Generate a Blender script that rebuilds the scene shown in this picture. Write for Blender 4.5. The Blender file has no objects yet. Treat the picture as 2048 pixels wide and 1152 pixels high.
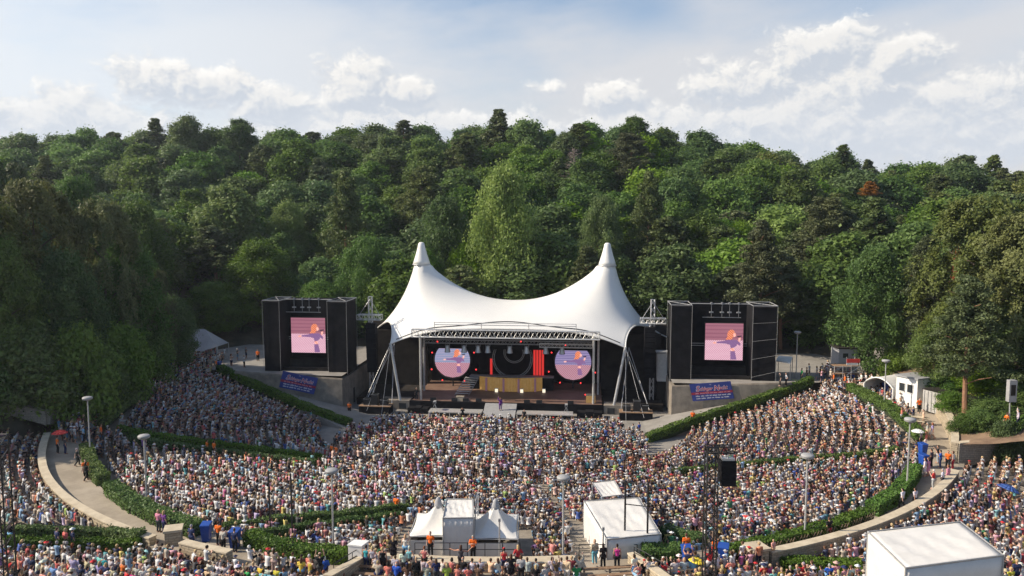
import bpy, bmesh, math, random
import numpy as np
from mathutils import Vector, Matrix
R = math.radians
rnd = random.Random(11)
rng = np.random.default_rng(5)
sc = bpy.context.scene
COL = sc.collection

# ------------------------------------------------------------------ camera
F = 1550.0; PITCH = R(5.4); CZ = 27.0
cam = bpy.data.cameras.new('camera'); camo = bpy.data.objects.new('camera', cam); COL.objects.link(camo)
cam.sensor_width = 36; cam.lens = 36*F/2048; cam.clip_end = 6000; cam.clip_start = .5
camo.location = (0, 0, CZ); camo.rotation_euler = (R(90)-PITCH, 0, 0)
sc.camera = camo
sc.view_settings.view_transform = 'Standard'; sc.view_settings.look = 'None'
sc.view_settings.gamma = 1; sc.view_settings.exposure = .38
sc.cycles.max_bounces = 6; sc.cycles.diffuse_bounces = 3; sc.cycles.transmission_bounces = 4
sc.cycles.transparent_max_bounces = 8

# ------------------------------------------------------------------ sun and sky
SUN_EL, SUN_AZ = R(35), R(-91)          # azimuth measured from +Y (away from the viewer) towards +X
sd = Vector((math.sin(SUN_AZ)*math.cos(SUN_EL), math.cos(SUN_AZ)*math.cos(SUN_EL), math.sin(SUN_EL)))
sl = bpy.data.lights.new('sun', 'SUN'); sl.energy = 5.0; sl.angle = R(.6); sl.color = (1, .885, .72)
so = bpy.data.objects.new('sun', sl); COL.objects.link(so)
so.rotation_euler = (-sd).to_track_quat('-Z', 'Y').to_euler(); so.location = (-60, 60, 120)

world = bpy.data.worlds.new('World'); sc.world = world; world.cycles.sampling_method = 'MANUAL'; world.cycles.sample_map_resolution = 256; world.use_nodes = True
class NT:
    def __init__(s, tree): s.t = tree; tree.nodes.clear()
    def n(s, typ, **kw):
        nd = s.t.nodes.new(typ)
        for k, v in kw.items():
            setattr(nd, k, v)
        return nd
    def put(s, sock, v):
        if isinstance(v, bpy.types.NodeSocket): s.t.links.new(v, sock)
        else:
            try: sock.default_value = v
            except Exception: sock.default_value = (v, v, v)
    def m(s, op, a, b=0.0, c=0.0, clamp=False):
        nd = s.n('ShaderNodeMath', operation=op); nd.use_clamp = clamp
        s.put(nd.inputs[0], a); s.put(nd.inputs[1], b); s.put(nd.inputs[2], c)
        return nd.outputs[0]
    def comb(s, x, y, z=0.0):
        nd = s.n('ShaderNodeCombineXYZ')
        for i, v in enumerate((x, y, z)): s.put(nd.inputs[i], v)
        return nd.outputs[0]
    def noise(s, vec, scale, detail=4, rough=.55, lac=2.0, out=0, dim='3D'):
        nd = s.n('ShaderNodeTexNoise', noise_dimensions=dim)
        if vec is not None: s.put(nd.inputs['Vector'], vec)
        s.put(nd.inputs['Scale'], scale); s.put(nd.inputs['Detail'], detail); s.put(nd.inputs['Roughness'], rough); s.put(nd.inputs['Lacunarity'], lac)
        return nd.outputs[out]
    def step(s, v, lo, hi):
        nd = s.n('ShaderNodeMapRange', interpolation_type='SMOOTHSTEP')
        s.put(nd.inputs[0], v); s.put(nd.inputs[1], lo); s.put(nd.inputs[2], hi)
        return nd.outputs[0]
    def mix(s, f, a, b):
        nd = s.n('ShaderNodeMix', data_type='RGBA')
        s.put(nd.inputs[0], f)
        for sk, v in ((nd.inputs[6], a), (nd.inputs[7], b)):
            if isinstance(v, bpy.types.NodeSocket): s.t.links.new(v, sk)
            else: sk.default_value = (*v[:3], 1)
        return nd.outputs[2]

def build_sky():
    N = NT(world.node_tree)
    sky = N.n('ShaderNodeTexSky', sky_type='NISHITA'); sky.sun_disc = False
    sky.sun_elevation = SUN_EL; sky.sun_rotation = SUN_AZ; sky.altitude = 60; sky.air_density = 1.0; sky.dust_density = 1.2; sky.ozone_density = 1.4
    tc = N.n('ShaderNodeTexCoord'); sp = N.n('ShaderNodeSeparateXYZ'); N.put(sp.inputs[0], tc.outputs['Generated'])
    x, y, z = sp.outputs
    u = N.m('MULTIPLY', N.m('ARCTAN2', x, y), 1.55)         # ~1.0 = 1000 photo pixels
    v = N.m('MULTIPLY', N.m('ARCSINE', z), 1.55)
    p = N.comb(u, v, .0)
    def gsum(blobs, uu, vv, soft=1.0):
        tot = None
        for (cx, cy, rx, ry, a) in blobs:
            dx = N.m('DIVIDE', N.m('SUBTRACT', uu, cx), rx); dy = N.m('DIVIDE', N.m('SUBTRACT', vv, cy), ry)
            g = N.m('MULTIPLY', N.m('EXPONENT', N.m('MULTIPLY', N.m('ADD', N.m('MULTIPLY', dx, dx), N.m('MULTIPLY', dy, dy)), -1.0)), a)
            tot = g if tot is None else N.m('MAXIMUM', tot, g)
        return tot
    def bank(blobs, du, dv, seed, amp):
        uu = N.m('ADD', u, du); vv = N.m('ADD', v, dv)
        tot = gsum(blobs, uu, vv)
        q = N.comb(uu, N.m('MULTIPLY', vv, 1.3), seed)
        vo = N.n('ShaderNodeTexVoronoi', feature='F1', voronoi_dimensions='2D'); vo.inputs['Scale'].default_value = 20; vo.inputs['Detail'].default_value = 3.0
        vo.inputs['Roughness'].default_value = .6; vo.inputs['Lacunarity'].default_value = 2.2
        wv = N.n('ShaderNodeVectorMath', operation='ADD')
        wn = N.n('ShaderNodeVectorMath', operation='SCALE'); N.put(wn.inputs[0], N.noise(q, 14, 3, .6, out=1, dim='2D')); wn.inputs[3].default_value = .085
        N.put(wv.inputs[0], q); N.put(wv.inputs[1], wn.outputs[0]); N.put(vo.inputs['Vector'], wv.outputs[0])
        bil = N.m('SUBTRACT', .40, vo.outputs['Distance'])
        big = N.m('SUBTRACT', N.noise(q, 7.0, 6, .58, dim='2D'), .5)
        return N.m('ADD', tot, N.m('ADD', N.m('MULTIPLY', bil, amp*.55), N.m('MULTIPLY', big, amp*1.9)))
    # cumulus: centre, radii (in thousands of photo pixels), weight
    cum = [(-.285, .275, .075, .055, 1.0), (-.205, .265, .055, .035, .95), (-.33, .25, .05, .03, .8), (-.30, .20, .20, .05, .75), (-.64, .255, .09, .05, .8), (-.55, .26, .07, .04, .8), (-.45, .235, .09, .035, .75),
           (-1.0, .30, .085, .055, 1.05), (-.99, .20, .14, .05, .8), (-.75, .18, .20, .06, .8), (-.45, .16, .25, .05, .75),
           (.58, .32, .12, .05, .9), (.70, .30, .09, .04, .88), (.43, .275, .12, .045, .88), (.63, .24, .11, .065, 1.0), (.58, .18, .28, .07, .85), (.80, .22, .12, .05, .85), (.86, .17, .10, .05, .85),
           (.07, .275, .05, .02, .78), (-.12, .20, .08, .03, .8), (.20, .255, .07, .035, .75), (.03, .19, .08, .045, .8), (.99, .28, .10, .06, .85), (.26, .19, .18, .05, .8), (1.0, .19, .12, .06, .8)]
    cum = [(a, b-.03, c*1.3, d*1.35, e+(.12 if b < .24 else 0)) for a, b, c, d, e in cum]
    d0 = bank(cum, 0, 0, 3.1, .42)
    d1 = bank(cum, -.010, .016, 3.1, .42)
    mask = N.step(d0, .22, .52)
    dif = N.m('SUBTRACT', d0, d1)
    lit = N.step(dif, -.16, .26)
    core = N.step(d0, .26, 1.0)
    sh = N.mix(lit, (.46, .50, .56), (.72, .705, .68))
    edge = N.m('MULTIPLY', N.step(dif, .08, .40), N.step(core, .75, .1))
    sh = N.mix(N.m('MULTIPLY', edge, .6), sh, (.95, .92, .87))
    sh = N.mix(N.m('MULTIPLY', N.step(v, .27, .10), .5), sh, (.57, .61, .67))      # far bases pale into the distant air
    # thin high sheet
    st = N.noise(N.comb(N.m('ADD', u, N.m('MULTIPLY', v, .9)), N.m('SUBTRACT', N.m('MULTIPLY', v, 3.2), N.m('MULTIPLY', u, .55)), 1.7), 1.5, 5, .55, dim='2D')
    band = N.step(v, .50, .30)
    sheet = N.m('MULTIPLY', N.step(N.m('ADD', st, N.m('MULTIPLY', band, .42)), .36, .92), .94)
    blueg = gsum([(.66, .44, .30, .075, 1.0), (.26, .385, .10, .045, .9), (.12, .44, .22, .025, .6), (-.45, .41, .45, .05, .35)], u, v)
    sheet = N.m('MULTIPLY', sheet, N.m('SUBTRACT', 1.0, N.m('MULTIPLY', blueg, .85)))
    # contrail, upper left
    cl = N.m('ADD', .395, N.m('MULTIPLY', N.m('ADD', u, .95), .16)); dc = N.m('ABSOLUTE', N.m('SUBTRACT', v, cl))
    trail = N.m('MULTIPLY', N.m('MULTIPLY', N.step(dc, .010, .0), N.step(u, -.70, -.85)), .5)
    sheet = N.m('MAXIMUM', sheet, trail)
    front = N.step(y, -.2, .35)
    skyc = N.n('ShaderNodeVectorMath', operation='SCALE'); N.put(skyc.inputs[0], sky.outputs[0]); skyc.inputs[3].default_value = SKY_STR
    leftw = N.step(u, .2, -1.0)
    base = N.mix(N.m('MULTIPLY', leftw, .0), skyc.outputs[0], (.8, .86, .95))
    shc = N.mix(leftw, (.565, .57, .59), (.65, .685, .725))
    c = N.mix(N.m('MULTIPLY', sheet, front), base, shc)
    c = N.mix(N.m('MULTIPLY', N.m('MULTIPLY', mask, .88), front), c, sh)
    bg = N.n('ShaderNodeBackground'); N.put(bg.inputs[0], c); bg.inputs[1].default_value = 1.0
    o = N.n('ShaderNodeOutputWorld'); N.put(o.inputs[0], bg.outputs[0])
SKY_STR = .12
build_sky()

# ------------------------------------------------------------------ coordinates
sP, cP = math.sin(PITCH), math.cos(PITCH)
def unproj(px, py, D):
    u = (px-1024)/F; v = (576-py)/F
    dy = v*sP + cP; dz = v*cP - sP
    return Vector((u*D/dy, D, CZ + dz*D/dy))
def G(px, py, z):
    u = (px-1024)/F; v = (576-py)/F
    dy = v*sP + cP; dz = v*cP - sP
    if 4.4 <= z <= 5.75:                       # heights near 5 are given relative to the ring path (5 = path level)
        zz = z
        for _ in range(8): zz = ringz(dy*(zz-CZ)/dz)+z-5
        z = zz
    t = (z-CZ)/dz
    return Vector((u*t, dy*t, z))
def Z(px, py, z):
    u = (px-1024)/F; v = (576-py)/F
    dy = v*sP + cP; dz = v*cP - sP; t = (z-CZ)/dz
    return Vector((u*t, dy*t, z))
def ringz(y): return 3.4+1.6*sstep((y-68)/27)
def rowz(i, y): return RISE*(i+1)*(1+.85*sstep((y-72)/25))
def proj(p):
    x, y, z = p[0], p[1], p[2]-CZ
    d = y*cP - z*sP; w = y*sP + z*cP
    if d < .1: return None
    return (1024+F*x/d, 576-F*w/d, d)
SA = R(5.6); sA, cA = math.sin(SA), math.cos(SA)
OX, OY = -1.14, 102.1                      # origin of the stage frame (wall line under the screens)
def L(xl, yl, z=0.0): return Vector((OX+xl*cA+yl*sA, OY-xl*sA+yl*cA, z))
def toL(x, y):
    dx, dy = x-OX, y-OY
    return dx*cA-dy*sA, dx*sA+dy*cA
CX, CY = -1.0, 98.5                         # centre of the bowl
ROW0, ROWD, NROW, RISE = 23.5, .872, 28, .095
ROUT = 51.0
def front_edge(ax): return -8.7+(ax-18.5)*.477 if ax > 18.5 else (-8.7 if ax > 15.8 else -4.5)     # front edge of ramps and forecourt
UR0, URD, URISE = 51.5, .98, .15
def sstep(t): t = min(1, max(0, t)); return t*t*(3-2*t)
def Hridge(x, y):
    t = x/max(60.0, y)
    if t < 0: return 33.2 - 2.2*sstep(-t/.66)
    return 33.2 - 12.8*sstep((t-.02)/.55)
def hill(x, y, yl):
    h = Hridge(x, y)*sstep((yl-24)/112)
    r = math.hypot(x-CX, y-CY)
    side = .30*max(0, r-53)
    side = min(side, 9.0) if yl > -60 else side
    return max(h, side) if abs(x) > 40 else h
def zone_seats(x, y):                       # is this spot of the upper block seating
    return y < (79 if x < 0 else 71.5+max(0, x-42)*.18)
def surf(x, y, smooth=False):
    r = math.hypot(x-CX, y-CY); xl, yl = toL(x, y); ax = abs(xl)
    if yl < front_edge(ax) and (yl < 0 or r < ROUT) or r > ROUT and yl < 0:
        if r < ROW0: return 0.0
        if r < ROW0+ROWD*NROW: return rowz(int((r-ROW0)/ROWD), y)
        if r < ROUT: return ringz(y)
        if zone_seats(x, y):
            if r < UR0: return ringz(y)
            return ringz(y)-.5+URISE*int((r-UR0)/URD)
        return ringz(y)+1.8 + min(9, .30*(r-ROUT))
    if ax < 22.2 and yl < 22: 
        if yl < 0 and ax > 18.5: return 4.8*min(1, max(0, ax-18.5)/22)
        return 0.0
    if yl < 0: return 4.8*min(1, max(0, ax-18.5)/22)
    return 5.0 + hill(x, y, yl)
def hit(px, py, zadd=0.0):
    u = (px-1024)/F; v = (576-py)/F
    dy = v*sP + cP; dz = v*cP - sP
    t = 25.0
    while t < 300:
        x, y, z = u*t, dy*t, CZ+dz*t
        if z <= surf(x, y)+zadd:
            return Vector((x, y, surf(x, y)))
        t += .04
    return Vector((x, y, z))

# ------------------------------------------------------------------ helpers
def tag(o, label=None, cat=None, group=None, kind=None):
    if label: o['label'] = label
    if cat: o['category'] = cat
    if group: o['group'] = group
    if kind: o['kind'] = kind
    return o
def empty(name, loc, rz=0.0):
    o = bpy.data.objects.new(name, None); COL.objects.link(o); o.location = loc; o.rotation_euler = (0, 0, rz); o.empty_display_size = .3
    return o
def thing(name, loc, label, cat, group=None, rz=0.0):
    return tag(empty(name, loc, rz), label, cat, group)
def wloc(o):
    v = Vector(o.location)
    while o.parent: o = o.parent; v = v + Vector(o.location)
    return v
class MB:
    def __init__(s): s.v = []; s.f = []; s.mi = []; s.cur = 0
    def add(s, vs, fs):
        b = len(s.v); s.v += [Vector(v) for v in vs]
        for f in fs: s.f.append([b+i for i in f]); s.mi.append(s.cur)
    def quad(s, *p): s.add(p, [list(range(len(p)))])
    def box(s, c, size, rz=0.0, M=None):
        c = Vector(c); hx, hy, hz = [k/2 for k in size]
        ca, sa = math.cos(rz), math.sin(rz)
        vs = []
        for z in (-hz, hz):
            for x, y in ((-hx, -hy), (hx, -hy), (hx, hy), (-hx, hy)):
                vs.append((c.x+x*ca-y*sa, c.y+x*sa+y*ca, c.z+z))
        if M: vs = [M @ Vector(v) for v in vs]
        s.add(vs, [[3, 2, 1, 0], [4, 5, 6, 7], [0, 1, 5, 4], [1, 2, 6, 5], [2, 3, 7, 6], [3, 0, 4, 7]])
    def lbox(s, x0, x1, y0, y1, z0, z1):                 # box in the stage frame
        vs = [L(x, y, z) for z in (z0, z1) for x, y in ((x0, y0), (x1, y0), (x1, y1), (x0, y1))]
        s.add(vs, [[3, 2, 1, 0], [4, 5, 6, 7], [0, 1, 5, 4], [1, 2, 6, 5], [2, 3, 7, 6], [3, 0, 4, 7]])
    def hexa(s, b, t):                                    # 4 bottom + 4 top points, counter-clockwise seen from above
        s.add(list(b)+list(t), [[3, 2, 1, 0], [4, 5, 6, 7], [0, 1, 5, 4], [1, 2, 6, 5], [2, 3, 7, 6], [3, 0, 4, 7]])
    def tube(s, pts, r, n=6, r2=None, cap=True):
        pts = [Vector(p) for p in pts]; m = len(pts); rings = []
        for i, p in enumerate(pts):
            d = (pts[min(i+1, m-1)]-pts[max(i-1, 0)]).normalized()
            a = d.orthogonal().normalized() if abs(d.z) > .9 or i == 0 and False else d.cross(Vector((0, 0, 1)))
            if a.length < 1e-4: a = Vector((1, 0, 0))
            a.normalize(); b = d.cross(a)
            rr = r if r2 is None else r + (r2-r)*i/(m-1)
            rings.append([p+a*rr*math.cos(2*math.pi*k/n)+b*rr*math.sin(2*math.pi*k/n) for k in range(n)])
        vs = [v for rg in rings for v in rg]; fs = []
        for i in range(m-1):
            for k in range(n):
                fs.append([i*n+k, i*n+(k+1) % n, (i+1)*n+(k+1) % n, (i+1)*n+k])
        if cap: fs.append([k for k in range(n)][::-1]); fs.append([(m-1)*n+k for k in range(n)])
        s.add(vs, fs)
    def lathe(s, c, prof, n=16, M=None):                  # prof: (r, z)
        c = Vector(c); vs = []; fs = []
        for (r, z) in prof:
            for k in range(n):
                a = 2*math.pi*k/n; vs.append(Vector((r*math.cos(a), r*math.sin(a), z)))
        for i in range(len(prof)-1):
            for k in range(n): fs.append([i*n+k, i*n+(k+1) % n, (i+1)*n+(k+1) % n, (i+1)*n+k])
        fs.append([k for k in range(n)][::-1]); fs.append([(len(prof)-1)*n+k for k in range(n)])
        if M: vs = [M @ v for v in vs]
        s.add([c+v for v in vs], fs)
    def build(s, name, mats, parent=None, smooth=False, world=True):
        me = bpy.data.meshes.new(name)
        off = wloc(parent) if (parent is not None and world) else Vector((0, 0, 0))
        me.from_pydata([tuple(v-off) for v in s.v], [], s.f)
        if not isinstance(mats, (list, tuple)): mats = [mats]
        for m in mats: me.materials.append(m)
        if len(mats) > 1: me.polygons.foreach_set('material_index', s.mi)
        if smooth: me.polygons.foreach_set('use_smooth', [True]*len(me.polygons))
        me.update()
        o = bpy.data.objects.new(name, me); COL.objects.link(o)
        if parent is not None: o.parent = parent
        return o
def np_mesh(name, verts, quads, mats, parent=None, colors=None, smooth=False, midx=None):
    me = bpy.data.meshes.new(name)
    nv, nf = len(verts), len(quads); k = quads.shape[1]
    me.vertices.add(nv); me.vertices.foreach_set('co', np.ascontiguousarray(verts, dtype=np.float32).ravel())
    me.loops.add(nf*k); me.loops.foreach_set('vertex_index', np.ascontiguousarray(quads, dtype=np.int32).ravel())
    me.polygons.add(nf); me.polygons.foreach_set('loop_start', np.arange(nf, dtype=np.int32)*k)
    try: me.polygons.foreach_set('loop_total', np.full(nf, k, dtype=np.int32))
    except Exception: pass
    if smooth: me.polygons.foreach_set('use_smooth', np.ones(nf, dtype=bool))
    if not isinstance(mats, (list, tuple)): mats = [mats]
    for m in mats: me.materials.append(m)
    if midx is not None: me.polygons.foreach_set('material_index', np.asarray(midx, dtype=np.int32))
    me.update(calc_edges=True)
    if colors is not None:
        at = me.color_attributes.new('tint', 'FLOAT_COLOR', 'POINT')
        at.data.foreach_set('color', np.ascontiguousarray(np.c_[colors, np.ones(nv)], dtype=np.float32).ravel())
    me.validate()
    o = bpy.data.objects.new(name, me); COL.objects.link(o)
    if parent is not None: o.parent = parent
    return o
def structure(o): o['kind'] = 'structure'; return o

# ------------------------------------------------------------------ materials
def mat(name, col, rough=.7, var=.25, scale=3.0, metal=0.0, bump=0.0, bscale=None, emit=None, estr=0.0, spec=.5, col2=None):
    m = bpy.data.materials.new(name); m.use_nodes = True; N = NT(m.node_tree)
    b = N.n('ShaderNodeBsdfPrincipled'); o = N.n('ShaderNodeOutputMaterial'); N.put(o.inputs[0], b.outputs[0])
    tc = N.n('ShaderNodeTexCoord')
    f = N.noise(tc.outputs['Object'], scale, 6, .65)
    c2 = col2 if col2 else tuple(min(1, c*(1+var)) for c in col)
    c1 = col if col2 else tuple(c*(1-var) for c in col)
    N.put(b.inputs['Base Color'], N.mix(N.step(f, .3, .7), c1, c2))
    b.inputs['Roughness'].default_value = rough; b.inputs['Metallic'].default_value = metal; b.inputs['Specular IOR Level'].default_value = spec
    if bump:
        bn = N.n('ShaderNodeBump'); bn.inputs['Strength'].default_value = bump; bn.inputs['Distance'].default_value = .05
        N.put(bn.inputs['Height'], N.noise(tc.outputs['Object'], bscale or scale*6, 5, .6)); N.put(b.inputs['Normal'], bn.outputs[0])
    if emit: b.inputs['Emission Color'].default_value = (*emit, 1); b.inputs['Emission Strength'].default_value = estr
    return m
def leafmat(name, c_dark, c_light, trans=.35, hue=.05):
    m = bpy.data.materials.new(name); m.use_nodes = True; N = NT(m.node_tree)
    g = N.n('ShaderNodeNewGeometry'); oi = N.n('ShaderNodeObjectInfo'); tc = N.n('ShaderNodeTexCoord')
    rp = g.outputs['Random Per Island']
    big = N.noise(tc.outputs['Object'], .45, 3, .6)
    f = N.m('ADD', N.m('MULTIPLY', rp, .5), N.m('MULTIPLY', N.step(big, .35, .65), .5))
    c = N.mix(f, c_dark, c_light)
    hs = N.n('ShaderNodeHueSaturation'); N.put(hs.inputs['Color'], c)
    N.put(hs.inputs['Hue'], N.m('ADD', .5-hue*.5, N.m('MULTIPLY', oi.outputs['Random'], hue)))
    r2 = N.m('FRACT', N.m('MULTIPLY', oi.outputs['Random'], 17.31))
    N.put(hs.inputs['Value'], N.m('ADD', .82, N.m('MULTIPLY', r2, .42)))
    N.put(hs.inputs['Saturation'], N.m('ADD', .8, N.m('MULTIPLY', N.m('FRACT', N.m('MULTIPLY', oi.outputs['Random'], 7.7)), .35)))
    d = N.n('ShaderNodeBsdfPrincipled'); N.put(d.inputs['Base Color'], hs.outputs[0]); d.inputs['Roughness'].default_value = .55; d.inputs['Specular IOR Level'].default_value = .25
    t = N.n('ShaderNodeBsdfTranslucent'); N.put(t.inputs[0], hs.outputs[0])
    mx = N.n('ShaderNodeMixShader'); mx.inputs[0].default_value = trans; N.put(mx.inputs[1], d.outputs[0]); N.put(mx.inputs[2], t.outputs[0])
    o = N.n('ShaderNodeOutputMaterial'); N.put(o.inputs[0], mx.outputs[0])
    return m
def stonemat(name, c1, c2, mortar, sx=1.3):
    m = bpy.data.materials.new(name); m.use_nodes = True; N = NT(m.node_tree)
    tc = N.n('ShaderNodeTexCoord'); b = N.n('ShaderNodeBsdfPrincipled'); o = N.n('ShaderNodeOutputMaterial'); N.put(o.inputs[0], b.outputs[0])
    sp = N.n('ShaderNodeSeparateXYZ'); N.put(sp.inputs[0], tc.outputs['Object'])
    along = N.m('ADD', N.m('MULTIPLY', sp.outputs[0], 1.0), N.m('MULTIPLY', sp.outputs[1], 1.0))
    wob = N.m('MULTIPLY', N.m('SUBTRACT', N.noise(tc.outputs['Object'], 2.2, 3), .5), .25)
    q = N.comb(along, N.m('ADD', sp.outputs[2], wob), 0)
    br = N.n('ShaderNodeTexBrick'); N.put(br.inputs[0], q); br.inputs['Scale'].default_value = sx; br.inputs['Mortar Size'].default_value = .018
    br.inputs['Brick Width'].default_value = .62; br.inputs['Row Height'].default_value = .24; br.offset_frequency = 2; br.squash = .7; br.squash_frequency = 3
    br.inputs['Color1'].default_value = (*c1, 1); br.inputs['Color2'].default_value = (*c2, 1); br.inputs['Mortar'].default_value = (*mortar, 1)
    f = N.noise(tc.outputs['Object'], 5, 6, .7)
    N.put(b.inputs['Base Color'], N.mix(N.m('MULTIPLY', N.step(f, .4, .75), .5), br.outputs[0], tuple(k*.6 for k in c1)))
    b.inputs['Roughness'].default_value = .9
    bn = N.n('ShaderNodeBump'); bn.inputs['Strength'].default_value = .6; bn.inputs['Distance'].default_value = .04
    N.put(bn.inputs['Height'], N.m('SUBTRACT', f, N.m('MULTIPLY', br.outputs['Fac'], .8))); N.put(b.inputs['Normal'], bn.outputs[0])
    return m
def tintmat(name, rough=.8, attr=False, pattern=0.0):
    m = bpy.data.materials.new(name); m.use_nodes = True; N = NT(m.node_tree)
    b = N.n('ShaderNodeBsdfPrincipled'); o = N.n('ShaderNodeOutputMaterial'); N.put(o.inputs[0], b.outputs[0])
    if attr:
        a = N.n('ShaderNodeAttribute'); a.attribute_name = 'tint'; c = a.outputs[0]
    else:
        a = N.n('ShaderNodeObjectInfo'); c = a.outputs['Color']
    tc = N.n('ShaderNodeTexCoord')
    f = N.noise(tc.outputs['Object'], 14 if not attr else 3, 4, .6)
    dk = N.n('ShaderNodeVectorMath', operation='SCALE'); N.put(dk.inputs[0], c); dk.inputs[3].default_value = .72
    N.put(b.inputs['Base Color'], N.mix(f, c, dk.outputs[0]))
    b.inputs['Roughness'].default_value = rough; b.inputs['Specular IOR Level'].default_value = .25
    return m
M = {}
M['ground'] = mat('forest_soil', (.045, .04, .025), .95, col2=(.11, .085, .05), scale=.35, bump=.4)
M['soil'] = mat('brown_earth', (.13, .08, .05), .95, col2=(.24, .16, .10), scale=.6, bump=.5)
M['asphalt'] = mat('grey_path', (.25, .21, .16), .9, col2=(.36, .305, .235), scale=.5, bump=.2, bscale=12)
M['ramp'] = mat('pale_ramp', (.20, .185, .165), .9, col2=(.29, .27, .24), scale=.4, bump=.2, bscale=12)
M['terrace'] = mat('terrace_stone', (.20, .175, .14), .9, col2=(.30, .26, .21), scale=1.2, bump=.2)
M['pit'] = mat('forecourt_paving', (.20, .185, .165), .9, col2=(.27, .25, .22), scale=.6)
M['conc'] = mat('weathered_concrete', (.17, .145, .12), .9, col2=(.30, .26, .21), scale=.7, bump=.25)
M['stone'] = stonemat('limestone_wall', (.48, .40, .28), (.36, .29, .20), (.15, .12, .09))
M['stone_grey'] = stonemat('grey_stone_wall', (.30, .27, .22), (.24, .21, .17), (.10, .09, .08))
M['cap'] = mat('limestone_coping', (.42, .35, .25), .85, col2=(.56, .48, .35), scale=1.2, bump=.2)
M['pvc'] = mat('white_membrane', (.74, .725, .69), .38, var=.03, scale=.25, spec=.5)
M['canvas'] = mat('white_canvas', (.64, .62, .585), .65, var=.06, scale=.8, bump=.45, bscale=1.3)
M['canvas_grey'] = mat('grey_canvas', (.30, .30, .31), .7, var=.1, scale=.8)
M['black'] = mat('black_cloth', (.010, .010, .012), .9, var=.4, spec=.15, scale=.8, bump=.3, bscale=2)
M['blackp'] = mat('black_paint', (.012, .012, .013), .5, var=.3, scale=2)
M['gauze'] = mat('black_gauze', (.014, .0135, .015), .95, var=.35, spec=.1, scale=.5, bump=.4, bscale=1.4)
M['steel'] = mat('galvanised_steel', (.50, .50, .50), .42, var=.15, scale=4, metal=.55)
M['alu'] = mat('aluminium_truss', (.62, .61, .58), .4, var=.1, scale=4, metal=.5)
M['post'] = mat('grey_post', (.42, .42, .41), .5, var=.12, scale=3, metal=.3)
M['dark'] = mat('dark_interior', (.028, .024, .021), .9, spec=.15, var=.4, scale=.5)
M['deck'] = mat('stage_deck', (.16, .095, .07), .6, col2=(.22, .14, .10), scale=.6)
M['gold'] = mat('gold_drape_painted_glow', (.42, .25, .08), .6, col2=(.52, .34, .14), scale=2, bump=.4, bscale=3, emit=(.6, .33, .08), estr=.18)  # warm stage glow put in as emission, no lamp; the ochre case shares it
M['red_drape_glow'] = mat('red_drape_painted_glow', (.6, .03, .03), .6, var=.1, emit=(1, .05, .04), estr=.45)  # drape cloth; the red spotlight on it is put in as emission
M['red_lamp'] = mat('red_lamp', (.5, .02, .02), .4, var=.1, emit=(1, .04, .04), estr=2.0)
M['warm_lamp'] = mat('warm_lamp', (.8, .7, .5), .4, var=.05, emit=(1, .85, .6), estr=.9)
M['white'] = mat('white_paint', (.74, .73, .70), .5, var=.06, scale=2)
M['offwhite'] = mat('white_sheet_metal', (.68, .67, .65), .45, var=.08, scale=2)
M['bluebin'] = mat('blue_plastic', (.012, .06, .30), .4, var=.15, scale=3)
M['navy'] = mat('banner_blue', (.03, .05, .24), .6, var=.12, scale=1.5)
M['bandred'] = mat('banner_red', (.32, .02, .05), .6, var=.1, scale=3)
M['bantext'] = mat('banner_white', (.70, .68, .72), .6, var=.05, scale=3)
M['banpink'] = mat('banner_pink', (.75, .35, .42), .6, var=.05, scale=3)
M['banlogo'] = mat('banner_logo_red', (.45, .012, .06), .6, var=.1, scale=3)
M['wood'] = mat('bench_wood', (.20, .12, .07), .8, col2=(.30, .19, .11), scale=3)
M['lattice'] = mat('brown_lattice', (.17, .115, .075), .8, col2=(.26, .18, .12), scale=3)
M['bark'] = mat('bark', (.065, .05, .038), .95, col2=(.13, .10, .075), scale=2.5, bump=.5)
M['pinebark'] = mat('pine_bark', (.20, .10, .055), .95, col2=(.30, .165, .10), scale=1.5, bump=.5)
M['deadbark'] = mat('dead_wood', (.22, .17, .15), .95, col2=(.32, .26, .23), scale=2)
M['orange'] = mat('orange_cloth', (.85, .16, .02), .7, var=.1)
M['redc'] = mat('red_cloth', (.65, .05, .04), .7, var=.1)
M['bluec'] = mat('blue_cloth', (.03, .08, .28), .7, var=.1)
M['yellowc'] = mat('yellow_cloth', (.80, .62, .04), .7, var=.1)
M['grey'] = mat('grey_box', (.30, .30, .30), .6, var=.1)
M['glass'] = mat('dark_window', (.03, .035, .04), .1, var=.1)
M['hedge'] = leafmat('hedge_leaf', (.045, .095, .016), (.12, .19, .035), .2, .03)
M['hedge_core'] = mat('hedge_twigs', (.025, .04, .012), .95)
M['broad'] = leafmat('broadleaf_green', (.058, .11, .025), (.15, .235, .048), .38, .035)
M['bright'] = leafmat('bright_leaf_green', (.10, .19, .024), (.20, .31, .045), .38, .03)
M['pine'] = leafmat('pine_needle', (.055, .082, .028), (.135, .165, .05), .25, .04)
M['vivid'] = leafmat('vivid_leaf_green', (.20, .30, .025), (.36, .48, .06), .42, .01)
M['olive'] = leafmat('olive_leaf', (.078, .10, .03), (.175, .19, .055), .3, .03)
M['rust'] = leafmat('withered_needle', (.22, .09, .035), (.34, .15, .06), .2, .03)
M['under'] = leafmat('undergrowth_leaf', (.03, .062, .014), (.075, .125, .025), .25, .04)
M['skin'] = tintmat('skin', .6); M['cloth'] = tintmat('clothing', .85); M['hairm'] = tintmat('hair', .7); M['crowd'] = tintmat('crowd_colours', .8, True)
M['eye'] = mat('eye_dark', (.02, .015, .01), .3); M['lip'] = mat('lip', (.35, .10, .09), .5)

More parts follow.
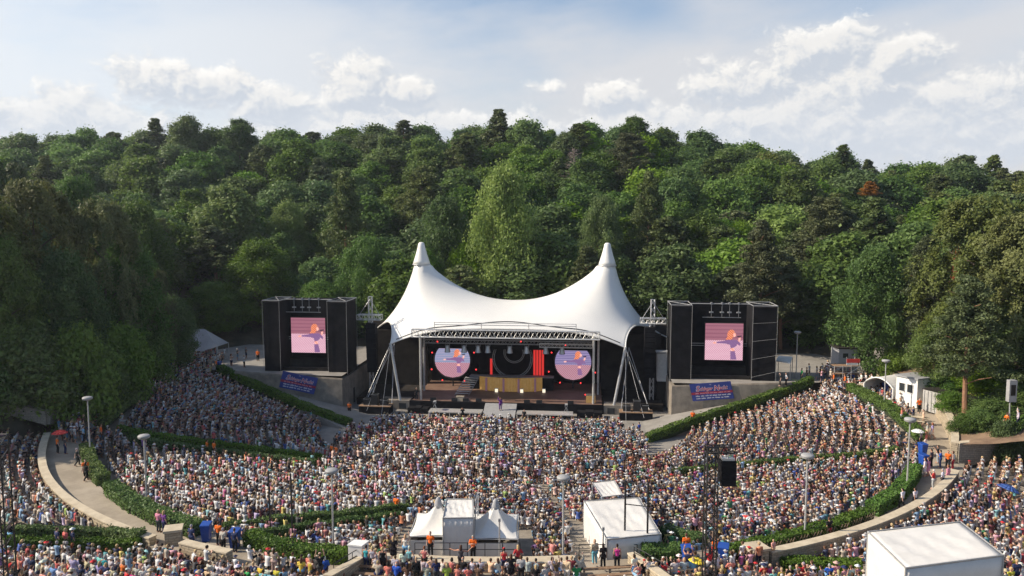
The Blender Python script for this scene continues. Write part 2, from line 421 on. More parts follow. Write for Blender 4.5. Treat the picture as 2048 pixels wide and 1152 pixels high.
# ================================================================== GROUND
def ground_mesh():
    xs = np.concatenate([np.arange(-300, -130, 10), np.arange(-130, 130, 1.6), np.arange(130, 301, 10)]).astype(float)
    ys = np.concatenate([np.arange(-30, 20, 5), np.arange(20, 150, 1.6), np.arange(150, 250, 4), np.arange(250, 421, 17)]).astype(float)
    V = np.zeros((len(ys), len(xs), 3))
    for j, y in enumerate(ys):
        for i, x in enumerate(xs):
            xl, yl = toL(x, y); z = surf(x, y)
            r = math.hypot(x-CX, y-CY)
            if yl < front_edge(abs(xl))+1 and r < ROUT+2.4 and abs(xl) > 16 or yl < -3 and r < ROUT+2.4: z = min(z, ringz(y))-1.6
            elif yl < 0 and zone_seats(x, y): z -= 1.3
            elif yl < 2.4 and abs(xl) < 46: q_ = L(xl, -.6); z = surf(q_.x, q_.y)-1.0
            elif yl < 24.5 and abs(xl) < 62: z -= .35
            if abs(xl) < 24.5 and -1.5 < yl < 25: z = -.4
            V[j, i] = (x, y, z)
    n = len(xs); jj, ii = np.meshgrid(np.arange(len(ys)-1), np.arange(n-1), indexing='ij')
    a = (jj*n+ii).ravel(); q = np.stack([a, a+1, a+n+1, a+n], 1)
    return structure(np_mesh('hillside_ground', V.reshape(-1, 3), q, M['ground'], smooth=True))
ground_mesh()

def polar(name, rz, a0, a1, na, m, keep):
    """stepped ring of treads: rz = list of (r_inner, r_outer, height function of y)"""
    mb = MB(); an = [a0+(a1-a0)*k/na for k in range(na+1)]
    prev = None
    for (r0, r1, zf) in rz:
        for k in range(na):
            am = (an[k]+an[k+1])/2
            if not keep(CX+(r0+r1)/2*math.cos(am), CY+(r0+r1)/2*math.sin(am)): continue
            p = [(CX+r*math.cos(a), CY+r*math.sin(a)) for r, a in ((r0, an[k]), (r1, an[k]), (r1, an[k+1]), (r0, an[k+1]))]
            p = [(x, y, zf(y)) for x, y in p]
            lo = lambda q: (q[0], q[1], prev(q[1]) if prev else q[2]-.8)
            mb.quad(*p)
            mb.quad(lo(p[0]), p[0], p[3], lo(p[3]))
        prev = zf
    return structure(mb.build(name, m))
def inbowl(x, y): xl, yl = toL(x, y); return yl < front_edge(abs(xl))+.5
RIN = ROW0+ROWD*NROW
polar('lower_seating_terraces', [(ROW0+ROWD*i, ROW0+ROWD*(i+1), (lambda y, i=i: rowz(i, y))) for i in range(NROW)], R(158), R(384), 200, M['terrace'], inbowl)
polar('ring_path', [(RIN, ROUT, lambda y: max(0, ringz(y)-2.6)), (RIN+.002, ROUT+.05, ringz)], R(158), R(384), 200, M['asphalt'], inbowl)
polar('upper_seating_terraces', [(ROUT, UR0, lambda y: ringz(y)+.004)]+[(UR0+URD*i, UR0+URD*(i+1), (lambda y, i=i: ringz(y)-.5+URISE*i)) for i in range(50)], R(195), R(345), 150, M['terrace'], lambda x, y: zone_seats(x, y-1.2))
mb = MB(); 
mb.add([(CX+ROW0*math.cos(a), CY+ROW0*math.sin(a), .004) for a in [R(t) for t in range(170, 371, 4)]]+[L(22.2, 22, .004), L(-22.2, 22, .004)], [list(range(53))])
mb.quad(L(-18.5, -14, .002), L(18.5, -14, .002), L(22.2, 2, .002), L(-22.2, 2, .002))
structure(mb.build('stage_forecourt', M['pit']))
for s in (-1, 1):
    mb = MB(); ks = [16.5, 18.5]+[18.5+2*i for i in range(1, 10)]+[37.4]
    zr = lambda k: 4.8*min(1, max(0, k-18.5)/22)+.012
    for a, b in zip(ks[:-1], ks[1:]):
        p = [L(s*a, front_edge(max(a, 18.6)), zr(a)), L(s*b, front_edge(max(b, 18.6)), zr(b)), L(s*b, .3, zr(b)), L(s*a, .3, zr(a))]
        mb.quad(*(p if s > 0 else p[::-1]))
        q = [p[0]-Vector((0, 0, 3)), p[1]-Vector((0, 0, 3)), p[1], p[0]]; mb.quad(*(q if s > 0 else q[::-1]))
    structure(mb.build('ramp_path', M['ramp']))
    mb = MB(); xs = [22.3, 26, 30, 34, 37.4, 40, 43, 46, 50, 54, 58, 62]; ys = [0, .15, .3, .5, .7, .85, 1]
    for x0, x1 in zip(xs[:-1], xs[1:]):
        def P_(x, t):
            y0 = max(.2, front_edge(x)+.1); v = L(s*x, y0+(24-y0)*t); r = math.hypot(v.x, v.y-CY)
            return (v.x, v.y, 5.025+(.30*max(0, r-53) if x > 50 else 0))
        for t0, t1 in zip(ys[:-1], ys[1:]):
            p = [P_(x0, t0), P_(x1, t0), P_(x1, t1), P_(x0, t1)]
            mb.quad(*(p if s > 0 else p[::-1]))
    structure(mb.build('stage_plateau', M['ramp']))

# retaining walls of the plateau (one thing each side)
for s in (-1, 1):
    side = 'left' if s < 0 else 'right'
    w = thing('retaining_wall', L(s*22.2, 0, 0), 'weathered concrete retaining wall under the %s video screen tower' % side, 'retaining wall', 'walls under the screen towers')
    mb = MB()
    xs = [22.2, 26, 30, 34, 37.5]
    def topz(x): return 4.55 + (x-22.2)/15.3*.75
    for a, b in zip(xs[:-1], xs[1:]):
        p = [L(s*a, 0), L(s*b, 0), L(s*b, .5), L(s*a, .5)]
        if s < 0: p = [p[1], p[0], p[3], p[2]]
        za, zb = topz(a), topz(b)
        if s < 0: zt = (zb, za, za, zb)
        else: zt = (za, zb, zb, za)
        mb.hexa([(q.x, q.y, -.3) for q in p], [(q.x, q.y, z) for q, z in zip(p, zt)])
    def wy(y0, y1, z0, z1):
        xa, xb = sorted((s*22.2, s*22.7)); mb.lbox(xa, xb, y0, y1, z0, z1)
    wy(.503, 5, -.3, 4.5); wy(6.2, 14.5, -.3, 4.5); wy(5.003, 6.197, 2.3, 4.5)
    mb.build('masonry', M['conc'], w)
    mb = MB(); xa, xb = sorted((s*22.35, s*22.45)); mb.lbox(xa, xb, 5.02, 6.18, 0, 2.28); mb.build('door', M['dark'], w)
    mb = MB()
    for a, b in zip(xs[:-1], xs[1:]):
        mb.tube([L(s*a, .25, topz(a)+.06), L(s*b, .25, topz(b)+.06)], .09, 6)
    mb.build('coping', M['conc'], w)

# ================================================================== LEAVES
def leaf_quads(C, Nn, size, aspect=.6, g=rng):
    n = len(C)
    r = g.normal(size=(n, 3)); t = np.cross(Nn, r); t /= np.linalg.norm(t, axis=1, keepdims=True)+1e-9
    b = np.cross(Nn, t); b /= np.linalg.norm(b, axis=1, keepdims=True)+1e-9
    s = (size*np.ones(n))[:, None]
    V = np.stack([C-t*s*.5, C+b*s*.5*aspect, C+t*s*.5+Nn*s*.12, C-b*s*.5*aspect], 1).reshape(-1, 3)
    Q = np.arange(4*n).reshape(n, 4)
    return V, Q
def blob_leaves(c, rad, n, size, jit=.6, up=.25, fill=.15, g=rng):
    """leaves on the shell of an ellipsoid lobe, more on its upper side"""
    d = g.normal(size=(n, 3)); d[:, 2] += up*1.2; d /= np.linalg.norm(d, axis=1, keepdims=True)
    rr = 1 - g.random(n)**2*(.25+fill)
    rr *= 1 + .12*np.sin(d[:, 0]*7+c[0])*np.sin(d[:, 1]*6+c[1])
    P = np.asarray(c)+d*rr[:, None]*np.asarray(rad)
    Nn = d+g.normal(size=(n, 3))*jit; Nn[:, 2] += up; Nn /= np.linalg.norm(Nn, axis=1, keepdims=True)
    return leaf_quads(P, Nn, size*g.uniform(.6, 1.35, n), g=g)
def cat(parts):
    V = []; Q = []; o = 0
    for v, q in parts:
        V.append(v); Q.append(q+o); o += len(v)
    return np.concatenate(V), np.concatenate(Q)

def hedge(pts, w, h, label, cat_='hedge', group=None, lattice=False):
    """clipped hedge along ground points"""
    pts = [Vector(p) for p in pts]
    P = [pts[0]]
    for a, b in zip(pts[:-1], pts[1:]):
        n = max(1, int((b-a).length/1.2))
        for k in range(1, n+1): P.append(a.lerp(b, k/n))
    P = [Vector((p.x, p.y, p.z)) for p in P]
    core = MB(); parts = []
    m = len(P); fr = []
    for i in range(m):
        d = P[min(i+1, m-1)]-P[max(i-1, 0)]; d.z = 0; d.normalize(); fr.append(Vector((-d.y, d.x, 0)))
    for i in range(m-1):
        a, b, na, nb = P[i], P[i+1], fr[i]*(w/2-.2), fr[i+1]*(w/2-.2)
        lo, up = Vector((0, 0, -.5)), Vector((0, 0, h-.2))
        core.hexa([a-na+lo, b-nb+lo, b+nb+lo, a+na+lo], [a-na+up, b-nb+up, b+nb+up, a+na+up])
        ln = (b-a).length
        n = int(ln*(w+2*h)*125)
        t = rng.random(n); sidev = rng.random(n)*(w+2*h)
        off = np.where(sidev < w, sidev-w/2, np.where(sidev < w+h, -w/2, w/2)); zz = np.where(sidev < w, h, np.where(sidev < w+h, sidev-w, sidev-w-h))
        wob = 1+.10*np.sin(3.1*(t*ln+a.x*1.3+a.y))*np.sin(zz*3+a.y)
        ax = np.array(a); bx = np.array(b); nv = np.array(fr[i])
        C = ax+(bx-ax)*t[:, None]+nv*(off*wob)[:, None]; C[:, 2] += zz*(.96+.07*np.sin(2.3*(t*ln+a.x)))
        Nn = np.where((sidev < w)[:, None], np.array([0, 0, 1.0]), nv*np.sign(off)[:, None])+rng.normal(size=(n, 3))*.55
        Nn /= np.linalg.norm(Nn, axis=1, keepdims=True)
        parts.append(leaf_quads(C, Nn, rng.uniform(.12, .26, n), .7))
    for e, sg in ((0, -1), (m-1, 1)):                      # the two ends
        n = int(w*h*170); dd = np.array(fr[e]); tt = np.array((dd[1], -dd[0], 0))*sg
        C = np.array(P[e])+dd*(rng.uniform(-.5, .5, n)*w)[:, None]+tt*rng.normal(0, .05, n)[:, None]; C[:, 2] += rng.random(n)*h
        Nn = tt+rng.normal(size=(n, 3))*.5; parts.append(leaf_quads(C, Nn/np.linalg.norm(Nn, axis=1, keepdims=True), rng.uniform(.12, .26, n), .7))
    # stray shoots above the cut
    tot = sum((P[i+1]-P[i]).length for i in range(m-1)); n = int(tot*14); ii = rng.integers(0, m-1, n); t = rng.random(n)[:, None]
    A_ = np.array([P[i] for i in ii]); B_ = np.array([P[i+1] for i in ii]); C = A_+(B_-A_)*t+np.array([fr[i] for i in ii])*(rng.uniform(-.5, .5, n)*w)[:, None]; C[:, 2] += h+rng.gamma(1.5, .06, n)
    Nn = rng.normal(size=(n, 3)); parts.append(leaf_quads(C, Nn/np.linalg.norm(Nn, axis=1, keepdims=True), rng.uniform(.10, .22, n), .7))
    V, Q = cat(parts)
    base = P[m//2]
    o = thing('hedge', base, label, cat_, group)
    np_mesh('leaves', V-np.array(base), Q, M['hedge'], o)
    core.build('twigs', M['hedge_core'], o)
    if lattice:                                            # crossed laths on the path side
        lt = MB()
        for i in range(m-1):
            a, b = P[i], P[i+1]; na, nb = fr[i]*(-w/2-.16)*lattice, fr[i+1]*(-w/2-.16)*lattice
            ln = (b-a).length; k = max(1, int(ln/.3))
            for j in range(k):
                p = a.lerp(b, j/k)+na; q = a.lerp(b, min(1.0, (j+2.2)/k))+nb
                lt.tube([p+Vector((0, 0, .05)), q+Vector((0, 0, h*.95))], .022, 4); lt.tube([q+Vector((0, 0, .05)), p+Vector((0, 0, h*.95))], .022, 4)
        lf = thing('lattice_fence', base, 'brown lattice fence of crossed laths in front of the right hedge', 'fence', 'lattice fences')
        lt.build('laths', M['lattice'], lf)
    return P
def Gs(pts, z=5.0): return [G(px, py, z) for px, py in pts]
def hits(pts): return [hit(px, py) for px, py in pts]
HEDGES = []                                                # centre lines kept free of spectators
def H(pts, w, h, label, group, lattice=False): HEDGES.append((hedge(pts, w, h, label, 'hedge', group, lattice), w+(1.3 if group == gu_ else .75 if group == ga_ else 0)))
gi = 'clipped hedges along the ring path'; ga_ = 'clipped hedges along the aisles of the lower block'; gu_ = 'hedges in the upper block'
H(Gs([(172, 905), (184, 942), (207, 970)]), 1.1, 1.0, 'short dark hedge beside the left ring path, under the lamp by the red umbrella', gi)
H(Gs([(222, 985), (262, 1016), (325, 1047), (395, 1072)]), 1.2, 1.05, 'long bright green hedge curving along the left side of the ring path', gi)
H(Gs([(498, 1088), (560, 1106), (620, 1118), (692, 1124)]), 1.1, .95, 'green hedge in front of the white cabinet, left of the white tents', gi)
H(Gs([(1462, 1120), (1520, 1108), (1600, 1088), (1680, 1065), (1732, 1043)]), 1.05, 1.05, 'hedge behind crossed laths, right of the blue bins', gi, 1)
H(Gs([(1744, 1030), (1790, 1003), (1815, 975), (1830, 948)]), 1.1, 1.05, 'short hedge beside the right ring path, ending at the foot of a lamp', gi)
H(Gs([(1842, 880), (1820, 857), (1782, 823), (1742, 800), (1700, 780)]), 1.0, .9, 'low hedge rising along the right ring path towards the food tent', gi)
H(Gs([(205, 850), (250, 812), (295, 785)]), 1.0, .9, 'low dark hedge in the shade at the far left of the bowl', gi)
ga = 'clipped hedges along the aisles of the lower block'
H(hits([(238, 868), (300, 881), (420, 898), (560, 916), (648, 928)]), .7, .95, 'dark hedge line crossing the shaded left block, upper one of two', ga)
H(hits([(262, 888), (330, 901), (420, 912), (540, 927), (630, 938)]), .7, .95, 'dark hedge line crossing the shaded left block, lower one of two', ga)
H(hits([(448, 1072), (560, 1055), (700, 1043), (815, 1027)]), .7, .95, 'hedge across the left block ending behind the white tents, far side of its aisle', ga)
H(hits([(500, 1088), (600, 1072), (700, 1059), (800, 1046)]), .7, .95, 'hedge across the left block ending behind the white tents, near side of its aisle', ga)
H(hits([(1335, 958), (1450, 946), (1560, 935), (1700, 925), (1795, 912)]), .7, .95, 'hedge crossing the sunlit right block behind the black speaker', ga)
H(hits([(1326, 1078), (1360, 1086), (1400, 1100)]), 1.4, 1.0, 'broad hedge right of the big white tent, behind the steward', ga)
H(Gs([(1286, 1118), (1330, 1118), (1364, 1118)]), 1.5, .9, 'low square hedge below the big white tent, beside a blue bin', ga)
gf = 'hedges in front of the ramps'
H(hits([(440, 742), (520, 780), (600, 815), (700, 853)]), 1.0, .9, 'dark hedge below the left ramp and its blue banner', gf)
H(hits([(1292, 884), (1370, 864), (1450, 836), (1550, 800), (1622, 775)]), 1.0, .9, 'sunlit hedge below the right ramp and its blue banner', gf)
gu = 'hedges in the upper block'
H(hits([(10, 1076), (120, 1080), (210, 1082), (285, 1086)]), .7, .95, 'dark hedge across the near left rows, far side of its aisle', gu)
H(hits([(14, 1100), (150, 1104), (280, 1106)]), .7, .95, 'hedge across the near left rows, near side of its aisle', gu)
H(hits([(1562, 1142), (1640, 1146), (1722, 1150)]), 1.2, .9, 'near right hedge beside the big flat roofed tent', gu)
H(hits([(2005, 925), (2030, 915), (2075, 905)]), 1.0, .8, 'short hedge at the right edge behind the sunlit upper rows', gu)

# ================================================================== STONE WALLS
def wall(pts, h, thick, label, group='stone walls of the ring path', m='stone', z0=None, capm='cap', dig=.6):
    pts = [Vector(p) for p in pts]; base = pts[len(pts)//2]
    w = thing('stone_wall', base, label, 'stone wall', group); a_ = MB(); c_ = MB(); mm = len(pts)
    fr = []
    for i in range(mm):
        d = pts[min(i+1, mm-1)]-pts[max(i-1, 0)]; d.z = 0; d.normalize(); fr.append(Vector((-d.y, d.x, 0)))
    hs = h if isinstance(h, list) else [h]*mm
    for i in range(mm-1):
        a, b, na, nb = pts[i], pts[i+1], fr[i]*thick/2, fr[i+1]*thick/2
        ua, ub = Vector((0, 0, hs[i])), Vector((0, 0, hs[i+1])); lo = Vector((0, 0, -dig))
        a_.hexa([a-na+lo, b-nb+lo, b+nb+lo, a+na+lo], [a-na+ua, b-nb+ub, b+nb+ub, a+na+ua])
        k = 1+.12/thick; u2 = Vector((0, 0, .10))
        e = Vector((0, 0, .002))
        c_.hexa([a-na*k+ua+e, b-nb*k+ub+e, b+nb*k+ub+e, a+na*k+ua+e], [a-na*k+ua+u2, b-nb*k+ub+u2, b+nb*k+ub+u2, a+na*k+ua+u2])
    a_.build('masonry', M[m], w); c_.build('coping', M[capm], w)
    return w
def arc(r, a0, a1, n, z=5.0): return [(CX+r*math.cos(R(a0+(a1-a0)*i/n)), CY+r*math.sin(R(a0+(a1-a0)*i/n)), ringz(CY+r*math.sin(R(a0+(a1-a0)*i/n)))) for i in range(n+1)]
def angof(px, py, z=5.0): p = G(px, py, z); return math.degrees(math.atan2(p.y-CY, p.x-CX)) % 360
aL0, aL1 = angof(96, 876), angof(338, 1076)
wall(arc(51.2, aL0, aL1, 26), .5, .55, 'long curved pale stone wall on the left side of the ring path')
wall(arc(51.2, angof(395, 1092), angof(486, 1112), 6), .8, .6, 'short stone wall left of the hedge, below the blue bins')
wall(arc(48.4, angof(748, 1131), angof(1150, 1132), 16), .42, .9, 'broad low stone wall with people sitting on it, below the white tents')
wall(arc(51.2, angof(1290, 1131), angof(1400, 1127), 5), .55, .6, 'stone wall below the blue bins and the black truss tower')
wall(arc(51.1, angof(1518, 1112), angof(1880, 952), 22), .75, .6, 'curved pale stone wall on the right side of the ring path')
aR0, aR1 = angof(1905, 925), 365
wall(arc(50.6, aR0, aR1, 18, 5.0), [1.9]*10+[1.9-.08*i for i in range(9)], .55, 'tall curved sunlit stone wall holding back the wooded slope')
pE = arc(50.6, aR0, aR0, 1)[0]
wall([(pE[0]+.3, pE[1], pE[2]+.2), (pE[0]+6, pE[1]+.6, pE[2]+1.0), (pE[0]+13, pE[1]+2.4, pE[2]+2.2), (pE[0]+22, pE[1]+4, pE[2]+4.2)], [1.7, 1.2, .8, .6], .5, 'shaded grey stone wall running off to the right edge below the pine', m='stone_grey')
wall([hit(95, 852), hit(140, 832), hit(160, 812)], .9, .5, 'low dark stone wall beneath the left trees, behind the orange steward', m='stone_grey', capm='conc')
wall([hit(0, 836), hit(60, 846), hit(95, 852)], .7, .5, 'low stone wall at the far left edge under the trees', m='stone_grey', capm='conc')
# piers and stair cheeks
def pier(px, py, z, s, label):
    p = G(px, py, z)
    w = thing('stone_pier', p, label, 'stone pier', 'stone piers at the aisles')
    a_ = MB(); z = p.z; a_.box((p.x, p.y, z+.0), (s*.9, s*.9, 2.0), .3); a_.build('masonry', M['stone'], w)
    c_ = MB(); c_.box((p.x, p.y, z+1.083), (s*1.05, s*1.05, .16), .3); c_.build('coping', M['cap'], w)
pier(348, 1086, 5.0, 1.2, 'square stone pier at the end of the left ring wall')
pier(1512, 1124, 5.0, 1.3, 'square stone pier beside the aisle right of the blue bins')
wall([G(742, 1118, 5.0), G(700, 1146, 5.3), G(655, 1172, 5.7)], .6, .5, 'sloping stone stair wall left of the white cabinet')
wall([G(1262, 1124, 5.0), G(1300, 1150, 5.3), G(1340, 1180, 5.7)], .6, .5, 'sloping stone stair wall right of the low stone wall')

# ================================================================== TREES
def crown_broad(seed, Hh, Rw, n, leaf, z0=.22, nl=26):
    g = np.random.default_rng(seed); parts = []
    per = n//nl
    for k in range(nl):
        t = (k+.5)/nl
        zc = z0+(.97-z0)*t**.85
        prof = max(.12, math.sin(math.pi*min(1, (zc-z0+.18)/(1.14-z0))))**.55
        a = k*2.399+g.uniform(-.5, .5); rr = Rw*prof*(g.uniform(.62, .86) if k % 3 else g.uniform(.1, .6))
        lr = Rw*g.uniform(.30, .50)*(26/nl)**.42*(.75+.25*prof)
        c = (rr*math.cos(a), rr*math.sin(a), Hh*zc-lr*.4)
        parts.append(blob_leaves(c, (lr*g.uniform(.85, 1.2), lr*g.uniform(.85, 1.2), lr*g.uniform(.7, 1.0)), per, leaf, jit=.8, fill=.45, g=g))
        # twiggy outliers that break the outline
        m = per//4
        d = g.normal(size=(m, 3)); d[:, 2] += .4; d /= np.linalg.norm(d, axis=1, keepdims=True)
        parts.append(leaf_quads(np.array(c)+d*lr*(1+g.gamma(1.4, .16, m))[:, None], d+g.normal(size=(m, 3))*.6, leaf*g.uniform(.6, 1.2, m), g=g))
    return cat(parts)
def crown_pine(seed, Hh, Rw, n, leaf, z0=.3, top=.12):
    g = np.random.default_rng(seed); parts = []; pads = []
    nb = 58
    for i in range(nb):
        t = ((i+g.random())/nb)**.9; z = Hh*(z0+(1-z0)*t*.96)
        rad = Rw*(top+(1-top)*(1-t)**.8)*g.uniform(.6, 1.12)
        a = i*2.399+g.uniform(-.6, .6)
        for f in (.45, .75, 1.0):
            if f < 1 and g.random() < .25: continue
            q = a+g.uniform(-.35, .35)
            pads.append(((rad*f*math.cos(q), rad*f*math.sin(q), z+rad*.18*f+g.normal(0, .35)), Rw*g.uniform(.11, .21)*(1.15-.4*t)))
    for k in range(5): pads.append(((g.normal(0, .25), g.normal(0, .25), Hh*(.95+.012*k)), Rw*.11))
    per = n//len(pads)
    for c, r in pads:
        parts.append(blob_leaves(c, (r*1.25, r*1.25, r*.8), per, leaf, jit=1.0, up=.45, fill=.5, g=g))
    return cat(parts)
def crown_hang(seed, Hh, Rw, n, leaf):
    """feathery drooping sprays (birch / robinia habit)"""
    g = np.random.default_rng(seed); parts = []; ns = 150; per = n//ns
    for k in range(ns):
        t = g.random()**.8; zc = .25+.73*t
        prof = math.sin(math.pi*min(1, (zc-.05)/1.0))**.6
        a = g.uniform(0, 2*math.pi); rr = Rw*prof*g.uniform(.45, 1.0)
        c = np.array((rr*math.cos(a), rr*math.sin(a), Hh*zc)); ln = g.uniform(.9, 2.0)*Hh/16
        s = g.random(per); out = np.array((math.cos(a), math.sin(a), 0))
        P = c+out*(s*ln*.6)[:, None]+np.array((0, 0, -1.0))*(s**2*ln)[:, None]+g.normal(size=(per, 3))*.28*Hh/16*np.array((1, 1, .8))
        Nn = out*.7+np.array((0, 0, .8))+g.normal(size=(per, 3))*.6
        parts.append(leaf_quads(P, Nn/np.linalg.norm(Nn, axis=1, keepdims=True), leaf*g.uniform(.6, 1.3, per), .5, g=g))
    return cat(parts)
def trunk_mesh(seed, Hh, Rw, r0, mname, top=.8, limbs=9, z1=.25):
    g = random.Random(seed); mb = MB()
    pts = []; x = y = 0
    for i in range(8):
        t = i/7; pts.append((x, y, -.6+Hh*top*t+.6*t)); x += g.uniform(-.12, .12); y += g.uniform(-.12, .12)
    mb.tube(pts, r0, 8, r0*.25)
    for k in range(limbs):
        t = z1+(top-z1-.05)*k/limbs; i = int(t/top*7); p = Vector(pts[i]).lerp(Vector(pts[min(7, i+1)]), t/top*7-i)
        a = k*2.4+g.uniform(-.4, .4); ln = Rw*g.uniform(.5, .85)*(1.1-t*.6)
        q = p+Vector((math.cos(a)*ln*.5, math.sin(a)*ln*.5, ln*.3)); e = p+Vector((math.cos(a)*ln, math.sin(a)*ln, ln*.5))
        mb.tube([p, q, e], r0*.38*(1-t*.5), 5, r0*.1)
    return mb
KIN = {}
def proto(key, name, crown, tr, cm, bm):
    V, Q = crown
    r = empty(name, (0, 0, 0))
    np_mesh('crown', V, Q, M[cm], r)
    tr.build('trunk', M[bm], r)
    KIN[key] = r
    return r
proto('broad0', 'broadleaf_tree', crown_broad(1, 17, 5.6, 12000, .60, .2, 44), trunk_mesh(1, 17, 5.6, .34, 'bark'), 'broad', 'bark')
proto('broad1', 'broadleaf_tree', crown_broad(2, 16, 6.2, 12000, .60, .18, 50), trunk_mesh(2, 16, 6, .36, 'bark'), 'broad', 'bark')
proto('broad2', 'broadleaf_tree', crown_broad(3, 18, 5.0, 12000, .60, .22, 40), trunk_mesh(3, 18, 5, .32, 'bark'), 'broad', 'bark')
proto('pine0', 'pine_tree', crown_pine(4, 19, 4.2, 10000, .50), trunk_mesh(4, 19, 4, .3, 'pinebark', .95, 12, .3), 'pine', 'pinebark')
proto('pine1', 'pine_tree', crown_pine(5, 18, 4.6, 10000, .50, .42, .3), trunk_mesh(5, 18, 4.4, .3, 'pinebark', .93, 10, .35), 'pine', 'pinebark')
proto('hbroad', 'broadleaf_tree', crown_broad(6, 17, 6, 30000, .34, .12, 70), trunk_mesh(6, 17, 6, .38, 'bark'), 'broad', 'bark')
proto('hbroad2', 'broadleaf_tree', crown_broad(16, 17, 6, 28000, .36, .16, 64), trunk_mesh(16, 17, 6, .38, 'bark'), 'broad', 'bark')
proto('hpine', 'pine_tree', crown_pine(7, 20, 5.2, 26000, .34, .28), trunk_mesh(7, 20, 5, .34, 'pinebark', .95, 16, .25), 'pine', 'pinebark')
proto('hpine2', 'pine_tree', crown_pine(9, 20, 5.6, 26000, .34, .38, .3), trunk_mesh(9, 20, 5, .34, 'pinebark', .95, 16, .3), 'pine', 'pinebark')
proto('hang', 'drooping_tree', crown_hang(8, 17, 6, 30000, .36), trunk_mesh(8, 17, 6, .35, 'bark'), 'olive', 'bark')
proto('bush', 'bushy_shrub', crown_broad(10, 6, 3.2, 9000, .30, .05, 22), trunk_mesh(10, 6, 3, .12, 'bark', .7, 7, .05), 'broad', 'bark')
dead = trunk_mesh(12, 15, 5, .28, 'deadbark', .97, 30, .15)
g_ = random.Random(3)
for k in range(120):
    a = g_.uniform(0, 6.28); z = g_.uniform(4, 14); r = 5*(1.15-z/16)*g_.uniform(.4, 1); p = Vector((r*math.cos(a)*.5, r*math.sin(a)*.5, z)); e = Vector((r*math.cos(a), r*math.sin(a), z+g_.uniform(-.6, 1.1)))
    dead.tube([p, p.lerp(e, .5)+Vector((g_.uniform(-.2, .2), 0, .2)), e], .07, 4, .03)
r = empty('bare_tree', (0, 0, 0)); dead.build('trunk', M['deadbark'], r); KIN['dead'] = r
used = set(); TREES = []
def plant(key, loc, sx, sz, rz, leafm=None):
    pr = KIN[key]
    if key not in used: used.add(key); o = pr; kids = list(pr.children)
    else:
        o = pr.copy(); COL.objects.link(o); kids = []
        for ch in pr.children:
            c = ch.copy(); COL.objects.link(c); c.parent = o; kids.append(c)
    o.location = loc; o.scale = (sx, sx, sz); o.rotation_euler = (0, 0, rz)
    for c in kids:
        if c.name.split('.')[0] == 'crown':
            c.material_slots[0].link = 'OBJECT'
            c.material_slots[0].material = M[leafm] if leafm else c.data.materials[0]
    TREES.append((o, key, leafm or '', Vector(loc)))
    return o
HH = {'broad0': (17, 5.6), 'broad1': (16, 6.2), 'broad2': (18, 5.), 'pine0': (19, 4.2), 'pine1': (18, 4.6), 'hbroad': (17, 6), 'hbroad2': (17, 6), 'hpine': (20, 5.2), 'hpine2': (20, 5.6), 'hang': (17, 6), 'bush': (6, 3.2), 'dead': (15, 5)}
OCC = []
def hero(key, px, ptop, D, hw, leafm=None, zb=None):
    top = unproj(px, ptop, D); z = surf(top.x, top.y) if zb is None else zb
    hh, rw = HH[key]
    sx = (hw/F*D)/rw
    if D > 170: z = max(z, top.z-2.4*sx*rw)
    sz = max(2.0, top.z-z)/hh
    plant(key, (top.x, top.y, z-.15), sx, sz, rnd.uniform(0, 6.28), leafm); OCC.append((top.x, top.y, sx*rw*.75))
